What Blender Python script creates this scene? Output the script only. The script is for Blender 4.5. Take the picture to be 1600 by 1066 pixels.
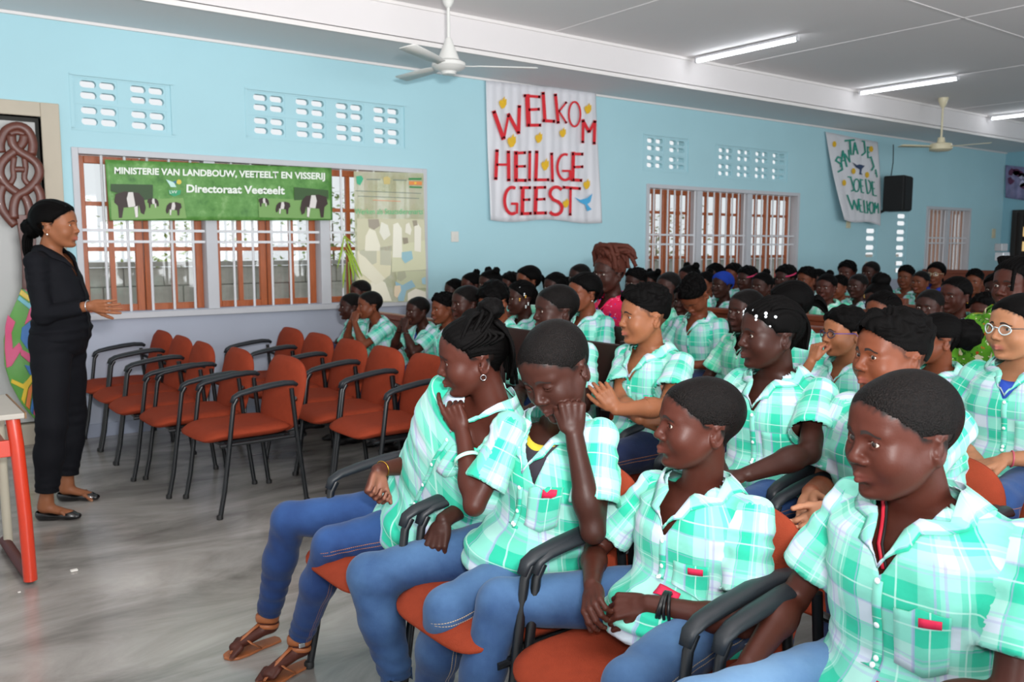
import bpy, bmesh, math, random
import numpy as np
from mathutils import Vector, Matrix
random.seed(7)
SC = bpy.context.scene
COL = SC.collection
for _o in list(bpy.data.objects): bpy.data.objects.remove(_o)

# ---------------------------------------------------------------- camera
CF, CXX, CYY, HOR, VPX, CH = 1350., 800., 533., 385., 2600., 1.43
_p = math.atan((CYY-HOR)/CF); _yaw = math.atan((VPX-CXX)*math.cos(_p)/CF)
FH = np.array([math.cos(_yaw), math.sin(_yaw), 0.]); RR = np.array([math.sin(_yaw), -math.cos(_yaw), 0.])
FF = FH*math.cos(_p)+np.array([0, 0, -math.sin(_p)]); UU = np.cross(RR, FF)
CC = np.array([0., 0., CH])
cam_d = bpy.data.cameras.new('camera'); cam = bpy.data.objects.new('camera', cam_d); COL.objects.link(cam)
cam_d.sensor_width = 36; cam_d.lens = CF*36/1600; cam_d.clip_start = .05; cam_d.clip_end = 300
cam.matrix_world = Matrix(((RR[0], UU[0], -FF[0], 0), (RR[1], UU[1], -FF[1], 0), (RR[2], UU[2], -FF[2], CH), (0, 0, 0, 1)))
cam_d.dof.use_dof = True; cam_d.dof.focus_distance = 2.3; cam_d.dof.aperture_fstop = 6.3
SC.camera = cam
# ---------------------------------------------------------------- exposure and light
SC.view_settings.view_transform = 'Standard'; SC.view_settings.look = 'None'
SC.view_settings.gamma = 1; SC.view_settings.use_curve_mapping = False
SC.view_settings.exposure = -0.30
W = bpy.data.worlds.new('world'); SC.world = W; W.use_nodes = True
wn = W.node_tree.nodes; wl = W.node_tree.links
bg = wn['Background']; bg.inputs[0].default_value = (.93, .97, 1., 1); bg.inputs[1].default_value = 1.15
def area(name, loc, target, sx, sy, power, color=(1, 1, 1), spread=180):
    l = bpy.data.lights.new(name, 'AREA'); l.shape = 'RECTANGLE'; l.size = sx; l.size_y = sy; l.energy = power; l.color = color
    l.spread = math.radians(spread)
    o = bpy.data.objects.new(name, l); COL.objects.link(o); o.location = loc
    o.rotation_euler = (Vector(target)-Vector(loc)).to_track_quat('-Z', 'Y').to_euler(); return o
# the photographer's flash, just above the lens
area('camera_flash', (-.05, -.12, 1.62), (3.0, 4.0, 1.0), .16, .10, 23, (1, .98, .96))
# added lamp for assumed, unbuilt windows on the room's other long side, aimed up
area('assumed_window_fill', (4.0, -3.8, 1.5), (5.0, 4.5, 3.2), 8, 1.8, 440, (.93, .97, 1.))
# added fill lamp with no real source, aimed up to brighten the ceiling
area('ceiling_fill', (.1, -.25, 1.72), (1.6, 2.0, 3.3), .2, .14, 190, (1, .98, .97), 125)

# ---------------------------------------------------------------- pixel to place (1600 x 1066)
def ray(x, y): return FF*CF+RR*(x-CXX)-UU*(y-CYY)
def onZ(x, y, z=0.): d = ray(x, y); return CC+d*((z-CH)/d[2])
def onY(x, y, Y): d = ray(x, y); return CC+d*(Y/d[1])
def onX(x, y, X): d = ray(x, y); return CC+d*(X/d[0])
def onD(x, y, D): d = ray(x, y); return CC+d*(D/CF)     # D = depth along view axis
def depth(P): return float((np.asarray(P, float)-CC)@FF)
def pix(P):
    v = np.asarray(P, float)-CC; z = v@FF; return CXX+CF*(v@RR)/z, CYY-CF*(v@UU)/z

# ---------------------------------------------------------------- materials
def lin(c):
    if isinstance(c, str): c = tuple(int(c[i:i+2], 16)/255 for i in (0, 2, 4))
    return tuple(((v+.055)/1.055)**2.4 if v > .04045 else v/12.92 for v in c)
_M = {}
def node(nt, t, **kw):
    n = nt.nodes.new(t)
    for k, v in kw.items():
        if k in n.inputs.keys(): n.inputs[k].default_value = v
        else: setattr(n, k, v)
    return n
def mat(name, color, rough=.6, metal=0., noise=0., nscale=8., bump=0., bscale=60., spec=.5, coat=0., sheen=0., emit=None, trans=0., stretch=None):
    if name in _M: return _M[name]
    m = bpy.data.materials.new(name); m.use_nodes = True; nt = m.node_tree; b = nt.nodes['Principled BSDF']
    c = lin(color); b.inputs['Base Color'].default_value = (*c, 1); b.inputs['Roughness'].default_value = rough
    b.inputs['Metallic'].default_value = metal; b.inputs['Specular IOR Level'].default_value = spec
    b.inputs['Coat Weight'].default_value = coat; b.inputs['Sheen Weight'].default_value = sheen
    if trans: b.inputs['Transmission Weight'].default_value = trans
    if emit: b.inputs['Emission Color'].default_value = (*lin(emit[0]), 1); b.inputs['Emission Strength'].default_value = emit[1]
    tc = nt.nodes.new('ShaderNodeTexCoord'); src = tc.outputs['Object']
    if stretch:
        mp = node(nt, 'ShaderNodeMapping'); mp.inputs['Scale'].default_value = stretch; nt.links.new(src, mp.inputs[0]); src = mp.outputs[0]
    if noise:
        n = node(nt, 'ShaderNodeTexNoise', Scale=nscale, Detail=5.); nt.links.new(src, n.inputs['Vector'])
        mx = node(nt, 'ShaderNodeMix', data_type='RGBA')
        mx.inputs[6].default_value = (*[v*(1-noise) for v in c], 1); mx.inputs[7].default_value = (*[min(1, v*(1+noise)) for v in c], 1)
        nt.links.new(n.outputs[0], mx.inputs[0]); nt.links.new(mx.outputs[2], b.inputs['Base Color'])
    if bump:
        n2 = node(nt, 'ShaderNodeTexNoise', Scale=bscale, Detail=4.); nt.links.new(src, n2.inputs['Vector'])
        bp = node(nt, 'ShaderNodeBump', Strength=bump, Distance=.004); nt.links.new(n2.outputs[0], bp.inputs['Height']); nt.links.new(bp.outputs[0], b.inputs['Normal'])
    _M[name] = m; return m
def bsdf(m): return m.node_tree.nodes['Principled BSDF']

# ---------------------------------------------------------------- mesh collector
class MB:
    def __init__(s): s.v = []; s.f = []; s.mi = []; s.m = 0
    def add(s, vs, fs):
        o = len(s.v); s.v += [tuple(float(c) for c in v) for v in vs]
        for f in fs: s.f.append(tuple(i+o for i in f)); s.mi.append(s.m)
        return s
    def box(s, a, b, M=None):
        (x0, y0, z0), (x1, y1, z1) = a, b
        vs = [(x0, y0, z0), (x1, y0, z0), (x1, y1, z0), (x0, y1, z0), (x0, y0, z1), (x1, y0, z1), (x1, y1, z1), (x0, y1, z1)]
        if M is not None: vs = [tuple(M @ Vector(v)) for v in vs]
        return s.add(vs, [(0, 3, 2, 1), (4, 5, 6, 7), (0, 1, 5, 4), (1, 2, 6, 5), (2, 3, 7, 6), (3, 0, 4, 7)])
    def tube(s, pts, r, n=10, cap=True, closed=False, flat=1.0, up=None):
        P = [np.array(p, float) for p in pts]; k = len(P)
        rs = r if hasattr(r, '__len__') else [r]*k
        rings = []; prev = None
        for i in range(k):
            if closed: t = P[(i+1) % k]-P[i-1]
            else: t = P[min(i+1, k-1)]-P[max(i-1, 0)]
            t = t/(np.linalg.norm(t)+1e-9)
            if up is not None: a = np.array(up, float)
            elif prev is None: a = np.array([0, 0, 1.]) if abs(t[2]) < .9 else np.array([1., 0, 0])
            else: a = prev
            a = a-t*(a@t); a /= np.linalg.norm(a)+1e-9; prev = a; b = np.cross(t, a)
            rings.append([P[i]+rs[i]*(math.cos(q)*a*flat+math.sin(q)*b) for q in [2*math.pi*j/n for j in range(n)]])
        vs = [v for R_ in rings for v in R_]; fs = []
        for i in range(k if closed else k-1):
            for j in range(n):
                i2 = (i+1) % k; fs.append((i*n+j, i2*n+j, i2*n+(j+1) % n, i*n+(j+1) % n))
        if cap and not closed: fs += [tuple(range(n)), tuple(reversed(range((k-1)*n, k*n)))]
        return s.add(vs, fs)
    def lathe(s, prof, n=24, c=(0, 0, 0)):
        k = len(prof); vs = [(c[0]+r*math.cos(2*math.pi*j/n), c[1]+r*math.sin(2*math.pi*j/n), c[2]+z) for r, z in prof for j in range(n)]
        fs = [(i*n+j, i*n+(j+1) % n, (i+1)*n+(j+1) % n, (i+1)*n+j) for i in range(k-1) for j in range(n)]
        return s.add(vs, fs+[tuple(reversed(range(n))), tuple(range((k-1)*n, k*n))])
    def ell(s, c, r, n=12, m=8, M=None):
        vs = []; fs = []
        for i in range(m+1):
            th = math.pi*i/m
            for j in range(n):
                v = Vector((r[0]*math.sin(th)*math.cos(2*math.pi*j/n), r[1]*math.sin(th)*math.sin(2*math.pi*j/n), r[2]*math.cos(th)))
                if M is not None: v = M @ v
                vs.append((c[0]+v[0], c[1]+v[1], c[2]+v[2]))
        for i in range(m):
            for j in range(n): fs.append((i*n+j, (i+1)*n+j, (i+1)*n+(j+1) % n, i*n+(j+1) % n))
        return s.add(vs, fs)
    def prism(s, poly, d):           # poly: 3D points, extruded along vector d
        n = len(poly); P = [np.array(p, float) for p in poly]; d = np.array(d, float)
        return s.add(P+[p+d for p in P], [tuple(range(n)), tuple(reversed(range(n, 2*n)))]+[(i, i+n, (i+1) % n+n, (i+1) % n) for i in range(n)])
    def grid(s, fn, nu, nv):
        vs = [fn(i/nu, j/nv) for j in range(nv+1) for i in range(nu+1)]
        return s.add(vs, [(j*(nu+1)+i, j*(nu+1)+i+1, (j+1)*(nu+1)+i+1, (j+1)*(nu+1)+i) for j in range(nv) for i in range(nu)])
    def build(s, name, mats, parent=None, smooth=False, bevel=0., thick=0., loc=None, normals=True, seg=2):
        me = bpy.data.meshes.new(name); me.from_pydata(s.v, [], s.f); me.validate()
        mats = mats if isinstance(mats, (list, tuple)) else [mats]
        for m in mats: me.materials.append(m)
        if len(mats) > 1 and len(me.polygons) == len(s.mi): me.polygons.foreach_set('material_index', s.mi)
        if normals:
            bm = bmesh.new(); bm.from_mesh(me); bmesh.ops.recalc_face_normals(bm, faces=bm.faces); bm.to_mesh(me); bm.free()
        if smooth is True: me.polygons.foreach_set('use_smooth', [True]*len(me.polygons))
        elif smooth: me.polygons.foreach_set('use_smooth', [True]*len(me.polygons)); me.set_sharp_from_angle(angle=math.radians(smooth))
        o = bpy.data.objects.new(name, me); COL.objects.link(o)
        if parent is not None: o.parent = parent
        if loc is not None: o.location = loc
        if bevel: md = o.modifiers.new('bevel', 'BEVEL'); md.width = bevel; md.segments = seg; md.limit_method = 'ANGLE'
        if thick: md = o.modifiers.new('solid', 'SOLIDIFY'); md.thickness = thick; md.offset = 0
        return o
def tag(o, label=None, cat=None, group=None, kind=None):
    if label: o['label'] = label
    if cat: o['category'] = cat
    if group: o['group'] = group
    if kind: o['kind'] = kind
    return o
def empty(name, loc=(0, 0, 0), rz=0., label=None, cat=None, group=None, kind=None):
    o = bpy.data.objects.new(name, None); COL.objects.link(o); o.location = loc; o.rotation_euler = (0, 0, rz); o.empty_display_size = .1
    return tag(o, label, cat, group, kind)
KIDS = {}
def copy_tree(o, parent=None):
    c = o.copy(); COL.objects.link(c); c.parent = parent
    for ch in list(o.children): copy_tree(ch, c)
    return c
# ================================================================ the room
YW = 7.0; XB = 16.0; ZS = 3.04; ZC = 3.34; YF = 6.16; TW = .16
XL = -2.2; YN = -4.2
def wx(px, py, Y=YW): p = onY(px, py, Y); return float(p[0]), float(p[2])
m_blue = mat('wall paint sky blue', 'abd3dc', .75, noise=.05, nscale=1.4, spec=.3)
m_dado = mat('wall paint pale grey', 'a9b0bf', .6, noise=.06, nscale=2.5, spec=.4)
m_white = mat('ceiling paint', 'e6e2e2', .8, noise=.03, nscale=.8)
m_soff = mat('soffit paint', 'dfe0e2', .8, noise=.03, nscale=1.)
m_frame = mat('window frame paint', 'bfc1c6', .55, noise=.04, nscale=9)
m_bar = mat('security bar paint', 'd6d8dc', .45, spec=.5)
m_wood = mat('casement wood', 'a5562a', .4, noise=.35, nscale=14, spec=.5, stretch=(6, 6, .7))
def floor_material():
    m = mat('polished concrete', '6f6a66', .3, spec=.8); nt = m.node_tree; b = bsdf(m); L = nt.links.new
    tc = node(nt, 'ShaderNodeTexCoord'); mp_ = node(nt, 'ShaderNodeMapping'); mp_.inputs['Rotation'].default_value = (0, 0, .75); mp_.inputs['Scale'].default_value = (1., 2.6, 1.); L(tc.outputs['Object'], mp_.inputs[0]); n1 = node(nt, 'ShaderNodeTexNoise', Scale=1.0, Detail=8., Roughness=.62, Distortion=.8); L(mp_.outputs[0], n1.inputs['Vector'])
    r = node(nt, 'ShaderNodeValToRGB'); r.color_ramp.elements[0].position = .3; r.color_ramp.elements[0].color = (*lin('625e59'), 1); r.color_ramp.elements[1].position = .72; r.color_ramp.elements[1].color = (*lin('bdb9b3'), 1); L(n1.outputs[0], r.inputs[0])
    n3 = node(nt, 'ShaderNodeTexNoise', Scale=40., Detail=4.); L(tc.outputs['Object'], n3.inputs['Vector']); x = node(nt, 'ShaderNodeMix', data_type='RGBA', blend_type='MULTIPLY'); x.inputs[0].default_value = .35; L(r.outputs[0], x.inputs[6]); L(n3.outputs[1], x.inputs[7]); L(r.outputs[0], b.inputs['Base Color'])
    n2 = node(nt, 'ShaderNodeTexNoise', Scale=2.2, Detail=5., Roughness=.7); L(mp_.outputs[0], n2.inputs['Vector']); mr = node(nt, 'ShaderNodeMapRange'); mr.inputs['To Min'].default_value = .10; mr.inputs['To Max'].default_value = .34; L(n2.outputs[0], mr.inputs[0]); L(mr.outputs[0], b.inputs['Roughness'])
    n4 = node(nt, 'ShaderNodeTexNoise', Scale=6., Detail=3.); L(tc.outputs['Object'], n4.inputs['Vector']); bp = node(nt, 'ShaderNodeBump', Strength=.10, Distance=.02); L(n4.outputs[0], bp.inputs['Height']); L(bp.outputs[0], b.inputs['Normal'])
    return m
tag(MB().box((XL, YN, -.1), (XB+.2, YW+TW, 0)).build('floor', floor_material()), kind='structure')
# ceiling sheets: one board each, thin joints between them
ceil_root = empty('ceiling', (0, 0, 0), kind='structure')
px0 = 2.44
x = XL
while x < XB:
    y = YF
    while y > YN:
        y2 = max(y-2.44, YN); x2 = min(x+px0, XB)
        MB().box((x+.004, y2+.004, ZC), (x2-.004, y-.004, ZC+.02)).build('ceiling_board', m_white, ceil_root)
        y = y2
    x += px0
MB().box((XL, YN, ZC+.02), (XB+.2, YF+.02, ZC+.08)).build('ceiling_backing', m_white, ceil_root)
for i in range(1, 10):     # cover strips over the joints that run along the room
    pass
y = YF-2.44
while y > YN: MB().box((XL, y-.012, ZC-.004), (XB, y+.012, ZC)).build('cover_strip', m_white, ceil_root); y -= 2.44
x = XL+px0
while x < XB: MB().box((x-.010, YN, ZC-.004), (x+.010, YF, ZC)).build('cover_strip', m_white, ceil_root); x += px0
# soffit along the blue wall, fascia, and their thin mouldings
tag(MB().box((XL, YF, ZS), (XB+.2, YW+TW, ZS+.04)).build('soffit', m_soff), kind='structure')
tag(MB().box((XL, YF, ZS), (XB+.2, YF+.03, ZC+.06)).build('beam_fascia', mat('fascia paint', 'dedada', .7, noise=.03, nscale=1.)), kind='structure')
t = MB().box((XL, YF-.014, ZS-.006), (XB, YF+.002, ZS+.03)); tag(t.build('trim_1', mat('trim paint', 'e4e0de', .6)), kind='structure')
t = MB().box((XL, YF-.018, ZC-.026), (XB, YF+.002, ZC)); tag(t.build('trim_2', mat('trim paint', 'e4e0de', .6)), kind='structure')
t = MB().box((XL, YW-.022, ZS-.02), (XB, YW, ZS)); tag(t.build('trim_3', mat('trim paint', 'e4e0de', .6)), kind='structure')
# ---- openings in the blue wall
WINS = [(1.33, 4.235, .93, 2.10), (7.23, 10.03, .93, 2.09), (13.45, 14.80, .93, 2.01)]
DOOR = (.02, 1.10, 0, 2.34)
def ventrect(px0, py0, px1, py1):
    a = wx(px0, py0); b = wx(px1, py1); return [a[0], b[0], None, None]
VENT = []     # (x0,x1,z0,z1,n_blocks)
def vz(pts): return [wx(*p) for p in pts]
VENT.append((wx(112, 120)[0], wx(267, 140)[0], wx(190, 205)[1], wx(190, 125)[1], 2))
VENT.append((wx(386, 147)[0], wx(632, 170)[0], wx(510, 222)[1], wx(510, 153)[1], 4))
VENT.append((wx(1007, 214)[0], wx(1076, 220)[0], wx(1040, 267)[1], wx(1040, 214)[1], 2))
VENT.append((wx(1120, 229)[0], wx(1231, 243)[0], wx(1175, 281)[1], wx(1175, 232)[1], 4))
SLOTX = [wx(1361, 380)[0], wx(1408, 380)[0]]
slotz = (wx(1361, 432)[1], wx(1361, 352)[1])
holes = [(a-.02, b+.02, c-.02, d+.02) for a, b, c, d in WINS]+[DOOR]+[(v[0], v[1], v[2], v[3]) for v in VENT]
sw_ = .16
holes += [(sx-sw_, sx+sw_+.34, 1.0, 1.95 if i else 1.72) for i, sx in enumerate(SLOTX)]
def wall_cells(mb, x0, x1, z0, z1, Y0, Y1, holes):
    xs = sorted({x0, x1}|{h[k] for h in holes for k in (0, 1) if x0 < h[k] < x1}); zs = sorted({z0, z1}|{h[k] for h in holes for k in (2, 3) if z0 < h[k] < z1})
    S_ = lambda i, j: 0 <= i < len(xs)-1 and 0 <= j < len(zs)-1 and not any(h[0]-1e-6 < (xs[i]+xs[i+1])/2 < h[1] and h[2] < (zs[j]+zs[j+1])/2 < h[3] for h in holes)
    for i in range(len(xs)-1):
        for j in range(len(zs)-1):
            if not S_(i, j): continue
            a, b, c, d = xs[i], xs[i+1], zs[j], zs[j+1]
            mb.add([(a, Y0, c), (b, Y0, c), (b, Y0, d), (a, Y0, d)], [(0, 1, 2, 3)]); mb.add([(a, Y1, c), (b, Y1, c), (b, Y1, d), (a, Y1, d)], [(3, 2, 1, 0)])
            if not S_(i-1, j): mb.add([(a, Y0, c), (a, Y0, d), (a, Y1, d), (a, Y1, c)], [(0, 1, 2, 3)])
            if not S_(i+1, j): mb.add([(b, Y0, c), (b, Y1, c), (b, Y1, d), (b, Y0, d)], [(0, 1, 2, 3)])
            if not S_(i, j-1): mb.add([(a, Y0, c), (a, Y1, c), (b, Y1, c), (b, Y0, c)], [(0, 1, 2, 3)])
            if not S_(i, j+1): mb.add([(a, Y0, d), (b, Y0, d), (b, Y1, d), (a, Y1, d)], [(0, 1, 2, 3)])
    return mb
DZ = .935
mb = MB(); wall_cells(mb, XL, XB, DZ, ZS+.03, YW, YW+TW, holes); wb = tag(mb.build('wall_left', m_blue, normals=False), kind='structure')
mb = MB(); wall_cells(mb, XL, XB, 0, DZ, YW, YW+TW, [DOOR]); mb.build('painted_dado', m_dado, wb, normals=False)
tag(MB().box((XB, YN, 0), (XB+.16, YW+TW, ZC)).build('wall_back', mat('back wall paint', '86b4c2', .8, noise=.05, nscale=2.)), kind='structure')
tag(MB().box((1.2, YW-.012, 0), (XB, YW, .10)).build('baseboard_left', mat('skirting paint', '9aa2b4', .5)), kind='structure')
# ---- ventilation blocks: pill-shaped slots through the wall
def pill_block(x0, x1, z0, z1, cols, rows, name, gap=.5, pillw=.84, pillh=.64, dp=.045):
    """block face with slots right through: each slot cell is a ring between a rectangle and a pill"""
    mb = MB(); n = 16; Y0, Y1 = YW+.012, YW+.012+dp
    cw = (x1-x0)/cols; ch = (z1-z0)/rows
    for i in range(cols):
        for j in range(rows):
            cx, cz = x0+(i+.5)*cw, z0+(j+.5)*ch; hw, hh = cw*pillw/2, ch*pillh/2; rr = min(hw, hh); pts = []; rec = []
            for k in range(n):
                a = 2*math.pi*(k+.5)/n; ux, uz = math.cos(a), math.sin(a)
                pts.append((cx+(hw-rr)*(1 if ux > 0 else -1)+rr*ux, cz+(hh-rr)*(1 if uz > 0 else -1)+rr*uz))
                sc = 1/max(abs(ux), abs(uz)); rec.append((cx+cw/2*max(-1, min(1, ux*sc)), cz+ch/2*max(-1, min(1, uz*sc))))
            V = [(p[0], Y0, p[1]) for p in rec]+[(p[0], Y0, p[1]) for p in pts]+[(p[0], Y1, p[1]) for p in pts]+[(p[0], Y1, p[1]) for p in rec]
            mb.add(V, [(r*n+k, r*n+(k+1) % n, (r+1)*n+(k+1) % n, (r+1)*n+k) for r in range(3) for k in range(n)])
            # rectangle corners
            cor = [(cx+sx_*cw/2, cz+sz_*ch/2) for sx_, sz_ in ((1, 1), (-1, 1), (-1, -1), (1, -1))]; ki = [n//8-1, 3*n//8-1, 5*n//8-1, 7*n//8-1]
            for c_, k in zip(cor, ki): mb.add([(c_[0], Y0, c_[1]), (rec[k][0], Y0, rec[k][1]), (rec[(k+1) % n][0], Y0, rec[(k+1) % n][1])], [(0, 1, 2)])
    return mb.build(name, m_blue, wb, normals=False)
for (a, b, c, d, n) in VENT:
    bw = (b-a)/n
    for i in range(n):
        for j in range(2): pill_block(a+bw*(i+.12), a+bw*(i+.88), c+(d-c)/2*j+.014, c+(d-c)/2*(j+1)-.014, 2, 2, 'ventilation_block')
    MB().box((a-.02, YW-.004, d), (b+.02, YW+.05, d+.016)).box((a-.02, YW-.004, c-.016), (b+.02, YW+.05, c)).box((a-.02, YW-.004, c-.002), (a+.004, YW+.05, d+.002)).box((b-.004, YW-.004, c-.002), (b+.02, YW+.05, d+.002)).build('vent_surround', m_blue, wb)
    MB().box((a-.001, YW+.009, c-.001), (a+bw*.12, YW+.073, d+.001)).box((b-bw*.12, YW+.009, c-.001), (b+.001, YW+.073, d+.001)).build('vent_joint', m_blue, wb)
    for i in range(1, n): MB().box((a+bw*(i-.12), YW+.008, c), (a+bw*(i+.12), YW+.073, d)).build('vent_joint', m_blue, wb)
    MB().box((a, YW+.006, (c+d)/2-.014), (b, YW+.074, (c+d)/2+.014)).box((a, YW+.006, c), (b, YW+.074, c+.014)).box((a, YW+.006, d-.014), (b, YW+.074, d)).build('vent_joint', m_blue, wb)
for i, sx in enumerate(SLOTX):
    MB().box((sx+sw_-.001, YW, 1.0), (sx+sw_+.341, YW+.012, 1.95 if i else 1.72)).build('vent_side_plate', m_blue, wb)
    z0, z1 = 1.0, (1.95 if i else 1.72); n = 4 if i else 3; hgt = (z1-z0)/n
    for j in range(n): pill_block(sx-sw_, sx+sw_, z0+hgt*j+.012, z0+hgt*(j+1)-.012, 1, 2, 'ventilation_block', pillw=.74, pillh=.62, dp=.02); MB().box((sx-sw_, YW+.006, z0+hgt*j-.012), (sx+sw_, YW+.074, z0+hgt*j+.012)).build('vent_joint', m_blue, wb)
    MB().box((sx-sw_, YW+.006, z1-.012), (sx+sw_, YW+.074, z1)).build('vent_joint', m_blue, wb)
# ---- windows
def glass_mat():
    if 'window glass' in _M: return _M['window glass']
    m = bpy.data.materials.new('window glass'); m.use_nodes = True; nt = m.node_tree; nt.nodes.clear(); o = nt.nodes.new('ShaderNodeOutputMaterial')
    t = nt.nodes.new('ShaderNodeBsdfTransparent'); t.inputs[0].default_value = (.93, .95, .95, 1); g = nt.nodes.new('ShaderNodeBsdfGlossy'); g.inputs['Roughness'].default_value = .03
    mx = nt.nodes.new('ShaderNodeMixShader'); mx.inputs[0].default_value = .07; nt.links.new(t.outputs[0], mx.inputs[1]); nt.links.new(g.outputs[0], mx.inputs[2]); nt.links.new(mx.outputs[0], o.inputs[0]); _M['window glass'] = m; return m
def window(name, x0, x1, z0, z1, bays, barstep, hbars, wood=m_wood, rows=(.0, .40, .72, 1.0), fw=.045):
    r = empty(name, (0, 0, 0), kind='structure'); Y = YW
    for a, b in (((x0-fw, Y-.018, z0-fw), (x0, Y+.10, z1+fw)), ((x1, Y-.018, z0-fw), (x1+fw, Y+.10, z1+fw)), ((x0, Y-.018, z1), (x1, Y+.10, z1+fw)), ((x0-.02, Y-.05, z0-fw), (x1+.02, Y+.14, z0))):
        MB().box(a, b).build('window_frame', m_frame, r, bevel=.004)
    for i in range(1, len(bays)-1): MB().box((bays[i]-.045, Y-.005, z0), (bays[i]+.045, Y+.13, z1)).build('mullion', m_frame, r, bevel=.004)
    n = int(round((x1-x0)/barstep))
    for i in range(1, n):
        xx = x0+(x1-x0)*i/n; mb = MB(); mb.tube([(xx, Y+.035, z0), (xx, Y+.035, z1)], .0105, 8); mb.build('security_bar', m_bar, r, smooth=40)
    for hz in hbars: MB().box((x0, Y+.026, hz-.010), (x1, Y+.034, hz+.010)).build('security_bar', m_bar, r)
    for i in range(len(bays)-1):
        a, b = bays[i]+.045, bays[i+1]-.045; Yc = Y+.105; mid_ = (a+b)/2; cas = [(a, mid_-.004), (mid_+.004, b)] if b-a > .5 else [(a, b)]
        for (c0, c1) in cas:
            st = .055; k = MB()
            k.box((c0, Yc, z0), (c0+st, Yc+.04, z1)).box((c1-st, Yc, z0), (c1, Yc+.04, z1)).box((c0+st, Yc, z0), (c1-st, Yc+.04, z0+st)).box((c0+st, Yc, z1-st), (c1-st, Yc+.04, z1))
            ca = k.build('casement', wood, r, bevel=.004, seg=1)
            xs = [c0+st, (c0+c1)/2, c1-st]; H = z1-z0-2*st; zs = [z0+st+H*t for t in rows]
            MB().box((xs[1]-.018, Yc+.004, z0+st), (xs[1]+.018, Yc+.036, z1-st)).build('glazing_bar', wood, ca)
            for zz in zs[1:-1]: MB().box((c0+st, Yc+.007, zz-.016), (c1-st, Yc+.033, zz+.016)).build('glazing_bar', wood, ca)
            for u in range(2):
                for v in range(len(zs)-1): MB().add([(xs[u], Yc+.02, zs[v]), (xs[u+1], Yc+.02, zs[v]), (xs[u+1], Yc+.02, zs[v+1]), (xs[u], Yc+.02, zs[v+1])], [(0, 1, 2, 3)]).build('pane', glass_mat(), ca, normals=False)
    return r
b1, b2 = wx(332, 400)[0], wx(509, 400)[0]
window('window_1', *WINS[0][:2], *WINS[0][2:], [WINS[0][0]-.045, b1, b2, WINS[0][1]+.045], .158, [wx(300, 361)[1], wx(300, 378)[1]])
bb = [wx(1092, 380)[0], wx(1170, 380)[0]]
window('window_2', *WINS[1][:2], *WINS[1][2:], [WINS[1][0]-.045, bb[0], bb[1], WINS[1][1]+.045], .118, [wx(1130, 368)[1], wx(1130, 382)[1]], rows=(0, .3, .55, .8, 1.))
window('window_3', *WINS[2][:2], *WINS[2][2:], [WINS[2][0]-.045, (WINS[2][0]+WINS[2][1])/2, WINS[2][1]+.045], .12, [wx(1480, 380)[1], wx(1480, 372)[1]], wood=mat('window wood pale', 'c59a86', .5), rows=(0, .5, 1.))
# ---- door with the carved panel
r = empty('door_1', (0, 0, 0), kind='structure'); m_dframe = mat('door frame paint', 'b8ae9c', .6, noise=.05, nscale=6); x0, x1, z0, z1 = DOOR
MB().box((x1, YW-.02, 0), (x1+.12, YW+.10, z1+.10)).build('door_frame', m_dframe, r, bevel=.005)
MB().box((x0-.12, YW-.02, 0), (x0, YW+.10, z1+.10)).build('door_frame', m_dframe, r, bevel=.005)
MB().box((x0, YW-.02, z1), (x1, YW+.10, z1+.10)).build('door_frame', m_dframe, r, bevel=.005)
MB().box((x0+.02, YW+.04, .16), (x1-.03, YW+.08, z1-.035)).build('door_leaf', mat('door panel paint', 'b9bab8', .55, noise=.04, nscale=3.), r, bevel=.004)
MB().box((x0, YW+.085, .0), (x1, YW+.12, z1)).build('door_recess', mat('door recess dark', '3a3a36', .8), r)
MB().box((x0, YW-.01, .0), (x1, YW+.10, .15)).build('door_step', m_dframe, r, bevel=.005)
r2 = empty('door_2', (0, 0, 0), kind='structure'); dk = mat('dark door grille', '2a2320', .6)
p = onX(1583, 333, XB-.01); yb = float(p[1]); zt = float(p[2])
MB().box((XB-.05, yb-1.0, 0), (XB-.001, yb, zt+.05)).build('door_leaf', dk, r2)
for i in range(9): MB().box((XB-.085, yb-.08-i*.1-.02, .1), (XB-.05, yb-.08-i*.1+.02, zt)).build('grille_bar', dk, r2)
for i in range(5):
    for j in range(3): tag(MB().box((XB-.058, yb-.20-i*.16-.04, 1.1+j*.25), (XB-.051, yb-.20-i*.16+.04, 1.1+j*.25+.16)).build('lit_pane', mat('lit pane', 'd8b070', .5, emit=('e8c88c', .8)), r2))
# ---- outside: ground, garden wall of blocks, shrubs
tag(MB().box((-14, YW+TW, -.25), (34, 40, -.15)).build('ground', mat('yard ground', 'b5aa98', .9, noise=.2, nscale=3.)), kind='structure')
gw = empty('garden_wall', (0, 0, 0), label='grey concrete block garden wall outside behind the barred windows', cat='wall')
m_block = mat('concrete block', 'bab4aa', .9, noise=.25, nscale=14, bump=.4, bscale=30)
YG = 9.6; zt_ = float(onY(300, 416, YG)[2]); bl = []
for j in range(7):
    z_ = zt_-.2*(j+1)
    for i in range(44):
        x_ = -.6+i*.4+(j % 2)*.2
        if z_ < -.2: continue
        if not bl: o_ = MB().box((0, 0, 0), (.39, .15, .19)).build('concrete_block', m_block, gw, bevel=.004, seg=1); bl.append(o_); o_.location = (x_, YG, z_); continue
        o_ = bl[0].copy(); COL.objects.link(o_); o_.parent = gw; o_.location = (x_, YG+random.uniform(-.006, .006), z_)
MB().box((-.8, YG+.02, -.2), (17.3, YG+.13, zt_-.012)).build('mortar_core', mat('mortar', 'a09c95', .9), gw)
MB().box((-.8, YG-.03, zt_), (17.3, YG+.18, zt_+.05)).build('coping', mat('coping', 'a9a49c', .9), gw)
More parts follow.
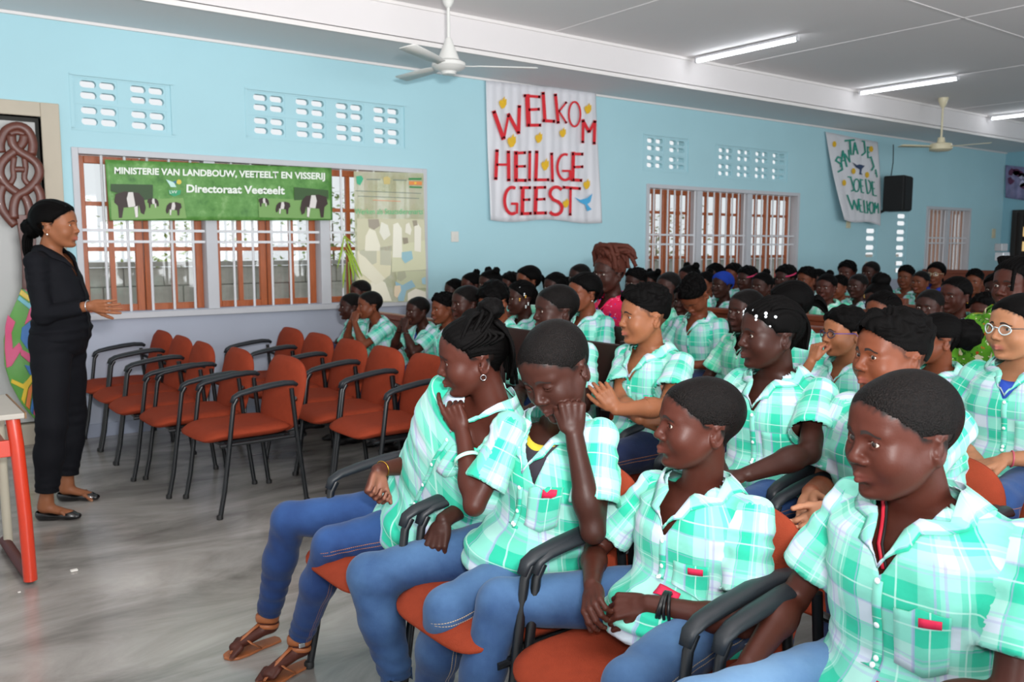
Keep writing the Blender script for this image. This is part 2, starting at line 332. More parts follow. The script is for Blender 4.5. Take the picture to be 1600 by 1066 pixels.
def bush(x, y, w, h, lab, col, seed):
    rn = random.Random(seed); r = empty('shrub', (x, y, -.15), label=lab, cat='shrub'); mb = MB()
    st = MB(); st.tube([(0, 0, 0), (.03, .02, h*.4), (0, 0, h*.8)], [.035, .025, .01], 7); st.build('stem', mat('bark', '6b5540', .9), r, smooth=True)
    for i in range(900):
        a, b, c = rn.gauss(0, .33), rn.gauss(0, .33), rn.random(); p = Vector((a*w, b*w, h*(.35+.65*c))); d = Vector((rn.gauss(0, 1), rn.gauss(0, 1), rn.gauss(0, .6))).normalized()*rn.uniform(.05, .09); e = d.cross(Vector((0, 0, 1))).normalized()*.02
        mb.add([p-e, p+d*.5-e*1.6, p+d, p+d*.5+e*1.6], [(0, 1, 2, 3)])
    tag(mb.build('foliage', mat(col+' leaf', col, .6), r, normals=False), kind='stuff')
bush(3.2, 11.4, 1.3, 2.3, 'sunlit yellow-green shrub outside behind the middle of the near window', '9cb04a', 1)
bush(5.6, 11.8, 1.5, 2.4, 'green shrub outside seen past the printed poster', '7f9c46', 2)
bush(9.5, 11.2, 1.2, 2.3, 'brownish bush outside seen through the left of the far window', '8d8456', 3)
bush(12.2, 11.6, 1.3, 2.3, 'olive bush outside seen through the right of the far window', '97915c', 4)
# ================================================================ furniture and fittings
m_ch = mat('chair upholstery', '8c3822', .8, noise=.16, nscale=34, bump=.4, bscale=320, spec=.15)
m_chm = mat('chair metal', '15181b', .35, spec=.5); m_arm = mat('chair arm plastic', '20252a', .45, spec=.4, bump=.1, bscale=400)
def make_chair(label, group):
    """conference chair facing -X, origin at the front feet line on the floor"""
    t = empty('armchair', (0, 0, 0), label=label, cat='chair', group=group)
    def cush(name, fn, nu=20, nv=16):
        mb = MB(); mb.grid(lambda u, v: fn(u, v, 1), nu, nv); mb.grid(lambda u, v: fn(u, v, -1), nu, nv)
        k = (nu+1)*(nv+1); f = lambda i, j: j*(nu+1)+i; ring = [f(i, 0) for i in range(nu)]+[f(nu, j) for j in range(nv)]+[f(i, nv) for i in range(nu, 0, -1)]+[f(0, j) for j in range(nv, 0, -1)]
        n = len(ring); mb.f += [(ring[i], ring[(i+1) % n], ring[(i+1) % n]+k, ring[i]+k) for i in range(n)]; mb.mi += [0]*n
        o = mb.build(name, m_ch, t, smooth=True); return o
    def sq(u, v, p=5.0):           # square to rounded square
        a, b = 2*u-1, 2*v-1; r = max(abs(a), abs(b)); n = (abs(a)**p+abs(b)**p)**(1/p)+1e-9; return a*r/n, b*r/n, r
    def seat(u, v, s):
        a, b, r = sq(u, v); e = (1-r**5)**.5; x = .205+a*.255; y = b*.235*(1+.03*a); dip = -.010*math.cos(a*1.4)*math.cos(b*1.3)
        wf = .028*max(0, -a-.45)**2*3.3
        return (x, y, .425-wf+(.030+.014*e+dip if s > 0 else -.004-.024*e)+(-.012*(r**8) if s > 0 else .012*(r**8)))
    cush('seat', seat)
    def back(u, v, s):
        a, b, r = sq(u, v, 3.2 if v > .5 else 5.5); h = .60+b*.205; w = .243*(1-.14*max(0, -b)**2)*(1+.0*b); e = (1-r**6)**.5
        lean = .435+(h-.40)*.24-.05*math.cos(a*1.25)+.05*.6; y = a*w
        return (lean+(-.022*e-.004 if s > 0 else .022*e+.006), y, h)
    cush('backrest', back)
    fr = MB(); fr.box((.03, -.20, .385), (.43, .20, .400)); fr.tube([(.02, -.235, .385), (.47, -.235, .385)], .010, 8); fr.tube([(.02, .235, .385), (.47, .235, .385)], .010, 8)
    fr.tube([(.06, -.24, .388), (.06, .24, .388)], .010, 8); fr.tube([(.40, -.24, .388), (.40, .24, .388)], .010, 8); fr.build('seat_frame', m_chm, t, smooth=40)
    br = MB(); br.tube([(.42, -.12, .39), (.50, -.12, .40), (.505, -.12, .47), (.515, -.12, .60)], .012, 8); br.tube([(.42, .12, .39), (.50, .12, .40), (.505, .12, .47), (.515, .12, .60)], .012, 8)
    br.tube([(.44, -.255, .60), (.50, -.16, .56), (.515, 0, .555), (.50, .16, .56), (.44, .255, .60)], .011, 8); br.build('back_bracket', m_chm, t, smooth=40)
    for sy in (-1, 1):
        y = .25*sy
        mb = MB(); mb.tube([(0, y, 0), (.03, y, .14), (.065, y, .38), (.095, y, .60), (.115, y, .632)], .0128, 10); mb.build('leg', m_chm, t, smooth=50)
        mb = MB(); mb.tube([(.50, y, 0), (.475, y, .20), (.445, y, .45), (.425, y, .655)], .0128, 10); mb.build('leg', m_chm, t, smooth=50)
        mb = MB(); pts = [(.085, y, .612), (.098, y, .640), (.130, y, .655), (.20, y, .668), (.30, y, .682), (.38, y, .688), (.435, y, .684), (.455, y, .672)]
        mb.tube(pts, [.016, .020, .023, .026, .027, .026, .023, .018], 14, flat=.62, up=(0, 0, 1)); mb.build('armrest', m_arm, t, smooth=True)
        for fx in (0, .50): mb = MB(); mb.lathe([(.014, 0), (.017, .002), (.017, .018), (.0135, .024)], 12, (fx, y, 0)); mb.build('foot_cap', mat('foot cap', '151515', .6), t, smooth=40)
    return t
chair0 = make_chair('', ''); used_ch = [False]
def chair(x, y, label, group, rz=0.):
    c = chair0 if not used_ch[0] else copy_tree(chair0); used_ch[0] = True
    c.location = (x, y, 0); c.rotation_euler = (0, 0, math.radians(rz)); c['label'] = label; c['group'] = group; return c
ga = 'empty rust-red armchairs in the front row'; gb = 'empty rust-red armchairs in the second row'
for x, y, l, rz in ((1.27, 6.71, 'empty rust-red armchair farthest from the camera in the front row, against the wall', 1), (1.27, 6.24, 'empty rust-red armchair second from the wall in the front row', 0), (1.265, 5.765, 'empty rust-red armchair in the middle of the front row', -1),
                (1.33, 5.26, 'empty rust-red armchair fourth from the wall in the front row', 0), (1.42, 4.70, 'empty rust-red armchair at the aisle end of the front row, fully in view', 3)):
    chair(x, y, l, ga, rz)
for x, y, l, rz in ((2.13, 6.36, 'empty rust-red armchair against the wall in the second row', 0), (2.12, 5.83, 'empty rust-red armchair second from the wall in the second row', 1), (2.12, 5.32, 'empty rust-red armchair in the middle of the second row', 0), (2.10, 4.80, 'empty rust-red armchair fourth from the wall in the second row', -1), (2.11, 4.29, 'empty rust-red armchair at the right end of the second row beside the thinking girl', 1)): chair(x, y, l, gb, rz)
g1 = 'occupied rust-red armchairs in the front row'; g2 = 'occupied rust-red armchairs in the second row'
for x, y, l in ((1.14, 2.41, 'rust-red armchair under the girl with the braided bun'), (1.19, 1.90, 'rust-red armchair under the boy resting his head on his fist'), (1.22, 1.39, 'rust-red armchair under the boy with clasped hands'), (1.25, .83, 'rust-red armchair under the boy nearest the camera')): chair(x, y, l, g1)
for x, y, l in ((2.40, 2.80, 'rust-red armchair under the boy with folded arms'), (2.22, 1.92, 'rust-red armchair under the girl with white hair beads'), (2.11, 1.33, 'rust-red armchair under the boy with the open hand, behind the clasped hands'), (2.12, .81, 'rust-red armchair behind the boy nearest the camera, mostly hidden')): chair(x, y, l, g2)
for x, y, l in ((2.95, 1.80, 'rust-red armchair under the boy in glasses touching his mouth'), (2.98, 1.28, 'rust-red armchair with its back showing at the right of the third row'), (3.0, .80, 'rust-red armchair at the right edge of the frame in the third row')): chair(x, y, l, 'rust-red armchairs in the third row')
# ---- pews
m_pew = mat('pew wood', '7a3a22', .4, noise=.35, nscale=9, spec=.5, stretch=(1, .6, 8), coat=.2)
def pew(x, y0, y1, label, ztop=.90, m=m_pew):
    """pew whose back stands at x, people sit on its -X side"""
    r = empty('pew', (x, (y0+y1)/2, 0), label=label, cat='pew', group='brown wooden pews'); L = (y1-y0)/2
    MB().box((-.44, -L+.03, .405), (-.02, L-.03, .445)).build('seat', m, r, bevel=.006)
    MB().box((-.02, -L+.03, .50), (.012, L-.03, ztop-.05)).build('back_panel', m, r, bevel=.004)
    MB().box((-.035, -L, ztop-.05), (.035, L, ztop)).build('top_rail', m, r, bevel=.010)
    for sy in (-1, 1): MB().prism([(-.46, sy*L-.02, 0), (.06, sy*L-.02, 0), (.035, sy*L-.02, ztop), (-.03, sy*L-.02, ztop), (-.08, sy*L-.02, .58), (-.44, sy*L-.02, .50)], (0, .04, 0)).build('end_panel', m, r, bevel=.006)
    MB().box((-.30, -L+.02, .30), (-.27, L-.02, .405)).build('apron', m, r)
    return r
ords = ['first', 'second', 'third', 'fourth', 'fifth', 'sixth', 'seventh', 'eighth', 'ninth', 'tenth']
PX = [3.36, 4.22, 5.08, 5.94, 6.80, 7.66, 8.52, 9.38]
for i, x in enumerate(PX): pew(x, 4.95 if i == 0 else 4.62, 6.75, f'brown wooden pew by the windows, {ords[i]} from the front of the wall-side block')
for i, x in enumerate(PX[2:7]): pew(x, .9, 4.15, f'brown wooden pew {ords[i]} from the front of the block nearer the camera')
p0_, p1_ = onX(1375, 421, 13.2), onX(1556, 418, 13.2)
r = empty('partition', (13.2, 6.4, 0), label='long low red-brown wooden partition behind the last pupils below the small window', cat='partition')
MB().box((0, float(p1_[1])-6.4, .0), (.05, 6.9-6.4, 1.02)).build('partition_panel', m_pew, r); MB().box((-.03, float(p1_[1])-6.43, 1.02), (.08, 6.9-6.4, 1.08)).build('top_rail', m_pew, r, bevel=.01)
# dark wooden chairs among the second block
def wood_chair(x, y, label):
    dw = mat('dark chair wood', '2a1713', .4, spec=.5); r = empty('wooden_chair', (x, y, 0), label=label, cat='chair', group='dark wooden chairs')
    MB().box((-.2, -.2, .43), (.2, .2, .46)).build('seat', dw, r, bevel=.008)
    for sx in (-1, 1):
        for sy in (-1, 1): MB().box((sx*.18-.018, sy*.18-.018, 0), (sx*.18+.018, sy*.18+.018, .43 if sx < 0 else .96)).build('leg', dw, r, bevel=.004)
    MB().box((.165, -.18, .70), (.19, .18, .94)).build('backrest', dw, r, bevel=.006); MB().box((.168, -.18, .54), (.188, .18, .59)).build('back_rail', dw, r)
qc = onZ(962, 545, .80); wood_chair(float(qc[0])-.18, float(qc[1]), 'dark wooden chair under the girl in front of the teacher in pink'); qc = onZ(812, 550, .80); wood_chair(float(qc[0])-.18, float(qc[1]), 'dark wooden chair behind the girl with the braided bun')
for px_, py_, D_, l_ in ((868, 485, 4.25, 'dark wooden chair under the tall boy behind the boy resting on his fist'), (1165, 486, 4.75, 'dark wooden chair under the solemn boy left of the beaded girl'), (1085, 462, 5.6, 'dark wooden chair under the boy bowing his head')):
    qc = onD(px_, py_, D_); wood_chair(float(qc[0])+.12, float(qc[1]), l_)
# ---- ceiling fans
def fan(top, zh, label, cream, rod, ang, R_=.58, cone=True):
    m = mat('fan enamel '+cream, cream, .35, spec=.5); r = empty('ceiling_fan', (top[0], top[1], ZC), label=label, cat='fan', group='white ceiling fans'); z = zh-ZC
    mb = MB(); mb.lathe([(.005, 0), (.062, -.002), (.060, -.03), (.036, -.10), (.018, -.125), (.013, -.13)], 24); mb.build('canopy', m, r, smooth=50)
    mb = MB(); mb.tube([(0, 0, -.1), (0, 0, z+.16)], .0125, 12); mb.build('down_rod', m, r, smooth=50)
    mb = MB(); pr = [(.012, z+.24), (.022, z+.235), (.085, z+.075), (.125, z+.055), (.130, z+.03), (.105, z+.005), (.06, z-.01), (.05, z-.03), (.03, z-.034)] if cone else [(.012, z+.16), (.04, z+.155), (.05, z+.09), (.13, z+.075), (.14, z+.045), (.14, z+.005), (.10, z-.02), (.02, z-.022)]
    mb.lathe(pr, 32); mb.build('motor_housing', m, r, smooth=40)
    for k in range(3):
        a = math.radians(ang+120*k); c, s_ = math.cos(a), math.sin(a); T = lambda p: (p[0]*c-p[1]*s_, p[0]*s_+p[1]*c, p[2]); b = MB()
        prof = [(.10, -.030, .030), (.18, -.035, .035), (.24, -.055, .055), (R_, -.068, .068), (R_+.02, -.05, .05)]; V = []
        for xx, y0, y1 in prof: V += [T((xx, y0, z+.028)), T((xx, y1, z+.044))]
        b.add(V, [(2*i, 2*i+1, 2*i+3, 2*i+2) for i in range(4)]); b.build('blade', m, r, smooth=True, thick=.006)
fan((3.67, 5.66), 2.755, 'white ceiling fan with conical motor cover left of the WELKOM banner', 'dcdcd8', 0, -28, R_=.66)
fan((11.35, 5.78), 2.68, 'cream ceiling fan with a flat drum motor near the far speaker', 'd8cfb0', 0, 35, cone=False)
# ---- fluorescent tubes
def tube_light(x, y0, y1, label):
    r = empty('tube_light', (x, (y0+y1)/2, ZC-.012), label=label, cat='light', group='fluorescent tube lights on the ceiling'); L = abs(y1-y0)/2; bo = mat('fitting enamel', 'c9c9cc', .4)
    MB().box((-.022, -L, -.022), (.022, L, -.0)).build('batten', bo, r, bevel=.003)
    for s_ in (-1, 1): MB().box((-.016, s_*L-.014, -.056), (.016, s_*L+.014, -.02)).build('lamp_holder', bo, r, bevel=.003)
    mb = MB(); mb.tube([(0, -L+.016, -.042), (0, L-.016, -.042)], .0145, 12); mb.build('tube', mat('lit tube', 'ffffff', .4, emit=('f6faff', 16.)), r, smooth=50)
tube_light(6.90, 6.05, 4.87, 'lit fluorescent tube nearest the camera, above the WELKOM banner'); tube_light(9.92, 6.08, 4.9, 'lit fluorescent tube in the middle of the line, above the far window')
tube_light(13.4, 6.1, 4.92, 'lit fluorescent tube beyond the cream fan near the right edge'); tube_light(16.0-.35, 6.1, 5.2, 'farthest fluorescent tube, just a bright end at the right edge')
# ---- prints and banners: a px -> plane helper for each
def plane_px(Y, x0, y0, sc): return lambda u, v, dy=0.: tuple(float(c) for c in onY(x0+u/sc, y0+v/sc, Y-dy))
def stroke(mb, P, pts, w, dy=.004, serif=0.):
    """flat painted stroke through pts (crop coordinates), w wide"""
    for k_, (a, b) in enumerate(zip(pts[:-1], pts[1:])):
        dy = dy+.00012*(1+len(mb.f) % 5*.2); a, b = np.array(a, float), np.array(b, float); d = b-a; L = np.linalg.norm(d); d /= L+1e-9; n = np.array([-d[1], d[0]])*w/2; e = d*w*.25
        mb.add([P(*(a-n-e), dy), P(*(a+n-e), dy), P(*(b+n+e), dy), P(*(b-n+e), dy)], [(0, 1, 2, 3)])
    if serif:
        for q, o in ((pts[0], pts[1]), (pts[-1], pts[-2])):
            q, o = np.array(q, float), np.array(o, float); d = (q-o)/np.linalg.norm(q-o); n = np.array([-d[1], d[0]]); mb.add([P(*(q-n*serif-d*4+d*5), dy), P(*(q+n*serif+d*1), dy), P(*(q+n*w*.4-d*serif), dy), P(*(q-n*w*.4-d*serif), dy)], [(0, 1, 2, 3)])
def poly(mb, P, pts, dy=.004): mb.add([P(*p, dy) for p in pts], [tuple(range(len(pts)))])
def ring(cx, cy, rx, ry, n=20, a0=0, a1=360): return [(cx+rx*math.cos(math.radians(a0+(a1-a0)*i/n)), cy-ry*math.sin(math.radians(a0+(a1-a0)*i/n))) for i in range(n+1)]
m_satin = mat('white satin cloth', 'd9d9de', .38, spec=.5, sheen=.3, noise=.05, nscale=5, bump=.0); m_red = mat('red paint', 'd4202c', .6); m_yel = mat('yellow paint', 'e3b422', .6, noise=.2, nscale=60); m_tealp = mat('teal paint', '1f8f7c', .6)
# WELKOM HEILIGE GEEST
SCW = 964/190
PW = plane_px(6.955, 760, 140, SCW)
r = empty('welkom_banner', (5.7, 6.98, 2.4), label='white satin banner painted in red with WELKOM HEILIGE GEEST', cat='banner')
cw = MB(); cor = [(0, -75), (872, 20), (915, 1052), (32, 1035)]
def bw_(u, v):
    a = np.array(cor[0])*(1-u)+np.array(cor[1])*u; b = np.array(cor[3])*(1-u)+np.array(cor[2])*u; q = a*(1-v)+b*v; q[1] += 12*math.sin(u*9)*v**3
    p = np.array(PW(q[0], q[1])); p[1] += .006+.008*math.sin(u*38+math.sin(v*5)*1.5)*(.3+v*.5)+.004*math.sin(u*83+v*4); return tuple(p)
cw.grid(bw_, 80, 24); w_off = (5.7, 6.98, 2.4)
def rel(o, off):
    for v in o.data.vertices: v.co -= Vector(off)
    return o
rel(cw.build('cloth', m_satin, r, smooth=True, normals=False, thick=.002), w_off)
LET = {  # letters of the banner as strokes in the crop's coordinates (pts, width)
 'W': [([(60, 175), (135, 390)], 26), ([(140, 385), (175, 205)], 16), ([(175, 195), (255, 345)], 22), ([(255, 345), (262, 130)], 22)],
 'E': [([(325, 45), (335, 285)], 30), ([(300, 48), (425, 58)], 18), ([(335, 160), (420, 155)], 18), ([(330, 283), (430, 282)], 20)],
 'L': [([(450, 25), (465, 250)], 22), ([(450, 246), (540, 252)], 20)], 'K': [([(548, 38), (570, 265)], 20), ([(575, 175), (635, 100)], 12), ([(575, 170), (635, 265)], 12)],
 'O': [(ring(700, 195, 46, 98), 12)], 'M': [([(768, 240), (765, 420)], 18), ([(765, 245), (815, 335)], 20), ([(815, 335), (862, 250)], 18), ([(860, 250), (855, 430)], 20)],
 'H': [([(85, 480), (75, 710)], 22), ([(175, 490), (178, 722)], 22), ([(80, 595), (180, 595)], 16)], 'E2': [([(235, 495), (235, 725)], 26), ([(230, 505), (310, 500)], 18), ([(235, 610), (310, 608)], 16), ([(230, 718), (315, 720)], 20)],
 'I': [([(345, 490), (342, 722)], 18)], 'L2': [([(400, 490), (392, 718)], 22), ([(385, 716), (495, 715)], 18)], 'I2': [([(518, 505), (525, 728)], 18)],
 'G': [(ring(625, 615, 62, 102, 18, 75, 300), 16), ([(605, 645), (665, 645), (662, 715)], 14)], 'E3': [([(690, 500), (685, 722)], 22), ([(680, 510), (765, 512)], 18), ([(690, 615), (765, 612)], 16), ([(685, 716), (755, 720)], 20)],
 'G2': [(ring(205, 880, 60, 105, 18, 70, 290), 20), ([(200, 905), (245, 905), (242, 980)], 16)], 'E4': [([(290, 775), (285, 985)], 24), ([(270, 778), (350, 778)], 18), ([(290, 875), (345, 872)], 16), ([(275, 985), (355, 982)], 20)],
 'E5': [([(395, 775), (388, 982)], 24), ([(380, 778), (470, 775)], 18), ([(395, 872), (465, 868)], 16), ([(380, 980), (475, 978)], 20)],
 'S': [(ring(555, 825, 50, 52, 12, 40, 200)+[(530, 872), (575, 892)]+ring(548, 940, 52, 52, 12, 60, -140), 20)], 'T': [([(610, 775), (745, 785)], 18), ([(668, 780), (665, 995)], 16)]}
LN = {'E2': 'E', 'L2': 'L', 'I2': 'I', 'E3': 'E', 'G2': 'G', 'E4': 'E', 'E5': 'E'}
for k, sts in LET.items():
    mb = MB()
    for pts, w in sts: stroke(mb, PW, pts, w*1.25, .016, serif=14 if len(pts) == 2 else 0)
    rel(mb.build('painted_letter', m_red, r, normals=False), w_off)
for cx, cy, rr_ in ((130, 110, 30), (200, 412, 34), (415, 385, 28), (605, 345, 25), (805, 155, 27), (465, 600, 30), (630, 905, 24), (795, 755, 26)):
    mb = MB(); poly(mb, PW, [(cx-rr_*.9, cy+rr_*.3), (cx-rr_, cy-rr_*.4), (cx-rr_*.5, cy-rr_*1.1), (cx-rr_*.3, cy-rr_*.7), (cx+rr_*.5, cy-rr_*1.9), (cx+rr_*.55, cy-rr_), (cx+rr_, cy-rr_*1.3), (cx+rr_, cy+rr_*.2), (cx+rr_*.4, cy+rr_*1.2), (cx-rr_*.3, cy+rr_*1.4)], .016); rel(mb.build('painted_flame', m_yel, r, normals=False, thick=.001), w_off)
mb = MB(); m_dove = mat('dove blue', '4aa8d8', .6)
for pl in ([(700, 855), (745, 875), (800, 860), (840, 825), (825, 890), (800, 910), (835, 950), (800, 965), (785, 915), (745, 895)],): poly(mb, PW, pl, .016)
rel(mb.build('painted_dove', m_dove, r, normals=False, thick=.001), w_off)
# SANTA JEJE banner (hangs away from the wall at its foot)
r = empty('santa_banner', (12.0, 6.9, 2.3), label='white banner with green painted lettering hanging askew beside the loudspeaker', cat='banner'); off = (12.0, 6.9, 2.3)
qa = [onY(1290, 206, 6.97), onY(1371, 222, 6.97), onY(1376, 352, 6.86), onY(1320, 344, 6.80)]
SC2 = 4.2625
def S2(u, v, dy=0.):     # crop coordinates -> on the hanging sheet
    px, py = 1280+u/SC2, 190+v/SC2; tv = min(1, max(0, (py-212)/136)); return tuple(float(c) for c in onY(px, py, 6.965-.14*tv-dy))
cb = MB(); cor2 = [(43, 68), (388, 136), (409, 690), (170, 655)]
def b2_(u, v):
    a = np.array(cor2[0])*(1-u)+np.array(cor2[1])*u; b = np.array(cor2[3])*(1-u)+np.array(cor2[2])*u; q = a*(1-v)+b*v; q[0] += 18*math.sin(v*3.1)*(u-.5); q[1] += 8*math.sin(u*7)*v; p = np.array(S2(q[0], q[1])); p[1] += .004*math.sin(u*30+v*3); return tuple(p)
cb.grid(b2_, 50, 24); rel(cb.build('cloth', m_satin, r, smooth=True, normals=False, thick=.002), off)
L2 = [[([(150, 245), (125, 235), (110, 260), (150, 285), (155, 320), (125, 335)], 11)], [([(145, 300), (158, 195)], 11), ([(158, 195), (185, 300)], 11), ([(150, 262), (175, 258)], 8)], [([(172, 215), (178, 280)], 9), ([(172, 215), (205, 270)], 9), ([(205, 270), (195, 190)], 9)],
 [([(172, 128), (235, 122)], 12), ([(205, 125), (212, 220)], 12)], [([(228, 220), (238, 140)], 11), ([(238, 140), (258, 215)], 11), ([(230, 188), (252, 185)], 8)], [([(285, 130), (300, 132)], 9), ([(300, 130), (308, 205), (285, 225)], 10)], [([(322, 170), (325, 240)], 10), ([(318, 170), (335, 172)], 8), ([(322, 205), (335, 205)], 8), ([(322, 240), (340, 240)], 8)],
 [([(345, 235), (365, 300), (350, 325)], 10)], [([(376, 320), (386, 370)], 9), ([(372, 345), (384, 342)], 7)],
 [([(190, 368), (215, 370)], 8), ([(210, 370), (235, 455), (215, 462)], 9)], [(ring(250, 425, 18, 42), 8)], [([(275, 385), (282, 470)], 9), ([(272, 385), (292, 390)], 7), ([(278, 428), (292, 430)], 7), ([(280, 470), (298, 475)], 7)], [([(310, 385), (322, 480)], 9), (ring(322, 435, 22, 45, 12, 80, -80), 8)], [([(352, 400), (360, 490)], 9), ([(350, 402), (368, 405)], 7), ([(356, 445), (370, 447)], 7), ([(360, 490), (382, 495)], 7)],
 [([(188, 490), (222, 585), (232, 525), (258, 590)], 10), ([(258, 590), (262, 520)], 10)], [([(262, 515), (275, 600)], 9), ([(262, 517), (280, 520)], 7), ([(268, 558), (282, 560)], 7), ([(274, 600), (292, 603)], 7)], [([(298, 525), (305, 606)], 9), ([(305, 606), (320, 608)], 7)], [([(318, 530), (325, 610)], 8), ([(340, 535), (322, 570)], 7), ([(322, 570), (345, 610)], 7)], [(ring(350, 575, 14, 38), 7)], [([(372, 540), (370, 610)], 8), ([(372, 540), (382, 580)], 7), ([(382, 580), (392, 545)], 7), ([(392, 545), (396, 610)], 8)]]
for sts in L2:
    mb = MB()
    for pts, w in sts: stroke(mb, S2, pts, w, .012)
    rel(mb.build('painted_letter', m_tealp, r, normals=False), off)
for cx, cy in ((102, 150), (347, 183), (230, 330), (320, 355), (167, 408)):
    mb = MB(); poly(mb, S2, ring(cx, cy, 13, 20, 12)[:-1], .012); rel(mb.build('painted_dot', m_yel, r, normals=False, thick=.001), off)
mb = MB(); poly(mb, S2, [(222, 270), (250, 290), (270, 285), (305, 295), (285, 315), (280, 340), (290, 355), (268, 352), (272, 320), (245, 305)], .012); rel(mb.build('painted_bird', mat('bird dark blue', '2b3f60', .6), r, normals=False, thick=.001), off)
# purple banner on the back wall
q = [onX(1571, 258, XB-.03), onX(1606, 262, XB-.03), onX(1606, 314, XB-.03), onX(1571, 309, XB-.03)]
r = empty('purple_banner', (XB-.03, 6.7, 2.5), label='mottled purple and mauve poster on the back wall at the right edge', cat='poster'); off = (XB-.03, 6.7, 2.5)
mb = MB(); mb.grid(lambda u, v: tuple(float(c)+(.006*math.sin(u*20) if k == 0 else 0) for k, c in enumerate((q[0]*(1-u)+q[1]*u)*(1-v)+(q[3]*(1-u)+q[2]*u)*v)), 20, 6); rel(mb.build('sheet', mat('mauve print', '7e7a9c', .7, noise=.5, nscale=9), r, smooth=True, normals=False, thick=.002), off)
rn = random.Random(4)
for i in range(9):
    u, v = rn.uniform(.1, .9), rn.uniform(.1, .9); c = (q[0]*(1-u)+q[1]*u)*(1-v)+(q[3]*(1-u)+q[2]*u)*v; mb = MB(); mb.add([(c[0]-.012, c[1]+.06*math.cos(a)*rn.uniform(.6, 1.2), c[2]+.06*math.sin(a)*rn.uniform(.6, 1.2)) for a in [k*.785 for k in range(8)]], [tuple(range(8))])
    rel(mb.build('printed_blot', mat(['maroon blot', 'pale blot'][i % 2], ['5a2a4a', 'b6b4cc'][i % 2], .7), r, normals=False, thick=.001), off)
# ---- green ministry banner
def fabric_print(name, stops, scale=6., trans=0.):
    if name in _M: return _M[name]
    m = mat(name, stops[0], .45, spec=.35); nt = m.node_tree; tc = node(nt, 'ShaderNodeTexCoord'); n = node(nt, 'ShaderNodeTexNoise', Scale=scale, Detail=7., Roughness=.68); nt.links.new(tc.outputs['Object'], n.inputs['Vector'])
    r_ = node(nt, 'ShaderNodeValToRGB'); cr = r_.color_ramp; cr.elements[0].position = .3; cr.elements[1].position = .72; cr.elements[0].color = (*lin(stops[0]), 1); cr.elements[1].color = (*lin(stops[-1]), 1)
    for i, s_ in enumerate(stops[1:-1]): e = cr.elements.new(.3+.42*(i+1)/(len(stops)-1)); e.color = (*lin(s_), 1)
    nt.links.new(n.outputs[0], r_.inputs[0]); nt.links.new(r_.outputs[0], bsdf(m).inputs['Base Color'])
    if trans:
        o = [q_ for q_ in nt.nodes if q_.type == 'OUTPUT_MATERIAL'][0]; t_ = nt.nodes.new('ShaderNodeBsdfTranslucent'); nt.links.new(r_.outputs[0], t_.inputs[0]); tp = nt.nodes.new('ShaderNodeBsdfTransparent'); tp.inputs[0].default_value = (.95, .95, .85, 1)
        a_ = nt.nodes.new('ShaderNodeMixShader'); a_.inputs[0].default_value = trans; nt.links.new(bsdf(m).outputs[0], a_.inputs[1]); nt.links.new(t_.outputs[0], a_.inputs[2])
        b_ = nt.nodes.new('ShaderNodeMixShader'); b_.inputs[0].default_value = .18; nt.links.new(a_.outputs[0], b_.inputs[1]); nt.links.new(tp.outputs[0], b_.inputs[2]); nt.links.new(b_.outputs[0], o.inputs[0])
    _M[name] = m; return m
YB_ = 6.935; SG = 1600/390; PG = plane_px(YB_, 150, 240, SG)
off = (2.4, YB_, 1.85); r = empty('green_banner', off, label='green printed vinyl banner of the Ministerie van Landbouw hung across the window', cat='banner')
gc = [(58, 38), (1510, 92), (1518, 428), (90, 430)]
def gb_(u, v):
    a = np.array(gc[0])*(1-u)+np.array(gc[1])*u; b = np.array(gc[3])*(1-u)+np.array(gc[2])*u; q_ = a*(1-v)+b*v; p = np.array(PG(*q_)); p[1] += .004+.004*math.sin(u*11+v*2)+.003*math.sin(u*25); return tuple(p)
mb = MB(); mb.grid(gb_, 60, 12); rel(mb.build('vinyl_sheet', fabric_print('grass print', ['35662c', '548a40', '64984e', '8ab374'], 9.), r, smooth=True, normals=False, thick=.002), off)
def text(body, crop_a, crop_b, h_crop, P, m, parent, off, name='lettering', Yl=None, bold=.012, sx=None):
    """flat lettering between two crop points along its baseline"""
    cu = bpy.data.curves.new(name, 'FONT'); cu.body = body; cu.size = 1.0; cu.offset = bold; cu.resolution_u = 3; cu.extrude = 0
    ob = bpy.data.objects.new(name, cu); COL.objects.link(ob); dg = bpy.context.evaluated_depsgraph_get(); me = bpy.data.meshes.new_from_object(ob.evaluated_get(dg)); bpy.data.objects.remove(ob)
    V = np.array([v.co[:] for v in me.vertices]); w = V[:, 0].max()-V[:, 0].min(); x0 = V[:, 0].min(); cap = .70
    A, B = np.array(crop_a, float), np.array(crop_b, float); d = B-A
    for v in me.vertices:
        u = (v.co[0]-x0)/w; q_ = A+d*u-np.array([0, 1])*(v.co[1]/cap)*h_crop; v.co = Vector(P(q_[0], q_[1], .010))-Vector(off)
    me.materials.clear(); me.materials.append(m); o = bpy.data.objects.new(name, me); COL.objects.link(o); o.parent = parent; return o
m_txt = mat('white print', 'e9efe6', .5)
text('MINISTERIE VAN LANDBOUW, VEETEELT EN VISSERIJ', (118, 128), (1468, 165), 40, PG, m_txt, r, off, bold=.032)
text('Directoraat Veeteelt', (580, 247), (1210, 260), 48, PG, m_txt, r, off, bold=.032)
def prints(items, P, r, off, dy=.0085):
    for k_, (nm, col, pts) in enumerate(items): mb = MB(); poly(mb, P, pts, dy+k_*.0004); rel(mb.build(nm, mat('print '+col, col, .55), r, normals=False), off)
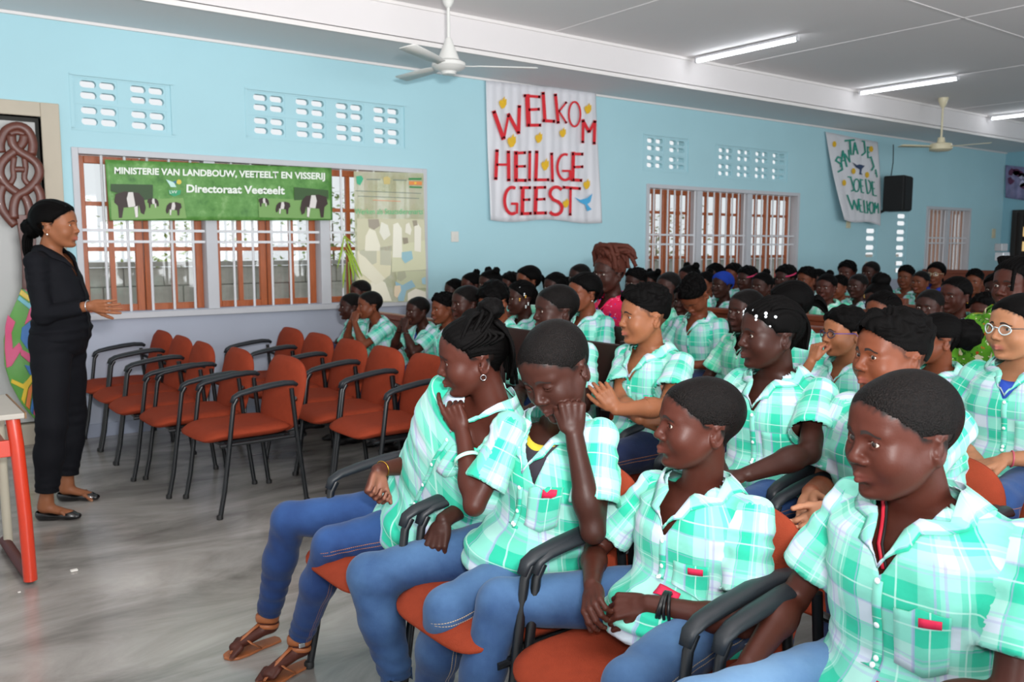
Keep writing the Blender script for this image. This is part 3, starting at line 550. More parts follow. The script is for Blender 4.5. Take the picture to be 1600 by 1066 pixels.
def cow(x, y, s, fl, main='33231f'):
    f = lambda L: [(x+fl*a*s, y+b*s) for a, b in L]
    return [('printed_cow', main, f([(-60, -40), (-20, -52), (40, -45), (62, -20), (70, 20), (62, 48), (48, 40), (40, 5), (35, 60), (25, 60), (20, 15), (-25, 18), (-32, 62), (-45, 62), (-50, 10), (-66, -5)])),
            ('printed_cow_patch', 'd8d4d0', f([(-5, -48), (15, -48), (25, 10), (20, 14), (-5, 16), (-12, -20)])), ('printed_cow_patch', 'e0dcd8', f([(20, 15), (35, 10), (36, 58), (26, 60)]))]
prints([('printed_pasture', '7aa35c', [(95, 300), (560, 285), (580, 415), (100, 425)]), ('printed_pasture', '76a05a', [(1040, 285), (1500, 300), (1505, 420), (1045, 408)]), ('printed_thicket', '2e4a26', [(95, 195), (365, 200), (365, 290), (300, 300), (95, 240)]), ('printed_thicket', '35542b', [(1270, 215), (1490, 235), (1490, 290), (1270, 300)])], PG, r, off, .007)
prints(cow(215, 320, 1.5, 1)+cow(365, 315, .55, 1)+cow(500, 350, .75, -1)+cow(1075, 310, .5, 1)+cow(1200, 345, .7, -1)+cow(1400, 330, 1.3, -1), PG, r, off, .0095)
prints([('printed_emblem', '2e9a68', [(465, 235), (545, 235), (540, 262), (500, 275), (470, 262)]), ('printed_emblem', 'bfe3da', [(448, 165), (500, 185), (515, 215), (480, 215)]), ('printed_emblem', 'd9c24a', ring(532, 182, 16, 16, 12)[:-1]), ('printed_emblem', '2b6f86', [(490, 180), (520, 172), (510, 195)])], PG, r, off)
text('LVV', (472, 255), (520, 255), 18, PG, m_txt, r, off)
# ---- translucent poster on the right bay
YP = 6.93; SP = 678/140; PP = plane_px(YP, 540, 260, SP); off = (3.87, YP, 1.5)
r = empty('printed_poster', off, label='tall pale translucent printed poster, Werken als Staatsdierenarts, over the right window bay', cat='poster')
pc = [(62, 38), (590, 52), (612, 1020), (78, 1035)]
def pb_(u, v):
    a = np.array(pc[0])*(1-u)+np.array(pc[1])*u; b = np.array(pc[3])*(1-u)+np.array(pc[2])*u; q_ = a*(1-v)+b*v; p = np.array(PP(*q_)); p[1] += .003*math.sin(u*9); return tuple(p)
mb = MB(); mb.grid(pb_, 24, 30); rel(mb.build('poster_sheet', fabric_print('poster paper', ['b9c496', 'dfe3bc', 'eef0d8', 'e6d8b8'], 3., trans=.45), r, smooth=True, normals=False), off)
text('Werken als Staatsdierenarts', (72, 362), (585, 362), 42, PP, mat('green print', '5fc98a', .5), r, off, bold=.0)
for (a, b, w_) in (((160, 98), (262, 100), 8), ((360, 103), (460, 106), 8), ((75, 185), (570, 205), 5), ((95, 225), (555, 243), 5)): mb = MB(); stroke(mb, PP, [a, b], w_, .01); rel(mb.build('printed_line', mat('grey print', '7f8c7c', .5), r, normals=False), off)
mb = MB(); stroke(mb, PP, [(205, 255), (415, 265)], 5, .01); rel(mb.build('printed_line', mat('orange print', 'e09a70', .5), r, normals=False), off)
prints([('printed_emblem', '3fae84', [(80, 75), (120, 70), (135, 95), (110, 145), (85, 130)]), ('printed_emblem', 'c9b878', [(285, 85), (315, 75), (340, 90), (335, 135), (290, 135)]), ('printed_flag', '2f8a4a', [(478, 88), (575, 88), (575, 102), (478, 102)]), ('printed_flag', 'e08a4a', [(480, 112), (578, 115), (578, 142), (480, 140)]), ('printed_flag', '2f8a4a', [(482, 150), (578, 155), (578, 165), (482, 162)]), ('printed_flag', 'f0c84a', ring(528, 127, 9, 9, 8)[:-1])], PP, r, off)
def pale(c, k=.42): a = [int(c[i:i+2], 16) for i in (0, 2, 4)]; return ''.join('%02x' % int(v*(1-k)+w*k) for v, w in zip(a, (238, 236, 214)))
def fc(c, *pts): return ('printed_figure', pale(c), list(pts))
prints([(n_, pale(c_), p_) for n_, c_, p_ in [('printed_scene', 'b8b491', [(85, 395), (592, 400), (600, 560), (88, 640)]), ('printed_scene', 'd8cfa8', [(88, 640), (350, 640), (340, 820), (88, 1020)]), ('printed_scene', 'c6c79c', [(350, 600), (600, 560), (610, 780), (350, 800)]), ('printed_scene', 'a9ae84', [(380, 800), (608, 790), (610, 920), (390, 940)]), ('printed_scene', 'a8a890', [(105, 640), (235, 640), (235, 730), (200, 745), (110, 690)]), ('printed_scene', 'a8a890', [(262, 640), (345, 640), (345, 750), (262, 745)])]], PP, r, off, .007)
prints([fc('6f6255', (170, 400), (250, 400), (260, 450), (215, 480), (175, 460)), fc('ece6d2', (180, 470), (225, 490), (262, 600), (260, 640), (145, 640), (150, 530)), fc('e6e4d8', (270, 420), (320, 445), (340, 520), (290, 560), (255, 500)), fc('f0ece0', (360, 440), (395, 425), (425, 470), (430, 690), (355, 690)), fc('ece6da', (455, 440), (480, 425), (500, 480), (490, 520), (450, 500)), fc('ece6da', (520, 450), (545, 430), (572, 470), (570, 650), (520, 640)), fc('6a5c4c', (505, 410), (540, 408), (545, 445), (515, 455)),
 fc('5f5140', (430, 540), (470, 540), (475, 580), (440, 590)), fc('5fa8c8', (425, 650), (500, 640), (510, 700), (450, 735), (425, 700)), fc('efe8d2', (190, 880), (250, 850), (300, 880), (350, 1020), (180, 1020)), fc('e8e0c8', (90, 650), (150, 690), (300, 850), (230, 900), (110, 800)), fc('86886a', (395, 800), (450, 795), (460, 840), (420, 870), (385, 850)), fc('5c9fc6', (375, 870), (430, 900), (500, 860), (530, 910), (460, 940), (440, 1020), (400, 1020)), fc('e2c4a0', (370, 905), (415, 900), (420, 940), (390, 1000), (368, 980)), fc('6fb0d8', (575, 850), (605, 835), (607, 895), (580, 890)), fc('efe6d8', (470, 960), (530, 925), (605, 950), (610, 1015), (470, 1020))], PP, r, off, .0095)
# ---- carved paddle on the door
DC = YW-.012; P1_ = lambda x, y, dy=0.: np.array(onY(x, y, DC-dy)); off = tuple(float(c) for c in onY(45, 420, DC)); cr_ = empty('carved_paddle', off, label='carved wooden paddle with interlaced brown top and painted leaf-shaped blade on the door', cat='carving')
m_cw = mat('carved wood varnished', '5e3024', .4, noise=.3, nscale=20, spec=.5, coat=.1)
CR = lambda u, v: (u/3.95, 150+v/3.95)
bands = [[(8, 350), (2, 290), (35, 215), (105, 185), (170, 212), (203, 290), (195, 365)], [(70, 240), (78, 295), (125, 345), (185, 380), (232, 425), (243, 480), (212, 540), (160, 588), (105, 620), (84, 690), (88, 760)], [(152, 240), (140, 290), (92, 340), (40, 380), (4, 430), (2, 490), (40, 548), (100, 595), (155, 625), (182, 700), (180, 770)],
         [(215, 545), (250, 610), (245, 690), (200, 760), (165, 800)], [(22, 545), (0, 610), (10, 690), (50, 750), (95, 800)], [(88, 372), (80, 440), (84, 500), (62, 545)], [(150, 378), (158, 440), (150, 510), (180, 548)], [(88, 455), (120, 452), (152, 456)], [(60, 235), (105, 222), (155, 238)]]
for i, b in enumerate(bands):
    Pn = [P1_(*CR(*p), .03+.006*(i % 2)) for p in b]; sm_ = []
    for k in range(len(Pn)-1):
        for t in (0, .33, .66):
            a0, a1, a2, a3 = Pn[max(k-1, 0)], Pn[k], Pn[k+1], Pn[min(k+2, len(Pn)-1)]; sm_.append(.5*((2*a1)+(-a0+a2)*t+(2*a0-5*a1+4*a2-a3)*t*t+(-a0+3*a1-3*a2+a3)*t**3))
    sm_.append(Pn[-1]); mb = MB(); mb.tube([p-np.array(off) for p in sm_], .031 if i < 5 else .020, 10, flat=.5, up=(0, 1, 0)); mb.build('carved_band', m_cw, cr_, smooth=True)
def slab(name, pts, col, d0, d1, m=None):
    mb = MB(); mb.prism([P1_(x, y, d0)-np.array(off) for x, y in pts], (0, d0-d1, 0)); return mb.build(name, m or mat('paint '+col, col, .25, spec=.6, coat=.5), cr_, bevel=.003)
axx = lambda y: 33+(y-195)*.052
neck = [(24, 336), (46, 336), (axx(400)+12, 375), (axx(410)+9, 410), (axx(450)+11, 452), (axx(450)-12, 452), (axx(410)-10, 412), (axx(380)-11, 385)]
slab('carved_neck', neck, '', .006, .04, m_cw)
hw = {450: 13, 470: 22, 500: 37, 530: 45, 570: 46, 600: 38, 630: 23, 645: 12, 657: 1}; ys = sorted(hw)
blade = [(axx(y)-hw[y], y) for y in ys]+[(axx(y)+hw[y], y) for y in reversed(ys[:-1])]
slab('blade', blade, '4f9a2c', .002, .024)
pan = [('d8467a', [(40, 448), (58, 448), (60, 458), (40, 455)]), ('e8c520', [(33, 452), (45, 462), (62, 455), (63, 462), (45, 471), (30, 460)]), ('6cc0d0', [(30, 462), (45, 474), (64, 464), (66, 472), (47, 484), (27, 468)]), ('d8467a', [(47, 480), (64, 474), (76, 500), (60, 508), (48, 500), (38, 508)]),
 ('d8467a', [(12, 492), (24, 503), (18, 520), (20, 545), (30, 535), (35, 545), (18, 572), (10, 575), (7, 545), (8, 510)]), ('2a6fb5', [(34, 512), (50, 500), (75, 505), (88, 540), (60, 550), (42, 545), (32, 530)]), ('d8467a', [(32, 545), (45, 552), (70, 558), (85, 570), (66, 572), (45, 566), (32, 555)]),
 ('2a6fb5', [(38, 570), (60, 575), (88, 575), (84, 598), (62, 592), (46, 585)]), ('e8c520', [(18, 592), (36, 600), (42, 594), (50, 584), (62, 584), (72, 598), (74, 604), (66, 600), (58, 592), (50, 596), (44, 606), (38, 632), (33, 624), (37, 608), (17, 598)]), ('e07a2a', [(40, 634), (44, 608), (51, 598), (59, 596), (68, 608), (63, 612), (57, 602), (50, 610), (46, 640)]), ('2a6fb5', [(47, 642), (52, 612), (57, 608), (66, 620), (70, 632), (62, 645), (60, 626), (54, 624), (51, 648)]), ('d8467a', [(52, 646), (54, 626), (61, 626), (64, 642), (57, 655)])]
for i, (c, pts) in enumerate(pan): slab('painted_panel', pts, c, .024, .029+.0008*i)
# ---- desk at the left edge
m_or = mat('desk frame enamel', 'd23a1e', .32, spec=.6, coat=.3); r = empty('school_desk', (.2, 4.3, 0), label='school desk with red-orange tubular frame at the left edge', cat='desk')
def dk_(name, fn, m, **k): mb = MB(); fn(mb); return mb.build(name, m, r, **k)
dk_('desktop', lambda b: b.box((-.85, -.24, .715), (.315, .34, .738)), mat('desktop laminate', 'b9b3a8', .5, noise=.06), bevel=.004)
dk_('edge_band', lambda b: b.box((.315, -.24, .714), (.322, .34, .739)), mat('worn ply edge', '8a6a4c', .8, noise=.3, nscale=40))
for xx in (.275, -.80):
    dk_('leg', lambda b: b.tube([(xx, -.20, .714), (xx+.008, -.215, .60), (xx+.02, -.225, .30), (xx+.025, -.23, .015)], .027, 14), m_or, smooth=50)
    dk_('leg', lambda b: b.tube([(xx, .26, .714), (xx+.005, .29, .3), (xx+.01, .31, .03)], .020, 12), mat('desk leg cream', 'c9c2ae', .45), smooth=50)
    dk_('floor_skid', lambda b: b.tube([(xx+.025, -.235, .028), (xx+.012, .05, .028), (xx+.0, .36, .03)], .024, 12), mat('skid dark red', '5a2420', .5), smooth=50)
dk_('apron', lambda b: b.box((-.80, -.215, .555), (.275, -.19, .625)), m_or, bevel=.004); dk_('shelf', lambda b: b.box((-.80, -.17, .56), (.27, .28, .575)), mat('desk shelf', 'd08a78', .6))
tag(MB().box((0, 0, 0), (.030, .022, .008)).build('paper_scrap', mat('paper white', 'e8e4dc', .8), bevel=.003, loc=(.66, 4.10, .001)), 'small crumpled scrap of white paper on the floor by the desk leg', 'litter')
tag(MB().box((0, 0, 0), (.012, .010, .005)).build('paper_crumb', mat('paper white', 'e8e4dc', .8), bevel=.002, loc=(.44, 3.98, .001)), 'tiny white crumb of paper on the floor at the left edge', 'litter')
# ---- loudspeaker, sockets, switches
m_blk = mat('speaker black', '0e0f11', .7, bump=.3, bscale=300)
r = empty('wall_loudspeaker', (11.98, 6.72, 2.18), rz=math.radians(12), label='black loudspeaker hung on the blue wall beside the green-lettered banner', cat='loudspeaker')
MB().prism([(-.19, -.17, -.25), (.19, -.17, -.25), (.15, .13, -.25), (-.15, .13, -.25)], (0, 0, .50)).build('cabinet', m_blk, r, bevel=.02)
MB().box((-.17, -.182, -.23), (.17, -.17, .23)).build('grille', mat('grille cloth', '141517', .9, bump=.6, bscale=500), r, bevel=.006)
mb = MB(); mb.tube([(0, .12, -.22), (-.06, .26, -.30)], .018, 8); mb.box((-.12, .20, -.36), (.0, .28, -.24)); mb.build('wall_bracket', m_blk, r)
def plate(px, py, w, h, label, name, n=0, col='d8d6cf'):
    p = onY(px, py, YW); r = empty(name, (float(p[0]), YW-.001, float(p[2])), label=label, cat='switch'); MB().box((-w/2, -.012, -h/2), (w/2, 0, h/2)).build('plate', mat('plate '+col, col, .4), r, bevel=.003)
    MB().box((-w*.2, -.018, -h*.2), (w*.2, -.011, h*.2)).build('rocker', mat('plate '+col, col, .4), r, bevel=.002)
plate(710, 370, .085, .10, 'white light switch on the blue wall left of the WELKOM banner', 'light_switch')
plate(1325, 350, .10, .12, 'cream junction box on the wall below the green-lettered banner', 'junction_box', col='cfc6a8'); plate(1552, 365, .12, .16, 'cream switch plate on the blue wall right of the small window', 'wall_plate', col='cfc6a8')
mb = MB(); a_, b_ = onY(1396, 226, YW-.006), onY(1392, 278, YW-.006); mb.tube([a_, (a_+b_)/2+np.array([.03, 0, 0]), b_], .006, 6); tag(mb.build('speaker_cable', m_blk), 'thin dark cable running down the wall to the loudspeaker', 'cable')
# ---- camera tripod at the right
q = onD(1566, 396, 8.0); r = empty('camera_tripod', (float(q[0]), float(q[1]), 0), label='pale tripod with a small video head standing among the pupils at right', cat='tripod'); zt = float(q[2]); m_sil = mat('tripod silver', 'b9bdc2', .35, metal=.3)
for k in range(3): a = math.radians(200+120*k); mb = MB(); mb.tube([(.03*math.cos(a), .03*math.sin(a), zt-.16), (.42*math.cos(a), .42*math.sin(a), .01)], [.020, .012], 8); mb.build('leg', mat('tripod white', 'd6d8da', .4), r, smooth=50)
mb = MB(); mb.tube([(0, 0, zt-.35), (0, 0, zt-.06)], .014, 8); mb.build('centre_column', m_sil, r, smooth=50); mb = MB(); mb.lathe([(.03, zt-.20), (.042, zt-.18), (.042, zt-.13), (.025, zt-.11)], 14); mb.build('collar', mat('tripod dark', '2a2d30', .5), r, smooth=50)
MB().box((-.06, -.04, zt-.07), (.07, .04, zt+.01)).build('pan_head', m_sil, r, bevel=.008); MB().box((-.09, -.035, zt+.02), (.03, .035, zt+.09)).build('camera_body', mat('camera grey', '8d9094', .4), r, bevel=.008); mb = MB(); mb.tube([(0, -.03, zt-.03), (.12, -.2, zt-.12), (.16, -.30, zt-.17)], .009, 8); mb.build('pan_handle', mat('tripod dark', '2a2d30', .5), r, smooth=50)
# ---- potted palm seedling in front of the poster
q0 = onY(540, 470, 6.80); r = empty('potted_palm', (float(q0[0]), 6.72, 0), label='small potted palm with a few arching leaves before the poster', cat='plant'); xo = float(q0[0])
mb = MB(); mb.lathe([(.08, 0), (.10, .02), (.13, .22), (.14, .24), (.125, .24), (.11, .20)], 20); mb.build('pot', mat('terracotta', '8a4a30', .8), r, smooth=50)
mb = MB(); mb.tube([(0, 0, .2), (.01, .0, .8), (.0, .01, 1.30)], [.012, .010, .006], 8); mb.build('stem', mat('palm stem', '7f9a3c', .6), r, smooth=True)
for pts in ([(538, 368), (545, 385), (560, 420), (566, 432)], [(538, 368), (548, 378), (555, 384)], [(538, 368), (533, 395), (527, 420)], [(537, 390), (545, 400), (552, 428), (552, 440)], [(540, 385), (548, 400), (556, 424), (562, 436)], [(536, 450), (537, 430), (540, 412)]):
    P_ = [onY(px, py, 6.72+.01*i)-np.array([xo, 6.72, 0]) for i, (px, py) in enumerate(pts)]; mb = MB(); n_ = len(P_)
    for i in range(n_-1): w0, w1 = .011*math.sin(math.pi*(i+.3)/n_), .011*math.sin(math.pi*(i+1.3)/n_) if i < n_-2 else .002; mb.add([P_[i]-[w0, 0, 0], P_[i]+[w0, 0, 0], P_[i+1]+[w1, 0, 0], P_[i+1]-[w1, 0, 0]], [(0, 1, 2, 3)])
    mb.build('leaf', mat('palm leaf', '8fae34', .5, spec=.4), r, normals=False, thick=.002)
# ================================================================ people: signed-distance bodies, meshed with surface nets
from concurrent.futures import ThreadPoolExecutor
POOL = ThreadPoolExecutor(4); PAR = False
def nrm(v): v = np.asarray(v, float); return v/(np.linalg.norm(v)+1e-12)
class SDF:
    """list of primitives (fn, centre, reach, op, k); fn(points)->distance"""
    def __init__(s): s.p = []
    def add(s, fn, c, R, op='+', k=.01): s.p.append((fn, np.array(c, np.float32), float(R), op, float(k))); return s
    def cap(s, a, b, ra, rb=None, op='+', k=.01, flat=None):
        rb = ra if rb is None else rb
        a = np.array(a, np.float32); b = np.array(b, np.float32); ba = b-a; L2 = float(ba@ba)+1e-12
        if flat is None:
            def fn(p):
                pa = p-a; h = np.clip(pa@ba/L2, 0, 1); q = pa-h[:, None]*ba
                return np.sqrt(np.einsum('ij,ij->i', q, q))-(ra+(rb-ra)*h)
        else:               # flat=(dir, factor): section squeezed along dir
            d = nrm(flat[0]).astype(np.float32); fac = flat[1]
            def fn(p):
                pa = p-a; h = np.clip(pa@ba/L2, 0, 1); q = pa-h[:, None]*ba; u = q@d; q = q+(u*(1/fac-1))[:, None]*d
                l = np.sqrt(np.einsum('ij,ij->i', q, q)); r = ra+(rb-ra)*h
                return (l-r)*np.where(l > 1e-6, np.sqrt(np.clip(1-(u/fac/np.maximum(l, 1e-6))**2*(1-fac*fac), fac*fac, 1)), fac)
        return s.add(fn, (a+b)/2, math.sqrt(L2)/2+max(ra, rb), op, k)
    def ell(s, c, r, R=None, op='+', k=.01):
        c = np.array(c, np.float32); r = np.array(r, np.float32); R = None if R is None else np.array(R, np.float32)
        def fn(p):
            q = p-c
            if R is not None: q = q@R
            k0 = np.sqrt((((q/r)**2).sum(1)))+1e-6; k1 = np.sqrt(((q/(r*r))**2).sum(1))+1e-6
            return np.where(k0 < .3, -float(r.min())*(1-k0), k0*(k0-1)/k1)
        return s.add(fn, c, float(r.max()), op, k)
    def loft(s, st, op='+', k=.01):
        """st: stations (centre, forward dir, left dir, r_fwd, r_left, power)"""
        C0 = np.array([q[0] for q in st], np.float32); F = np.array([nrm(q[1]) for q in st], np.float32); Lf = np.array([nrm(q[2]) for q in st], np.float32)
        rf = np.array([q[3] for q in st], np.float32); rl = np.array([q[4] for q in st], np.float32)
        def fn(p):
            best = np.full(len(p), 1e9, np.float32); out = np.zeros(len(p), np.float32)
            for i in range(len(st)-1):
                ba = C0[i+1]-C0[i]; L2 = float(ba@ba); pa = p-C0[i]; hr = pa@ba/L2; h = np.clip(hr, 0, 1)
                q = pa-h[:, None]*ba; l = np.sqrt(np.einsum('ij,ij->i', q, q))
                m = l < best
                if not m.any(): continue
                best[m] = l[m]; hh = h[m]; qm = q[m]
                f = F[i]+(F[i+1]-F[i])*hh[:, None]; le = Lf[i]+(Lf[i+1]-Lf[i])*hh[:, None]
                a = rf[i]+(rf[i+1]-rf[i])*hh; b = rl[i]+(rl[i+1]-rl[i])*hh
                u = np.einsum('ij,ij->i', qm, f); v = np.einsum('ij,ij->i', qm, le)
                ax = ba/math.sqrt(L2); w = qm@ax
                u_, v_, w_ = u/a, v/b, w/(np.minimum(a, b)*.6)
                k0 = (np.abs(u_)**2.4+np.abs(v_)**2.4+np.abs(w_)**2.4)**(1/2.4)+1e-6
                out[m] = (k0-1)*np.minimum(a, b)*np.where(k0 > 1, 1.0, 1.0)
            return out
        c = C0.mean(0); return s.add(fn, c, float(np.abs(C0-c).sum(1).max()+max(rf.max(), rl.max())), op, k)
    def group(s, p):
        """sort points into 5 cm cells so that far primitives are skipped cell by cell"""
        q = np.floor(p/.05).astype(np.int64); key = (q[:, 0]*4096+q[:, 1])*4096+q[:, 2]; o = np.argsort(key, kind='stable'); k = key[o]
        st = np.concatenate([[0], np.nonzero(np.diff(k))[0]+1]); ct = np.diff(np.concatenate([st, [len(k)]]))
        return o, ((q[o[st]]+.5)*.05).astype(np.float32), ct
    def ev(s, p, G=None, mg=.014, par=True):
        if G is None:
            if PAR and par and len(p) > 14000: return np.concatenate(list(POOL.map(lambda c: s.ev(c, None, mg, False), np.array_split(p, 8))))
            if len(p) > 3000: G = s.group(p); o = G[0]; out = np.empty(len(p), np.float32); out[o] = s.ev(p[o], G, mg, False); return out
        d = np.full(len(p), .08, np.float32)
        for fn, c, R, op, k in s.p:
            if G is not None:
                q = G[1]-c; gm = np.einsum('ij,ij->i', q, q) < (R+mg+k+.044)**2
                if not gm.any(): continue
                m = np.repeat(gm, G[2])
            else:
                q = p-c; m = np.einsum('ij,ij->i', q, q) < (R+mg+k)**2
                if not m.any(): continue
            e = fn(p[m]).astype(np.float32)
            if op == '+': a = d[m]; h = np.clip(.5+.5*(a-e)/k, 0, 1); d[m] = a+(e-a)*h-k*h*(1-h)
            else: a = d[m]; h = np.clip(.5-.5*(a+e)/k, 0, 1); d[m] = a+(-e-a)*h+k*h*(1-h)
        return d
    def grad(s, p, e=.0012, par=True):
        p = p.astype(np.float32); back = None
        if PAR and par and len(p) > 5000: r = list(POOL.map(lambda c: s.grad(c, e, False), np.array_split(p, 8))); return np.concatenate([a[0] for a in r]), np.concatenate([a[1] for a in r])
        if len(p) > 3000: G = s.group(p); back = G[0]; p = p[back]
        else: G = None
        d0 = s.ev(p, G, .014, False); g = np.stack([s.ev(p+np.array(o, np.float32)*e, G, .014, False)-d0 for o in ((1, 0, 0), (0, 1, 0), (0, 0, 1))], 1)/e
        if back is not None: d1 = np.empty_like(d0); g1 = np.empty_like(g); d1[back] = d0; g1[back] = g; return d1, g1
        return d0, g
def nets(S, lo, hi, h, holes=(), newton=2):
    """surface nets of S in box lo..hi at voxel h -> verts, quads"""
    lo = np.array(lo, np.float32); hi = np.array(hi, np.float32); B = 8
    nb = np.maximum(1, np.ceil((hi-lo)/(h*B)).astype(int)); n = nb*B+1
    bi = np.stack(np.meshgrid(*[np.arange(k) for k in nb], indexing='ij'), -1).reshape(-1, 3)
    cen = (lo+(bi+.5)*B*h).astype(np.float32); dc = S.ev(cen, None, .075)
    act = np.abs(dc) < B*h*.87*1.35+.004
    V = np.ones(n, np.float32)*.05
    off = np.stack(np.meshgrid(*[np.arange(B+1)]*3, indexing='ij'), -1).reshape(-1, 3)
    ins = bi[(~act) & (dc < 0)]
    for b in ins: V[b[0]*B:b[0]*B+B+1, b[1]*B:b[1]*B+B+1, b[2]*B:b[2]*B+B+1] = -.05
    A = bi[act]
    if len(A) == 0: return np.zeros((0, 3)), np.zeros((0, 4), int)
    idx = (A[:, None, :]*B+off[None]).reshape(-1, 3)
    lin_ = np.unique((idx[:, 0]*n[1]+idx[:, 1])*n[2]+idx[:, 2])
    ii = np.stack([lin_//(n[1]*n[2]), (lin_//n[2]) % n[1], lin_ % n[2]], 1)
    V.reshape(-1)[lin_] = S.ev((lo+ii*h).astype(np.float32))
    I = V < 0
    c = I[:-1, :-1, :-1]; cnt = np.zeros(c.shape, np.int8)
    for dx in (0, 1):
        for dy in (0, 1):
            for dz in (0, 1): cnt += I[dx:n[0]-1+dx, dy:n[1]-1+dy, dz:n[2]-1+dz]
    am = (cnt > 0) & (cnt < 8)
    for (a, b) in holes:
        cc = [lo[k]+(np.arange(n[k]-1)+.5)*h for k in range(3)]
        m = [(cc[k] > a[k]) & (cc[k] < b[k]) for k in range(3)]
        am &= ~(m[0][:, None, None] & m[1][None, :, None] & m[2][None, None, :])
    ac = np.argwhere(am); ids = np.full(c.shape, -1, np.int32); ids[am] = np.arange(len(ac))
    cor = np.array([(x, y, z) for x in (0, 1) for y in (0, 1) for z in (0, 1)])
    cv = np.stack([V[ac[:, 0]+o[0], ac[:, 1]+o[1], ac[:, 2]+o[2]] for o in cor], 1)
    sm = np.zeros((len(ac), 3)); ct = np.zeros(len(ac))
    for i in range(8):
        for j in range(i+1, 8):
            if abs(cor[i]-cor[j]).sum() != 1: continue
            m = (cv[:, i] < 0) != (cv[:, j] < 0)
            t = cv[m, i]/(cv[m, i]-cv[m, j]); sm[m] += cor[i]+t[:, None]*(cor[j]-cor[i]); ct[m] += 1
    vs = lo+(ac+sm/ct[:, None])*h
    quads = []
    for ax in range(3):
        a0 = np.take(I, range(n[ax]-1), ax); a1 = np.take(I, range(1, n[ax]), ax)
        E = np.argwhere(a0 != a1); o1, o2 = [k for k in range(3) if k != ax]
        E = E[(E[:, o1] > 0) & (E[:, o2] > 0) & (E[:, o1] < n[o1]-1) & (E[:, o2] < n[o2]-1)]
        flip = a0[tuple(E.T)]
        q = []
        for (u, w) in ((0, 0), (1, 0), (1, 1), (0, 1)):
            g = E.copy(); g[:, o1] -= u; g[:, o2] -= w; q.append(ids[tuple(g.T)])
        q = np.stack(q, 1); ok = (q >= 0).all(1); q = q[ok]; flip = flip[ok]
        if ax == 1: flip = ~flip
        q[~flip] = q[~flip][:, ::-1]; quads.append(q)
    qs = np.concatenate(quads)
    vs = vs.astype(np.float32)
    for _ in range(newton):
        d, g = S.grad(vs); g2 = np.maximum((g*g).sum(1), .15); st = np.clip(d/g2, -h*.6, h*.6); vs = vs-(g*st[:, None]).astype(np.float32)
    return vs, qs
def merge(parts):
    vs = []; qs = []; o = 0
    for v, q in parts: vs.append(v); qs.append(q+o); o += len(v)
    return np.concatenate(vs), np.concatenate(qs)
def clip(vs, qs, g, snap=True):
    """keep where g(p)>0; snap the new border onto g=0"""
    gv = g(vs); keep = (gv[qs].mean(1) > 0); q2 = qs[keep]
    if snap and len(q2):
        e = np.concatenate([q2[:, [0, 1]], q2[:, [1, 2]], q2[:, [2, 3]], q2[:, [3, 0]]]); e.sort(1)
        key = e[:, 0].astype(np.int64)*len(vs)+e[:, 1]; u, c = np.unique(key, return_counts=True)
        bd = u[c == 1]; bv = np.unique(np.concatenate([bd//len(vs), bd % len(vs)]))
        bv = bv[np.abs(gv[bv]) < .03]
        if len(bv):
            p = vs[bv]; g0 = g(p); e_ = .001
            G = np.stack([g(p+np.array(o, np.float32)*e_)-g0 for o in ((1, 0, 0), (0, 1, 0), (0, 0, 1))], 1)/e_
            G2 = np.maximum((G*G).sum(1), .2); vs = vs.copy(); vs[bv] = p-G*(g0/G2)[:, None]
    return compact(vs, q2)
def compact(vs, qs):
    u, inv = np.unique(qs, return_inverse=True); return vs[u], inv.reshape(qs.shape)
def vnorm(vs, qs):
    a, b, c, d = [vs[qs[:, i]] for i in range(4)]; n = np.cross(c-a, d-b); out = np.zeros_like(vs)
    for i in range(4):
        for k in range(3): out[:, k] += np.bincount(qs[:, i], n[:, k], len(vs))
    return out/(np.linalg.norm(out, axis=1)[:, None]+1e-9)
def wob(p, f, seed):       # smooth pseudo noise in -1..1
    r = np.random.RandomState(seed); t = np.zeros(len(p))
    for i in range(6):
        d = r.normal(size=3); d /= np.linalg.norm(d); t += np.sin(p@d*f*(.7+.25*i)+r.rand()*6.28+1.2*np.sin(p@np.roll(d, 1)*f*.6))
    return t/3.2
def npmesh(name, vs, qs, mats, parent=None, uv=None, attrs=None, smooth=True, tris=None, thick=0., mi=None):
    me = bpy.data.meshes.new(name); nv = len(vs); me.vertices.add(nv); me.vertices.foreach_set('co', np.asarray(vs, np.float32).ravel())
    nq = len(qs); me.loops.add(nq*4); me.polygons.add(nq)
    me.loops.foreach_set('vertex_index', np.asarray(qs, np.int32).ravel()); me.polygons.foreach_set('loop_start', np.arange(nq, dtype=np.int32)*4)
    me.update(calc_edges=True)
    me.polygons.foreach_set('use_smooth', np.full(nq, smooth))
    for m in (mats if isinstance(mats, (list, tuple)) else [mats]): me.materials.append(m)
    if mi is not None: me.polygons.foreach_set('material_index', np.asarray(mi, np.int32))
    if uv is not None: l = me.uv_layers.new(name='UVMap'); l.data.foreach_set('uv', np.asarray(uv, np.float32).ravel())
    for k, a in (attrs or {}).items(): at = me.attributes.new(k, 'FLOAT', 'POINT'); at.data.foreach_set('value', np.asarray(a, np.float32))
    me.validate(); me.update()
    o = bpy.data.objects.new(name, me); COL.objects.link(o); o.parent = parent
    if thick: md = o.modifiers.new('solid', 'SOLIDIFY'); md.thickness = thick; md.offset = 1
    return o

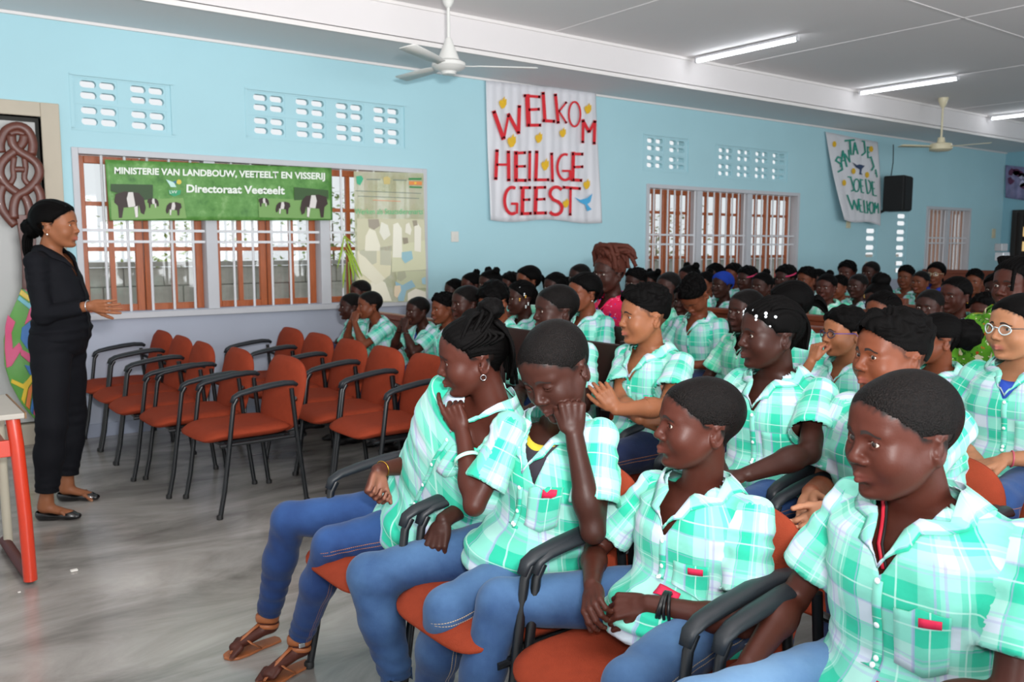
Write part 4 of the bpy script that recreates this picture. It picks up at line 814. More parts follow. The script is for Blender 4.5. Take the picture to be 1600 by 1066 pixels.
# ---------------------------------------------------------------- skin, cloth and hair materials
def skin_mat(name, col, lip, palm, spec=.24, rough=.46):
    if name in _M: return _M[name]
    m = mat(name, col, rough, spec=spec, bump=.08, bscale=240.); nt = m.node_tree; b = bsdf(m)
    c = lin(col); tc = node(nt, 'ShaderNodeTexCoord')
    n = node(nt, 'ShaderNodeTexNoise', Scale=14., Detail=4.); nt.links.new(tc.outputs['Object'], n.inputs['Vector'])
    mx = node(nt, 'ShaderNodeMix', data_type='RGBA'); mx.inputs[6].default_value = (*[v*.82 for v in c], 1); mx.inputs[7].default_value = (*[min(1, v*1.2) for v in c], 1)
    nt.links.new(n.outputs[0], mx.inputs[0]); cur = mx.outputs[2]
    for at, cc in (('lip', lip), ('palm', palm), ('scalp', '140e0c')):
        a = node(nt, 'ShaderNodeAttribute', attribute_name=at); x = node(nt, 'ShaderNodeMix', data_type='RGBA'); x.inputs[7].default_value = (*lin(cc), 1)
        nt.links.new(cur, x.inputs[6]); nt.links.new(a.outputs['Fac'], x.inputs[0]); cur = x.outputs[2]
    nt.links.new(cur, b.inputs['Base Color']); b.inputs['Subsurface Weight'].default_value = .06; b.inputs['Subsurface Radius'].default_value = (.6, .25, .12); b.inputs['Subsurface Scale'].default_value = .01
    return m
SKIN = {
 'deep': ('skin deep brown', '381d16', '482a26', '8a5c48'), 'dark': ('skin dark brown', '47231a', '5a2f28', '966450'),
 'mid': ('skin brown', '6c3a25', '7e4840', 'a67458'), 'warm': ('skin warm brown', '6f3d28', '7e463c', 'b07e60'), 'tan': ('skin tan', '8b583c', '9a584c', 'bd8c6a'), 'light': ('skin light tan', '9f6e50', '9a5850', 'cc9a78'), }
def skin(k): return skin_mat(*SKIN[k])
def plaid_mat(name, teal='2fb898', pale='a4d3ca', mid='80cebc', line='a09ccc', per=.21, bright='bfcdd8'):
    if name in _M: return _M[name]
    m = mat(name, teal, .85, spec=.15, sheen=.15); nt = m.node_tree; b = bsdf(m); L = nt.links.new
    uv = node(nt, 'ShaderNodeUVMap', uv_map='UVMap'); sx = node(nt, 'ShaderNodeSeparateXYZ'); L(uv.outputs[0], sx.inputs[0])
    prof = [(0, 1), (.17, 0), (.50, .55), (.64, 1), (.76, .5), (.84, 0)]
    outs = []; lines = []; whites = []
    for ax in (0, 1):
        mul = node(nt, 'ShaderNodeMath', operation='MULTIPLY'); mul.inputs[1].default_value = 1/per if ax == 0 else 1/(per*1.05); L(sx.outputs[ax], mul.inputs[0])
        fr = node(nt, 'ShaderNodeMath', operation='FRACT'); L(mul.outputs[0], fr.inputs[0])
        r = node(nt, 'ShaderNodeValToRGB'); r.color_ramp.interpolation = 'CONSTANT'; cr = r.color_ramp; cr.elements[0].position = 0; cr.elements[0].color = (1, 1, 1, 1); cr.elements[1].position = .2; cr.elements[1].color = (0, 0, 0, 1)
        for p_, v in prof[2:]: e = cr.elements.new(p_); e.color = (v, v, v, 1)
        L(fr.outputs[0], r.inputs[0]); outs.append(r.outputs[0])
        r2 = node(nt, 'ShaderNodeValToRGB'); r2.color_ramp.interpolation = 'CONSTANT'; c2 = r2.color_ramp; c2.elements[0].color = (0, 0, 0, 1); c2.elements[1].position = .19; c2.elements[1].color = (1, 1, 1, 1)
        for p_, v in ((.215, 0), (.60, .9), (.615, 0), (.665, .9), (.685, 0), (.97, .8), (.985, 0)): e = c2.elements.new(p_); e.color = (v, v, v, 1)
        L(fr.outputs[0], r2.inputs[0]); lines.append(r2.outputs[0])
        r3 = node(nt, 'ShaderNodeValToRGB'); r3.color_ramp.interpolation = 'CONSTANT'; c3 = r3.color_ramp; c3.elements[0].color = (0, 0, 0, 1); c3.elements[1].position = .33; c3.elements[1].color = (1, 1, 1, 1)
        for p_, v in ((.345, 0), (.80, 1), (.81, 0)): e = c3.elements.new(p_); e.color = (v, v, v, 1)
        L(fr.outputs[0], r3.inputs[0]); whites.append(r3.outputs[0])
    ad = node(nt, 'ShaderNodeMath', operation='ADD'); L(outs[0], ad.inputs[0]); L(outs[1], ad.inputs[1])
    hf = node(nt, 'ShaderNodeMath', operation='MULTIPLY'); hf.inputs[1].default_value = .5; L(ad.outputs[0], hf.inputs[0])
    rr = node(nt, 'ShaderNodeValToRGB'); cr = rr.color_ramp; cr.elements[0].color = (*lin(teal), 1); cr.elements[1].color = (*lin(bright), 1)
    e = cr.elements.new(.5); e.color = (*lin(mid), 1); e = cr.elements.new(.82); e.color = (*lin(pale), 1); L(hf.outputs[0], rr.inputs[0]); cur = rr.outputs[0]
    for (l, cc, f) in ((lines[0], line, .6), (lines[1], line, .4), (whites[0], 'b4e0d6', .7), (whites[1], 'b4e0d6', .7)):
        mf = node(nt, 'ShaderNodeMath', operation='MULTIPLY'); mf.inputs[1].default_value = f; L(l, mf.inputs[0])
        x = node(nt, 'ShaderNodeMix', data_type='RGBA'); x.inputs[7].default_value = (*lin(cc), 1); L(cur, x.inputs[6]); L(mf.outputs[0], x.inputs[0]); cur = x.outputs[2]
    L(cur, b.inputs['Base Color'])
    w = node(nt, 'ShaderNodeTexNoise', Scale=900., Detail=2.); L(uv.outputs[0], w.inputs['Vector']); w2 = node(nt, 'ShaderNodeTexNoise', Scale=16., Detail=3.); L(uv.outputs[0], w2.inputs['Vector'])
    bp = node(nt, 'ShaderNodeBump', Strength=.25, Distance=.001); L(w.outputs[0], bp.inputs['Height']); bp2 = node(nt, 'ShaderNodeBump', Strength=.35, Distance=.012); L(w2.outputs[0], bp2.inputs['Height'])
    L(bp.outputs[0], bp2.inputs['Normal']); L(bp2.outputs[0], b.inputs['Normal'])
    return m
def denim_mat(name, col, fade, seam='a9713f'):
    if name in _M: return _M[name]
    m = mat(name, col, .8, spec=.2, sheen=.1); nt = m.node_tree; b = bsdf(m); L = nt.links.new
    tc = node(nt, 'ShaderNodeTexCoord'); uv = node(nt, 'ShaderNodeUVMap', uv_map='UVMap'); sx = node(nt, 'ShaderNodeSeparateXYZ'); L(uv.outputs[0], sx.inputs[0])
    n = node(nt, 'ShaderNodeTexNoise', Scale=7., Detail=6., Roughness=.65); L(tc.outputs['Object'], n.inputs['Vector'])
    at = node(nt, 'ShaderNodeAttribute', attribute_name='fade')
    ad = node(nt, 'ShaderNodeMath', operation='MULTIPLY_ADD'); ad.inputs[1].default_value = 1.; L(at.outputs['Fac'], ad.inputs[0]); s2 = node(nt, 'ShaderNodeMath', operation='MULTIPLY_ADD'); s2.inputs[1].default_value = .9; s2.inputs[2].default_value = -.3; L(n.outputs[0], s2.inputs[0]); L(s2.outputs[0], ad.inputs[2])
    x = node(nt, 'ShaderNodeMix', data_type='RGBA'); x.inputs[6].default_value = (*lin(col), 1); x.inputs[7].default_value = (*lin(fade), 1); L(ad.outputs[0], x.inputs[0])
    # stitched outer seam at u = 0 (u in metres round the leg)
    ab = node(nt, 'ShaderNodeMath', operation='ABSOLUTE'); L(sx.outputs[0], ab.inputs[0]); sb = node(nt, 'ShaderNodeMath', operation='SUBTRACT'); sb.inputs[1].default_value = .006; L(ab.outputs[0], sb.inputs[0])
    a2 = node(nt, 'ShaderNodeMath', operation='ABSOLUTE'); L(sb.outputs[0], a2.inputs[0]); lt = node(nt, 'ShaderNodeMath', operation='LESS_THAN'); lt.inputs[1].default_value = .0011; L(a2.outputs[0], lt.inputs[0])
    st = node(nt, 'ShaderNodeMath', operation='MULTIPLY'); st.inputs[1].default_value = 160.; L(sx.outputs[1], st.inputs[0]); fr = node(nt, 'ShaderNodeMath', operation='FRACT'); L(st.outputs[0], fr.inputs[0]); gt = node(nt, 'ShaderNodeMath', operation='LESS_THAN'); gt.inputs[1].default_value = .7; L(fr.outputs[0], gt.inputs[0])
    mm = node(nt, 'ShaderNodeMath', operation='MULTIPLY'); L(lt.outputs[0], mm.inputs[0]); L(gt.outputs[0], mm.inputs[1])
    y = node(nt, 'ShaderNodeMix', data_type='RGBA'); y.inputs[7].default_value = (*lin(seam), 1); L(x.outputs[2], y.inputs[6]); L(mm.outputs[0], y.inputs[0]); L(y.outputs[2], b.inputs['Base Color'])
    w = node(nt, 'ShaderNodeTexNoise', Scale=600., Detail=2.); L(tc.outputs['Object'], w.inputs['Vector']); w2 = node(nt, 'ShaderNodeTexNoise', Scale=22., Detail=4.); L(tc.outputs['Object'], w2.inputs['Vector'])
    bp = node(nt, 'ShaderNodeBump', Strength=.3, Distance=.001); L(w.outputs[0], bp.inputs['Height']); bp2 = node(nt, 'ShaderNodeBump', Strength=.3, Distance=.008); L(w2.outputs[0], bp2.inputs['Height']); L(bp.outputs[0], bp2.inputs['Normal']); L(bp2.outputs[0], b.inputs['Normal'])
    return m
def crop_mat(name='hair cropped', a='030202', b_='120c0a'):
    if name in _M: return _M[name]
    m = mat(name, a, .36, spec=.12, bump=1., bscale=330.); nt = m.node_tree; tc = node(nt, 'ShaderNodeTexCoord'); v = node(nt, 'ShaderNodeTexNoise', Scale=300., Detail=2.); nt.links.new(tc.outputs['Object'], v.inputs['Vector'])
    r = node(nt, 'ShaderNodeValToRGB'); r.color_ramp.elements[0].position = .40; r.color_ramp.elements[1].position = .68; r.color_ramp.elements[0].color = (*lin(a), 1); r.color_ramp.elements[1].color = (*lin(b_), 1); nt.links.new(v.outputs[0], r.inputs[0]); nt.links.new(r.outputs[0], bsdf(m).inputs['Base Color'])
    return m
def hair_mat(name='hair black', col='040303', rough=.55, spec=.07, bscale=420., bump=.6):
    if name in _M: return _M[name]
    m = mat(name, col, rough, noise=.5, nscale=90., spec=spec, bump=bump, bscale=bscale); return m
def floral_mat(name, base, spots, scale=11.):
    if name in _M: return _M[name]
    m = mat(name, base, .8, spec=.2); nt = m.node_tree; b = bsdf(m); L = nt.links.new
    uv = node(nt, 'ShaderNodeUVMap', uv_map='UVMap'); cur = None; L0 = (*lin(base), 1)
    for i, (cc, th, sc) in enumerate(spots):
        mp = node(nt, 'ShaderNodeMapping'); mp.inputs['Location'].default_value = (i*3.7, i*1.9, 0); L(uv.outputs[0], mp.inputs[0])
        nz = node(nt, 'ShaderNodeTexNoise', Scale=sc*2.4, Detail=2.); L(mp.outputs[0], nz.inputs['Vector'])
        va = node(nt, 'ShaderNodeMixRGB', blend_type='ADD'); va.inputs[0].default_value = .06; L(mp.outputs[0], va.inputs[1]); L(nz.outputs[1], va.inputs[2])
        v = node(nt, 'ShaderNodeTexVoronoi', Scale=sc); L(va.outputs[0], v.inputs['Vector'])
        lt = node(nt, 'ShaderNodeMath', operation='LESS_THAN'); lt.inputs[1].default_value = th; L(v.outputs['Distance'], lt.inputs[0])
        x = node(nt, 'ShaderNodeMix', data_type='RGBA'); x.inputs[7].default_value = (*lin(cc), 1)
        if cur is None: x.inputs[6].default_value = L0
        else: L(cur, x.inputs[6])
        L(lt.outputs[0], x.inputs[0]); cur = x.outputs[2]
    L(cur, b.inputs['Base Color']); return m
EYE_M = None
def eye_mats():
    return [mat('eye white', 'b8aca2', .3, spec=.4, coat=.15), mat('iris brown', '2a160d', .15, spec=.6, coat=.8), mat('pupil', '050404', .1, coat=.8)]

# ---------------------------------------------------------------- the head
def frame3(f, up):
    f = nrm(f); l = nrm(np.cross(up, f)); u = np.cross(f, l); return np.stack([f, l, u], 1)     # columns fwd,left,up
def head_prims(S, c, R, s, q):
    """c centre, R frame (columns), s scale, q params dict"""
    nw = q.get('nose', 1.15); lp = q.get('lips', 1.2); jw = q.get('jaw', 1.0); ch = q.get('cheek', 1.0); ln = q.get('long', 1.0)
    T = lambda x, y, z: c+R@(np.array([x, y, z*ln])*s)
    E = lambda x, y, z, rx, ry, rz, op='+', k=.01: S.ell(T(x, y, z), np.array([rx, ry, rz*ln])*s, R, op, k*s)
    Cp = lambda a, b, ra, rb=None, op='+', k=.01, flat=None: S.cap(T(*a), T(*b), ra*s, (rb if rb else ra)*s, op, k*s, flat)
    E(-.018, 0, .034, .098, .079, .085)
    E(.040, 0, .036, .050, .062, .054, k=.03)
    E(.030, 0, -.025, .058, .063*ch, .080, k=.025)
    E(.020, 0, -.062, .052, .058*jw, .043, k=.025)
    for y in (1, -1):
        Cp((-.006, .054*y*jw, -.040), (.052, .022*y, -.096), .017, .014, k=.025)
        E(.055, .037*y*ch, -.034, .028, .0265*ch, .029, k=.024)
    E(.070, 0, -.098, .017, .020, .015, k=.018)
    for y in (1, -1): Cp((.0835, .012*y, .017), (.068, .044*y, .015), .0070, .0065, k=.018)
    E(.073, 0, -.062, .021, .028, .022, k=.014)
    # eye sockets, lids
    for y in (1, -1):
        E(.098, .032*y, -.001, .017, .019, .0105, '-', .014)
        E(.0735, .0315*y, -.002, .0152, .0168, .0132, k=.004)
    # nose
    Cp((.082, 0, .008), (.0995, 0, -.028), .0062, .0095, k=.012)
    E(.1005, 0, -.0325, .0105, .0115*nw, .0088, k=.006)
    for y in (1, -1):
        E(.0915, .0130*y*nw, -.0360, .0115, .0080*nw, .0078, k=.006)
        E(.0955, .0085*y*nw, -.0460, .0050, .0038*nw, .0040, '-', .002)
    # mouth
    for y in (1, -1):
        Cp((.0945, .000, -.0625), (.082, .0235*y, -.0668), .0052*lp, .0028, k=.004)
        Cp((.0920, .000, -.0750), (.081, .0215*y, -.0690), .0062*lp, .0030, k=.004)
        Cp((.1020, .000, -.0690), (.0865, .0245*y, -.0682), .0014, .0010, '-', .0025)
    E(.089, 0, -.0865, .009, .018, .0045, '-', .014)
    for y in (1, -1):   # lid opening
        op = q.get('lid', .0053)
        if op > 0: E(.0865, .0318*y, -.0022-(.0046-op)*.6, .0125, .0148, op, '-', .0012)
        S.add(*_ear(T(-.012, .073*y, -.014), R, y, s))
        ec = T(-.007, .0815*y, -.010); S.ell(ec, np.array([.0085, .0065, .0155])*s, R, '-', .004*s)
def _ear(c, R, y, s):
    a = math.radians(24)*y; Ry = np.array([[math.cos(a), -math.sin(a), 0], [math.sin(a), math.cos(a), 0], [0, 0, 1.]])
    t = math.radians(-12); Rt = np.array([[math.cos(t), 0, math.sin(t)], [0, 1, 0], [-math.sin(t), 0, math.cos(t)]])
    M = (R@Ry@Rt).astype(np.float32); c = (c+M@(np.array([-.010, .004*y, .0])*s)).astype(np.float32); r = np.array([.0195, .0058, .0315], np.float32)*s
    def fn(p):
        q = (p-c)@M; k0 = np.sqrt(((q/r)**2).sum(1))+1e-6; k1 = np.sqrt(((q/(r*r))**2).sum(1))+1e-6; e = k0*(k0-1)/k1
        rad = np.sqrt((q[:, 0]/r[0])**2+(q[:, 2]/r[2])**2); rim = np.exp(-((rad-.80)/.16)**2)
        return e*.7-rim*.0022*s+np.exp(-((rad-.45)/.2)**2)*.0012*s
    return fn, c, .035*s, '+', .005*s
def lip_mask(L, q):
    x, y, z = L[:, 0], L[:, 1], L[:, 2]/q.get('long', 1.0)
    m = np.exp(-((np.abs(y)/.024)**4))*np.clip((x-.078)/.006, 0, 1)
    return m*np.clip(1-np.abs(z+.0690-.0035*(np.abs(y)/.02)**2*0)/.0115, 0, 1)**.5*(np.abs(z+.069) < .0115)

# ---------------------------------------------------------------- hands
HAND = {   # per pose: flexion of index..little (3 joints each, degrees), fan, thumb (out, flex)
 'open': ([(6, 8, 6)]*4, 5, (42, 10)), 'relax': ([(22, 30, 20), (28, 34, 22), (34, 38, 24), (38, 42, 24)], 3, (30, 25)),
 'fist': ([(78, 95, 60)]*4, 0, (18, 50)), 'curl': ([(50, 62, 40), (54, 66, 40), (58, 70, 40), (62, 70, 40)], 1, (25, 35)),
 'point': ([(8, 22, 14), (66, 88, 50), (72, 90, 55), (74, 92, 55)], 0, (20, 40)), 'wrap': ([(38, 40, 30), (42, 42, 30), (46, 44, 30), (50, 46, 30)], 2, (24, 25)), }
def hand_prims(S, w, d, n, side, s, pose):
    """w wrist, d finger direction, n palm normal (the way the palm faces), side +1: thumb along cross(n,d)"""
    d = nrm(d); n = nrm(n-d*np.dot(n, d)); t = nrm(np.cross(n, d))*side
    P = lambda a, b, c: w+d*a*s+t*b*s+n*c*s
    fl = ( -n if False else n)
    for i in range(4):
        y = .030-.0195*i; S.cap(P(.012, y*.62, .002), P(.078-.003*abs(i-1), y, 0), .0125*s, .0105*s, k=.009*s)
    S.ell(P(.035, .022, .010), np.array([.030, .016, .013])*s, np.stack([d, t, n], 1), '+', .010*s)
    S.ell(P(.040, -.022, .008), np.array([.032, .013, .011])*s, np.stack([d, t, n], 1), '+', .010*s)
    fx, fan, (to, tf) = HAND[pose]; LEN = [.068, .075, .070, .055]
    tips = []
    for i in range(4):
        y = .030-.0195*i; p = P(.080-.003*abs(i-1), y, 0); a = math.radians(fan*(1.5-i)); dd = d*math.cos(a)+t*math.sin(a); cum = 0
        for j, fr in enumerate((.46, .30, .24)):
            cum += math.radians(fx[i][j]); v = dd*math.cos(cum)+n*math.sin(cum); r = (.0090, .0082, .0074, .0064); e = p+v*LEN[i]*fr*s
            S.cap(p, e, r[j]*s*(.92 if i == 3 else 1), r[j+1]*s*(.92 if i == 3 else 1), k=.0035*s); p = e
        tips.append((p, v))
    p = P(.018, .026, .008); a = math.radians(to); v = nrm(d*math.cos(a)+t*math.sin(a)+n*.25); e = p+v*.040*s; S.cap(p, e, .0130*s, .0105*s, k=.008*s)
    v = nrm(v+n*math.tan(math.radians(min(tf, 60)))*.6-t*.45*math.sin(math.radians(tf))*1.2); f = e+v*.030*s; S.cap(e, f, .0102*s, .0090*s, k=.004*s)
    v = nrm(v-t*.25*math.sin(math.radians(tf))+d*.1); g = f+v*.024*s; S.cap(f, g, .0090*s, .0072*s, k=.004*s)
    return tips

# ---------------------------------------------------------------- whole figure
def ik(a, b, l1, l2, pole):
    a, b = np.array(a, float), np.array(b, float); d = b-a; D = np.linalg.norm(d); D2 = min(D, (l1+l2)*.999); u = d/(D+1e-9)
    x = (D2*D2+l1*l1-l2*l2)/(2*D2); hh = math.sqrt(max(l1*l1-x*x, 0)); p = np.array(pole, float); p = nrm(p-u*(p@u)); return a+u*x+p*hh
def limb_uv(P, a, b, ref, r):
    ax = nrm(b-a); e1 = nrm(ref-ax*(ref@ax)); e2 = np.cross(ax, e1); q = P-a
    return np.arctan2(q@e2, q@e1), q@ax, r
def fixwrap(ang):           # ang (nq,4): avoid jumps across +-pi inside a face
    m = (ang.max(1)-ang.min(1)) > math.pi; w = ang[m]; w[w < 0] += 2*math.pi; ang[m] = w; return ang
def person(name, J, o):
    """J: joints (world). o: options. Returns the body object; clothes, hair and eyes are its children."""
    s = o.get('s', 1.0); q = o.get('face', {}); hs = o.get('hs', s)*1.0
    fine = o.get('fine', .0030); mid = o.get('mid', .0075); hv = o.get('hand_vox', .0034); cv = o.get('cloth_vox', .0085)
    J = {k: np.array(v, float) for k, v in J.items()}
    root = np.array([J['pel'][0], J['pel'][1], o.get('z0', 0.)]); J = {k: (v-root if k not in ('hf', 'hu', 'lhd', 'lhn', 'rhd', 'rhn', 'chf') else v) for k, v in J.items()}
    spine = nrm(J['neck']-J['pel']); shl = nrm(J['ls']-J['rs']); cf = nrm(np.cross(shl, spine)); hl = nrm(J['lh']-J['rh']); pf = nrm(np.cross(hl, spine))
    fat = o.get('fat', 1.0); ty = o.get('belly', 0.)
    R = frame3(J['hf'], J['hu']); hc = J['head']; Ls = np.linalg.norm(J['neck']-J['pel']); sw = np.linalg.norm(J['ls']-J['rs'])/2
    # ---- skin
    S = SDF(); head_prims(S, hc, R, hs, q); nh = len(S.p)
    neck_top = hc+R@(np.array([-.022, 0, -.045])*hs); nb = J['neck']+cf*.004*s
    S.cap(neck_top, nb-spine*.01*s, .048*hs*o.get('nk', 1.), .055*s*o.get('nk', 1.), k=.02*s)
    def stations(off, grow=0.):
        out = []; prof = o.get('prof') or [(-.02, .098, .150, .0), (.18, .096, .143, .004), (.42, .100, .141, .010), (.66, .108, .150, .010), (.84, .098, sw/s*.86, .0), (.97, .058, sw/s*.50, -.008)]
        for t, rf, rl, fo in prof:
            w = min(1, max(0, t/.8)); f = nrm(pf*(1-w)+cf*w); l = nrm(hl*(1-w)+shl*w); c = J['pel']+(J['neck']-J['pel'])*t+f*(fo*s+ty*math.exp(-((t-.3)/.25)**2))
            c = c-f*o.get('slump', .0)*math.sin(math.pi*min(1, max(0, t)))
            out.append((c, f, l, rf*s*fat+off+ty*.8*math.exp(-((t-.3)/.25)**2), rl*s*fat+off))
        return out
    S.loft(stations(-.004)[(0 if o.get('feet') else 3):], k=.02)
    for a in ('l', 'r'):
        sh, el, wr = J[a+'s'], J[a+'e'], J[a+'w']; am = o.get('arm', 1.)
        sh = sh-spine*.016*s; S.cap(nb-spine*.055*s, sh, .034*s, .038*s*am, k=.03*s)
        S.cap(sh, el, .039*s*am*fat**.5, .0315*s*am, k=.02*s); S.cap(el, el+(wr-el)*.35, .030*s*am, .0335*s*am, k=.012*s)
        S.cap(el+(wr-el)*.3, wr, .0345*s*am, .0215*s*am, k=.02*s)
    no_hands = o.get('no_hands', '')
    hb = []
    for a, sd in (('l', 1), ('r', -1)):
        if a in no_hands: continue
        wr = J[a+'w']; d = nrm(J[a+'hd']); n = J[a+'hn']; sz = s*o.get('hsz', 1.0)
        S.cap(wr-nrm(wr-J[a+'e'])*.03*s, wr+d*.03*s, .021*s, .018*s, k=.012*s, flat=(n, .75))
        # thumb side: left hand with palm normal n and fingers d has thumb on cross(n,d)*-1
        hand_prims(S, wr+d*.008*s, d, n, o.get(a+'th', -sd), sz*.94, o.get(a+'hp', 'relax')); hb.append(wr+d*.085*sz)
    bare = o.get('feet', None)
    for a in ('l', 'r'):
        if bare: S.cap(J[a+'h'], J[a+'k'], .07*s, .048*s, k=.02); S.cap(J[a+'k'], J[a+'a'], .046*s, .031*s, k=.01)
        if True:
            if bare:
                fd = nrm(J[a+'t']-J[a+'a']); an = J[a+'a']; tt = J[a+'t']
                S.cap(an, an+np.array([0, 0, -.035*s])-fd*.015*s, .031*s, .030*s, k=.02*s); S.cap(an+np.array([0, 0, -.035*s]), tt+np.array([0, 0, .004]), .030*s, .021*s, k=.025*s, flat=((0, 0, 1), .8))
                sd = nrm(np.cross(fd, (0, 0, 1)))*(1 if a == 'r' else -1)
                for i in range(5):
                    b0 = tt+sd*(.026-.0135*i)*s*-1-fd*.006*i*s*.8; S.cap(b0-fd*.012*s, b0+fd*(.030-.003*i)*s-np.array([0, 0, .006]), .0105*s*(1.15 if i == 0 else .85), .0085*s*(1.15 if i == 0 else .8), k=.005*s)
    # extents
    pts = np.array([v for k, v in J.items() if k not in ('hf', 'hu', 'lhd', 'lhn', 'rhd', 'rhn', 'chf')]); lo = pts.min(0)-.2; hi = pts.max(0)+.16; lo[2] = max(lo[2], -.01-(o.get('z0', 0.)) if False else lo[2])
    hr = .135*hs; hbx = (hc-np.array([hr, hr, hr*1.02]), hc+np.array([hr]*3))
    parts = [nets(S, hbx[0], hbx[1], fine, newton=2)]; holes = [(hbx[0]+.010, hbx[1]-.010)]
    # faces that touch the hand are meshed by the head box; hands elsewhere get their own boxes
    for p in hb:
        b = (p-.115*s, p+.115*s); pr, qr = nets(S, b[0], b[1], hv, holes=[(hbx[0]+.006, hbx[1]-.006)], newton=1); parts.append((pr, qr)); holes.append((b[0]+.007, b[1]-.007))
    skin_only = (lambda p: p)
    zlow = J['pel'][2]+.25*Ls if o.get('trim', True) else lo[2]
    pr, qr = nets(S, lo, hi, mid, holes=holes, newton=1); parts.append((pr, qr))
    vs, qs = merge(parts)
    cloth_cover = o.get('cover')      # drop hidden body faces far under the clothes to keep the mesh light
    Lh = (vs-hc)@R/hs
    lip = np.where(np.abs(Lh).max(1) < .14, lip_mask(Lh, q), 0)
    scalp = np.zeros(len(vs)); hk_ = o.get('hair', 'crop'); mh = np.abs(Lh).max(1) < .15
    if hk_: Lx = Lh[mh].copy(); Lx[:, 2] /= q.get('long', 1.); scalp[mh] = np.clip((hairline(Lx, o)+.008+.004*wob(Lx, 260, 2))/.012, 0, 1)*np.where((np.abs(Lx[:, 1]) > .074) & (Lx[:, 0] < .012) & (Lx[:, 0] > -.05) & (Lx[:, 2] < .022), 0, 1)*(Lx[:, 2] > -.075)
    if hk_ == 'fade': scalp *= .62
    palm = np.zeros(len(vs)); nv = vnorm(vs, qs)
    for a in ('l', 'r'):
        if a in no_hands: continue
        wr = J[a+'w']; d = nrm(J[a+'hd']); n = nrm(J[a+'hn']-d*np.dot(J[a+'hn'], d)); m = np.linalg.norm(vs-(wr+d*.09*s), axis=1) < .115*s
        palm[m] = np.clip((nv[m]@n)*1.6-.35, 0, 1)*np.clip((vs[m]-wr)@d/.02, 0, 1)*.75
    if bare:
        palm = np.maximum(palm, np.where(vs[:, 2] < .012-o.get('z0', 0.), .6, 0))
    body = npmesh(name, vs, qs, skin(o.get('skin', 'dark')), None, attrs={'lip': lip, 'palm': palm, 'scalp': scalp}); body.location = root
    # ---- eyes
    em = eye_mats(); gz = o.get('gaze', 0.), o.get('gazev', 0.)
    for y in (1, -1):
        mb = MB(); r = .0122*hs; n_, m_ = 20, 14; gd = nrm(np.array([1, math.tan(math.radians(gz[0])), math.tan(math.radians(gz[1]))])); A = frame3(gd, np.array([0, 0, 1.]))
        vv = []; 
        for i in range(m_+1):
            th = math.pi*(i/m_)**1.5
            for j in range(n_): vv.append(A@np.array([math.cos(th), math.sin(th)*math.cos(2*math.pi*j/n_), math.sin(th)*math.sin(2*math.pi*j/n_)])*r)
        for i in range(m_):
            mb.m = 2 if i < 2 else (1 if i < 4 else 0)
            for j in range(n_): mb.f.append((i*n_+j, (i+1)*n_+j, (i+1)*n_+(j+1) % n_, i*n_+(j+1) % n_)); mb.mi.append(mb.m)
        ec = hc+R@(np.array([.0722, .0315*y, -.002*q.get('long', 1.)])*hs)
        mb.v = [tuple(ec+R@v) for v in vv]
        if o.get('eyes', True): mb.build('eye', em, body, smooth=True, normals=False)
    # ---- brows
    if o.get('brows', True):
        for y in (1, -1):
            mb = MB(); row = []
            for i in range(9):
                t = i/8; yy = (.013+.036*t)*y; zz = .0160+.006*math.sin(math.pi*min(1, t*1.15+.1))-.004*t; w = .0040*(1-.6*t)*o.get('bw', 1.)
                for dz in (-w, w): row.append(np.array([.105, yy, (zz+dz)*q.get('long', 1.)]))
            P = np.array(row); D = (hc+(P*hs)@R.T).astype(np.float32); dr = (-R[:, 0]).astype(np.float32); Sh = SDF(); Sh.p = S.p[:nh]
            for _ in range(14): D = D+dr*np.clip(Sh.ev(D)-.0006, -.01, .02)[:, None]*.9
            mb.add(D, [(2*i, 2*i+1, 2*i+3, 2*i+2) for i in range(8)]); mb.build('eyebrow', mat('brow hair', '1c110d', .8), body, smooth=True)
    # ---- hair
    hk = o.get('hair', 'crop')
    if hk:
        hmv, hmq = parts[0]; build_hair(hmv, hmq, hc, R, hs, hk, o, body, q)
    # ---- clothes
    if o.get('shirt', True): shirt(S, J, o, body, stations, s, spine, shl, cf, pf, hl, nb, hc, R, hs, cv)
    if o.get('legs', True): trousers(S, J, o, body, s, spine, hl, pf, cv)
    if not bare and o.get('shoes', True):
        for a in ('l', 'r'): shoe(J, a, s, np.zeros(3), body, mat('shoe leather black', '141315', .5), 'shoe', top=.085, vox=.009)
    return tag(body, o.get('label'), 'person', o.get('group')), S, R, root
def hairline(L, o):
    x, y, z = L[:, 0], L[:, 1], L[:, 2]; hl = o.get('hl', 0.)
    zl = np.interp(x, [-.12, -.080, -.055, -.038, -.020, -.004, .006, .014, .030, .046, .062, .080, .12], [-.060, -.062, -.052, -.020, .004, .004, .000, .004, .026, .038, .053, .064, .076])
    zl = np.where(x > .03, zl+.010*(1-np.clip(np.abs(y)/.05, 0, 1))-.004, zl)+hl*(x > .02)
    r_ = z-zl+.0022*wob(L, 190, 3)*(x > .0)
    return r_
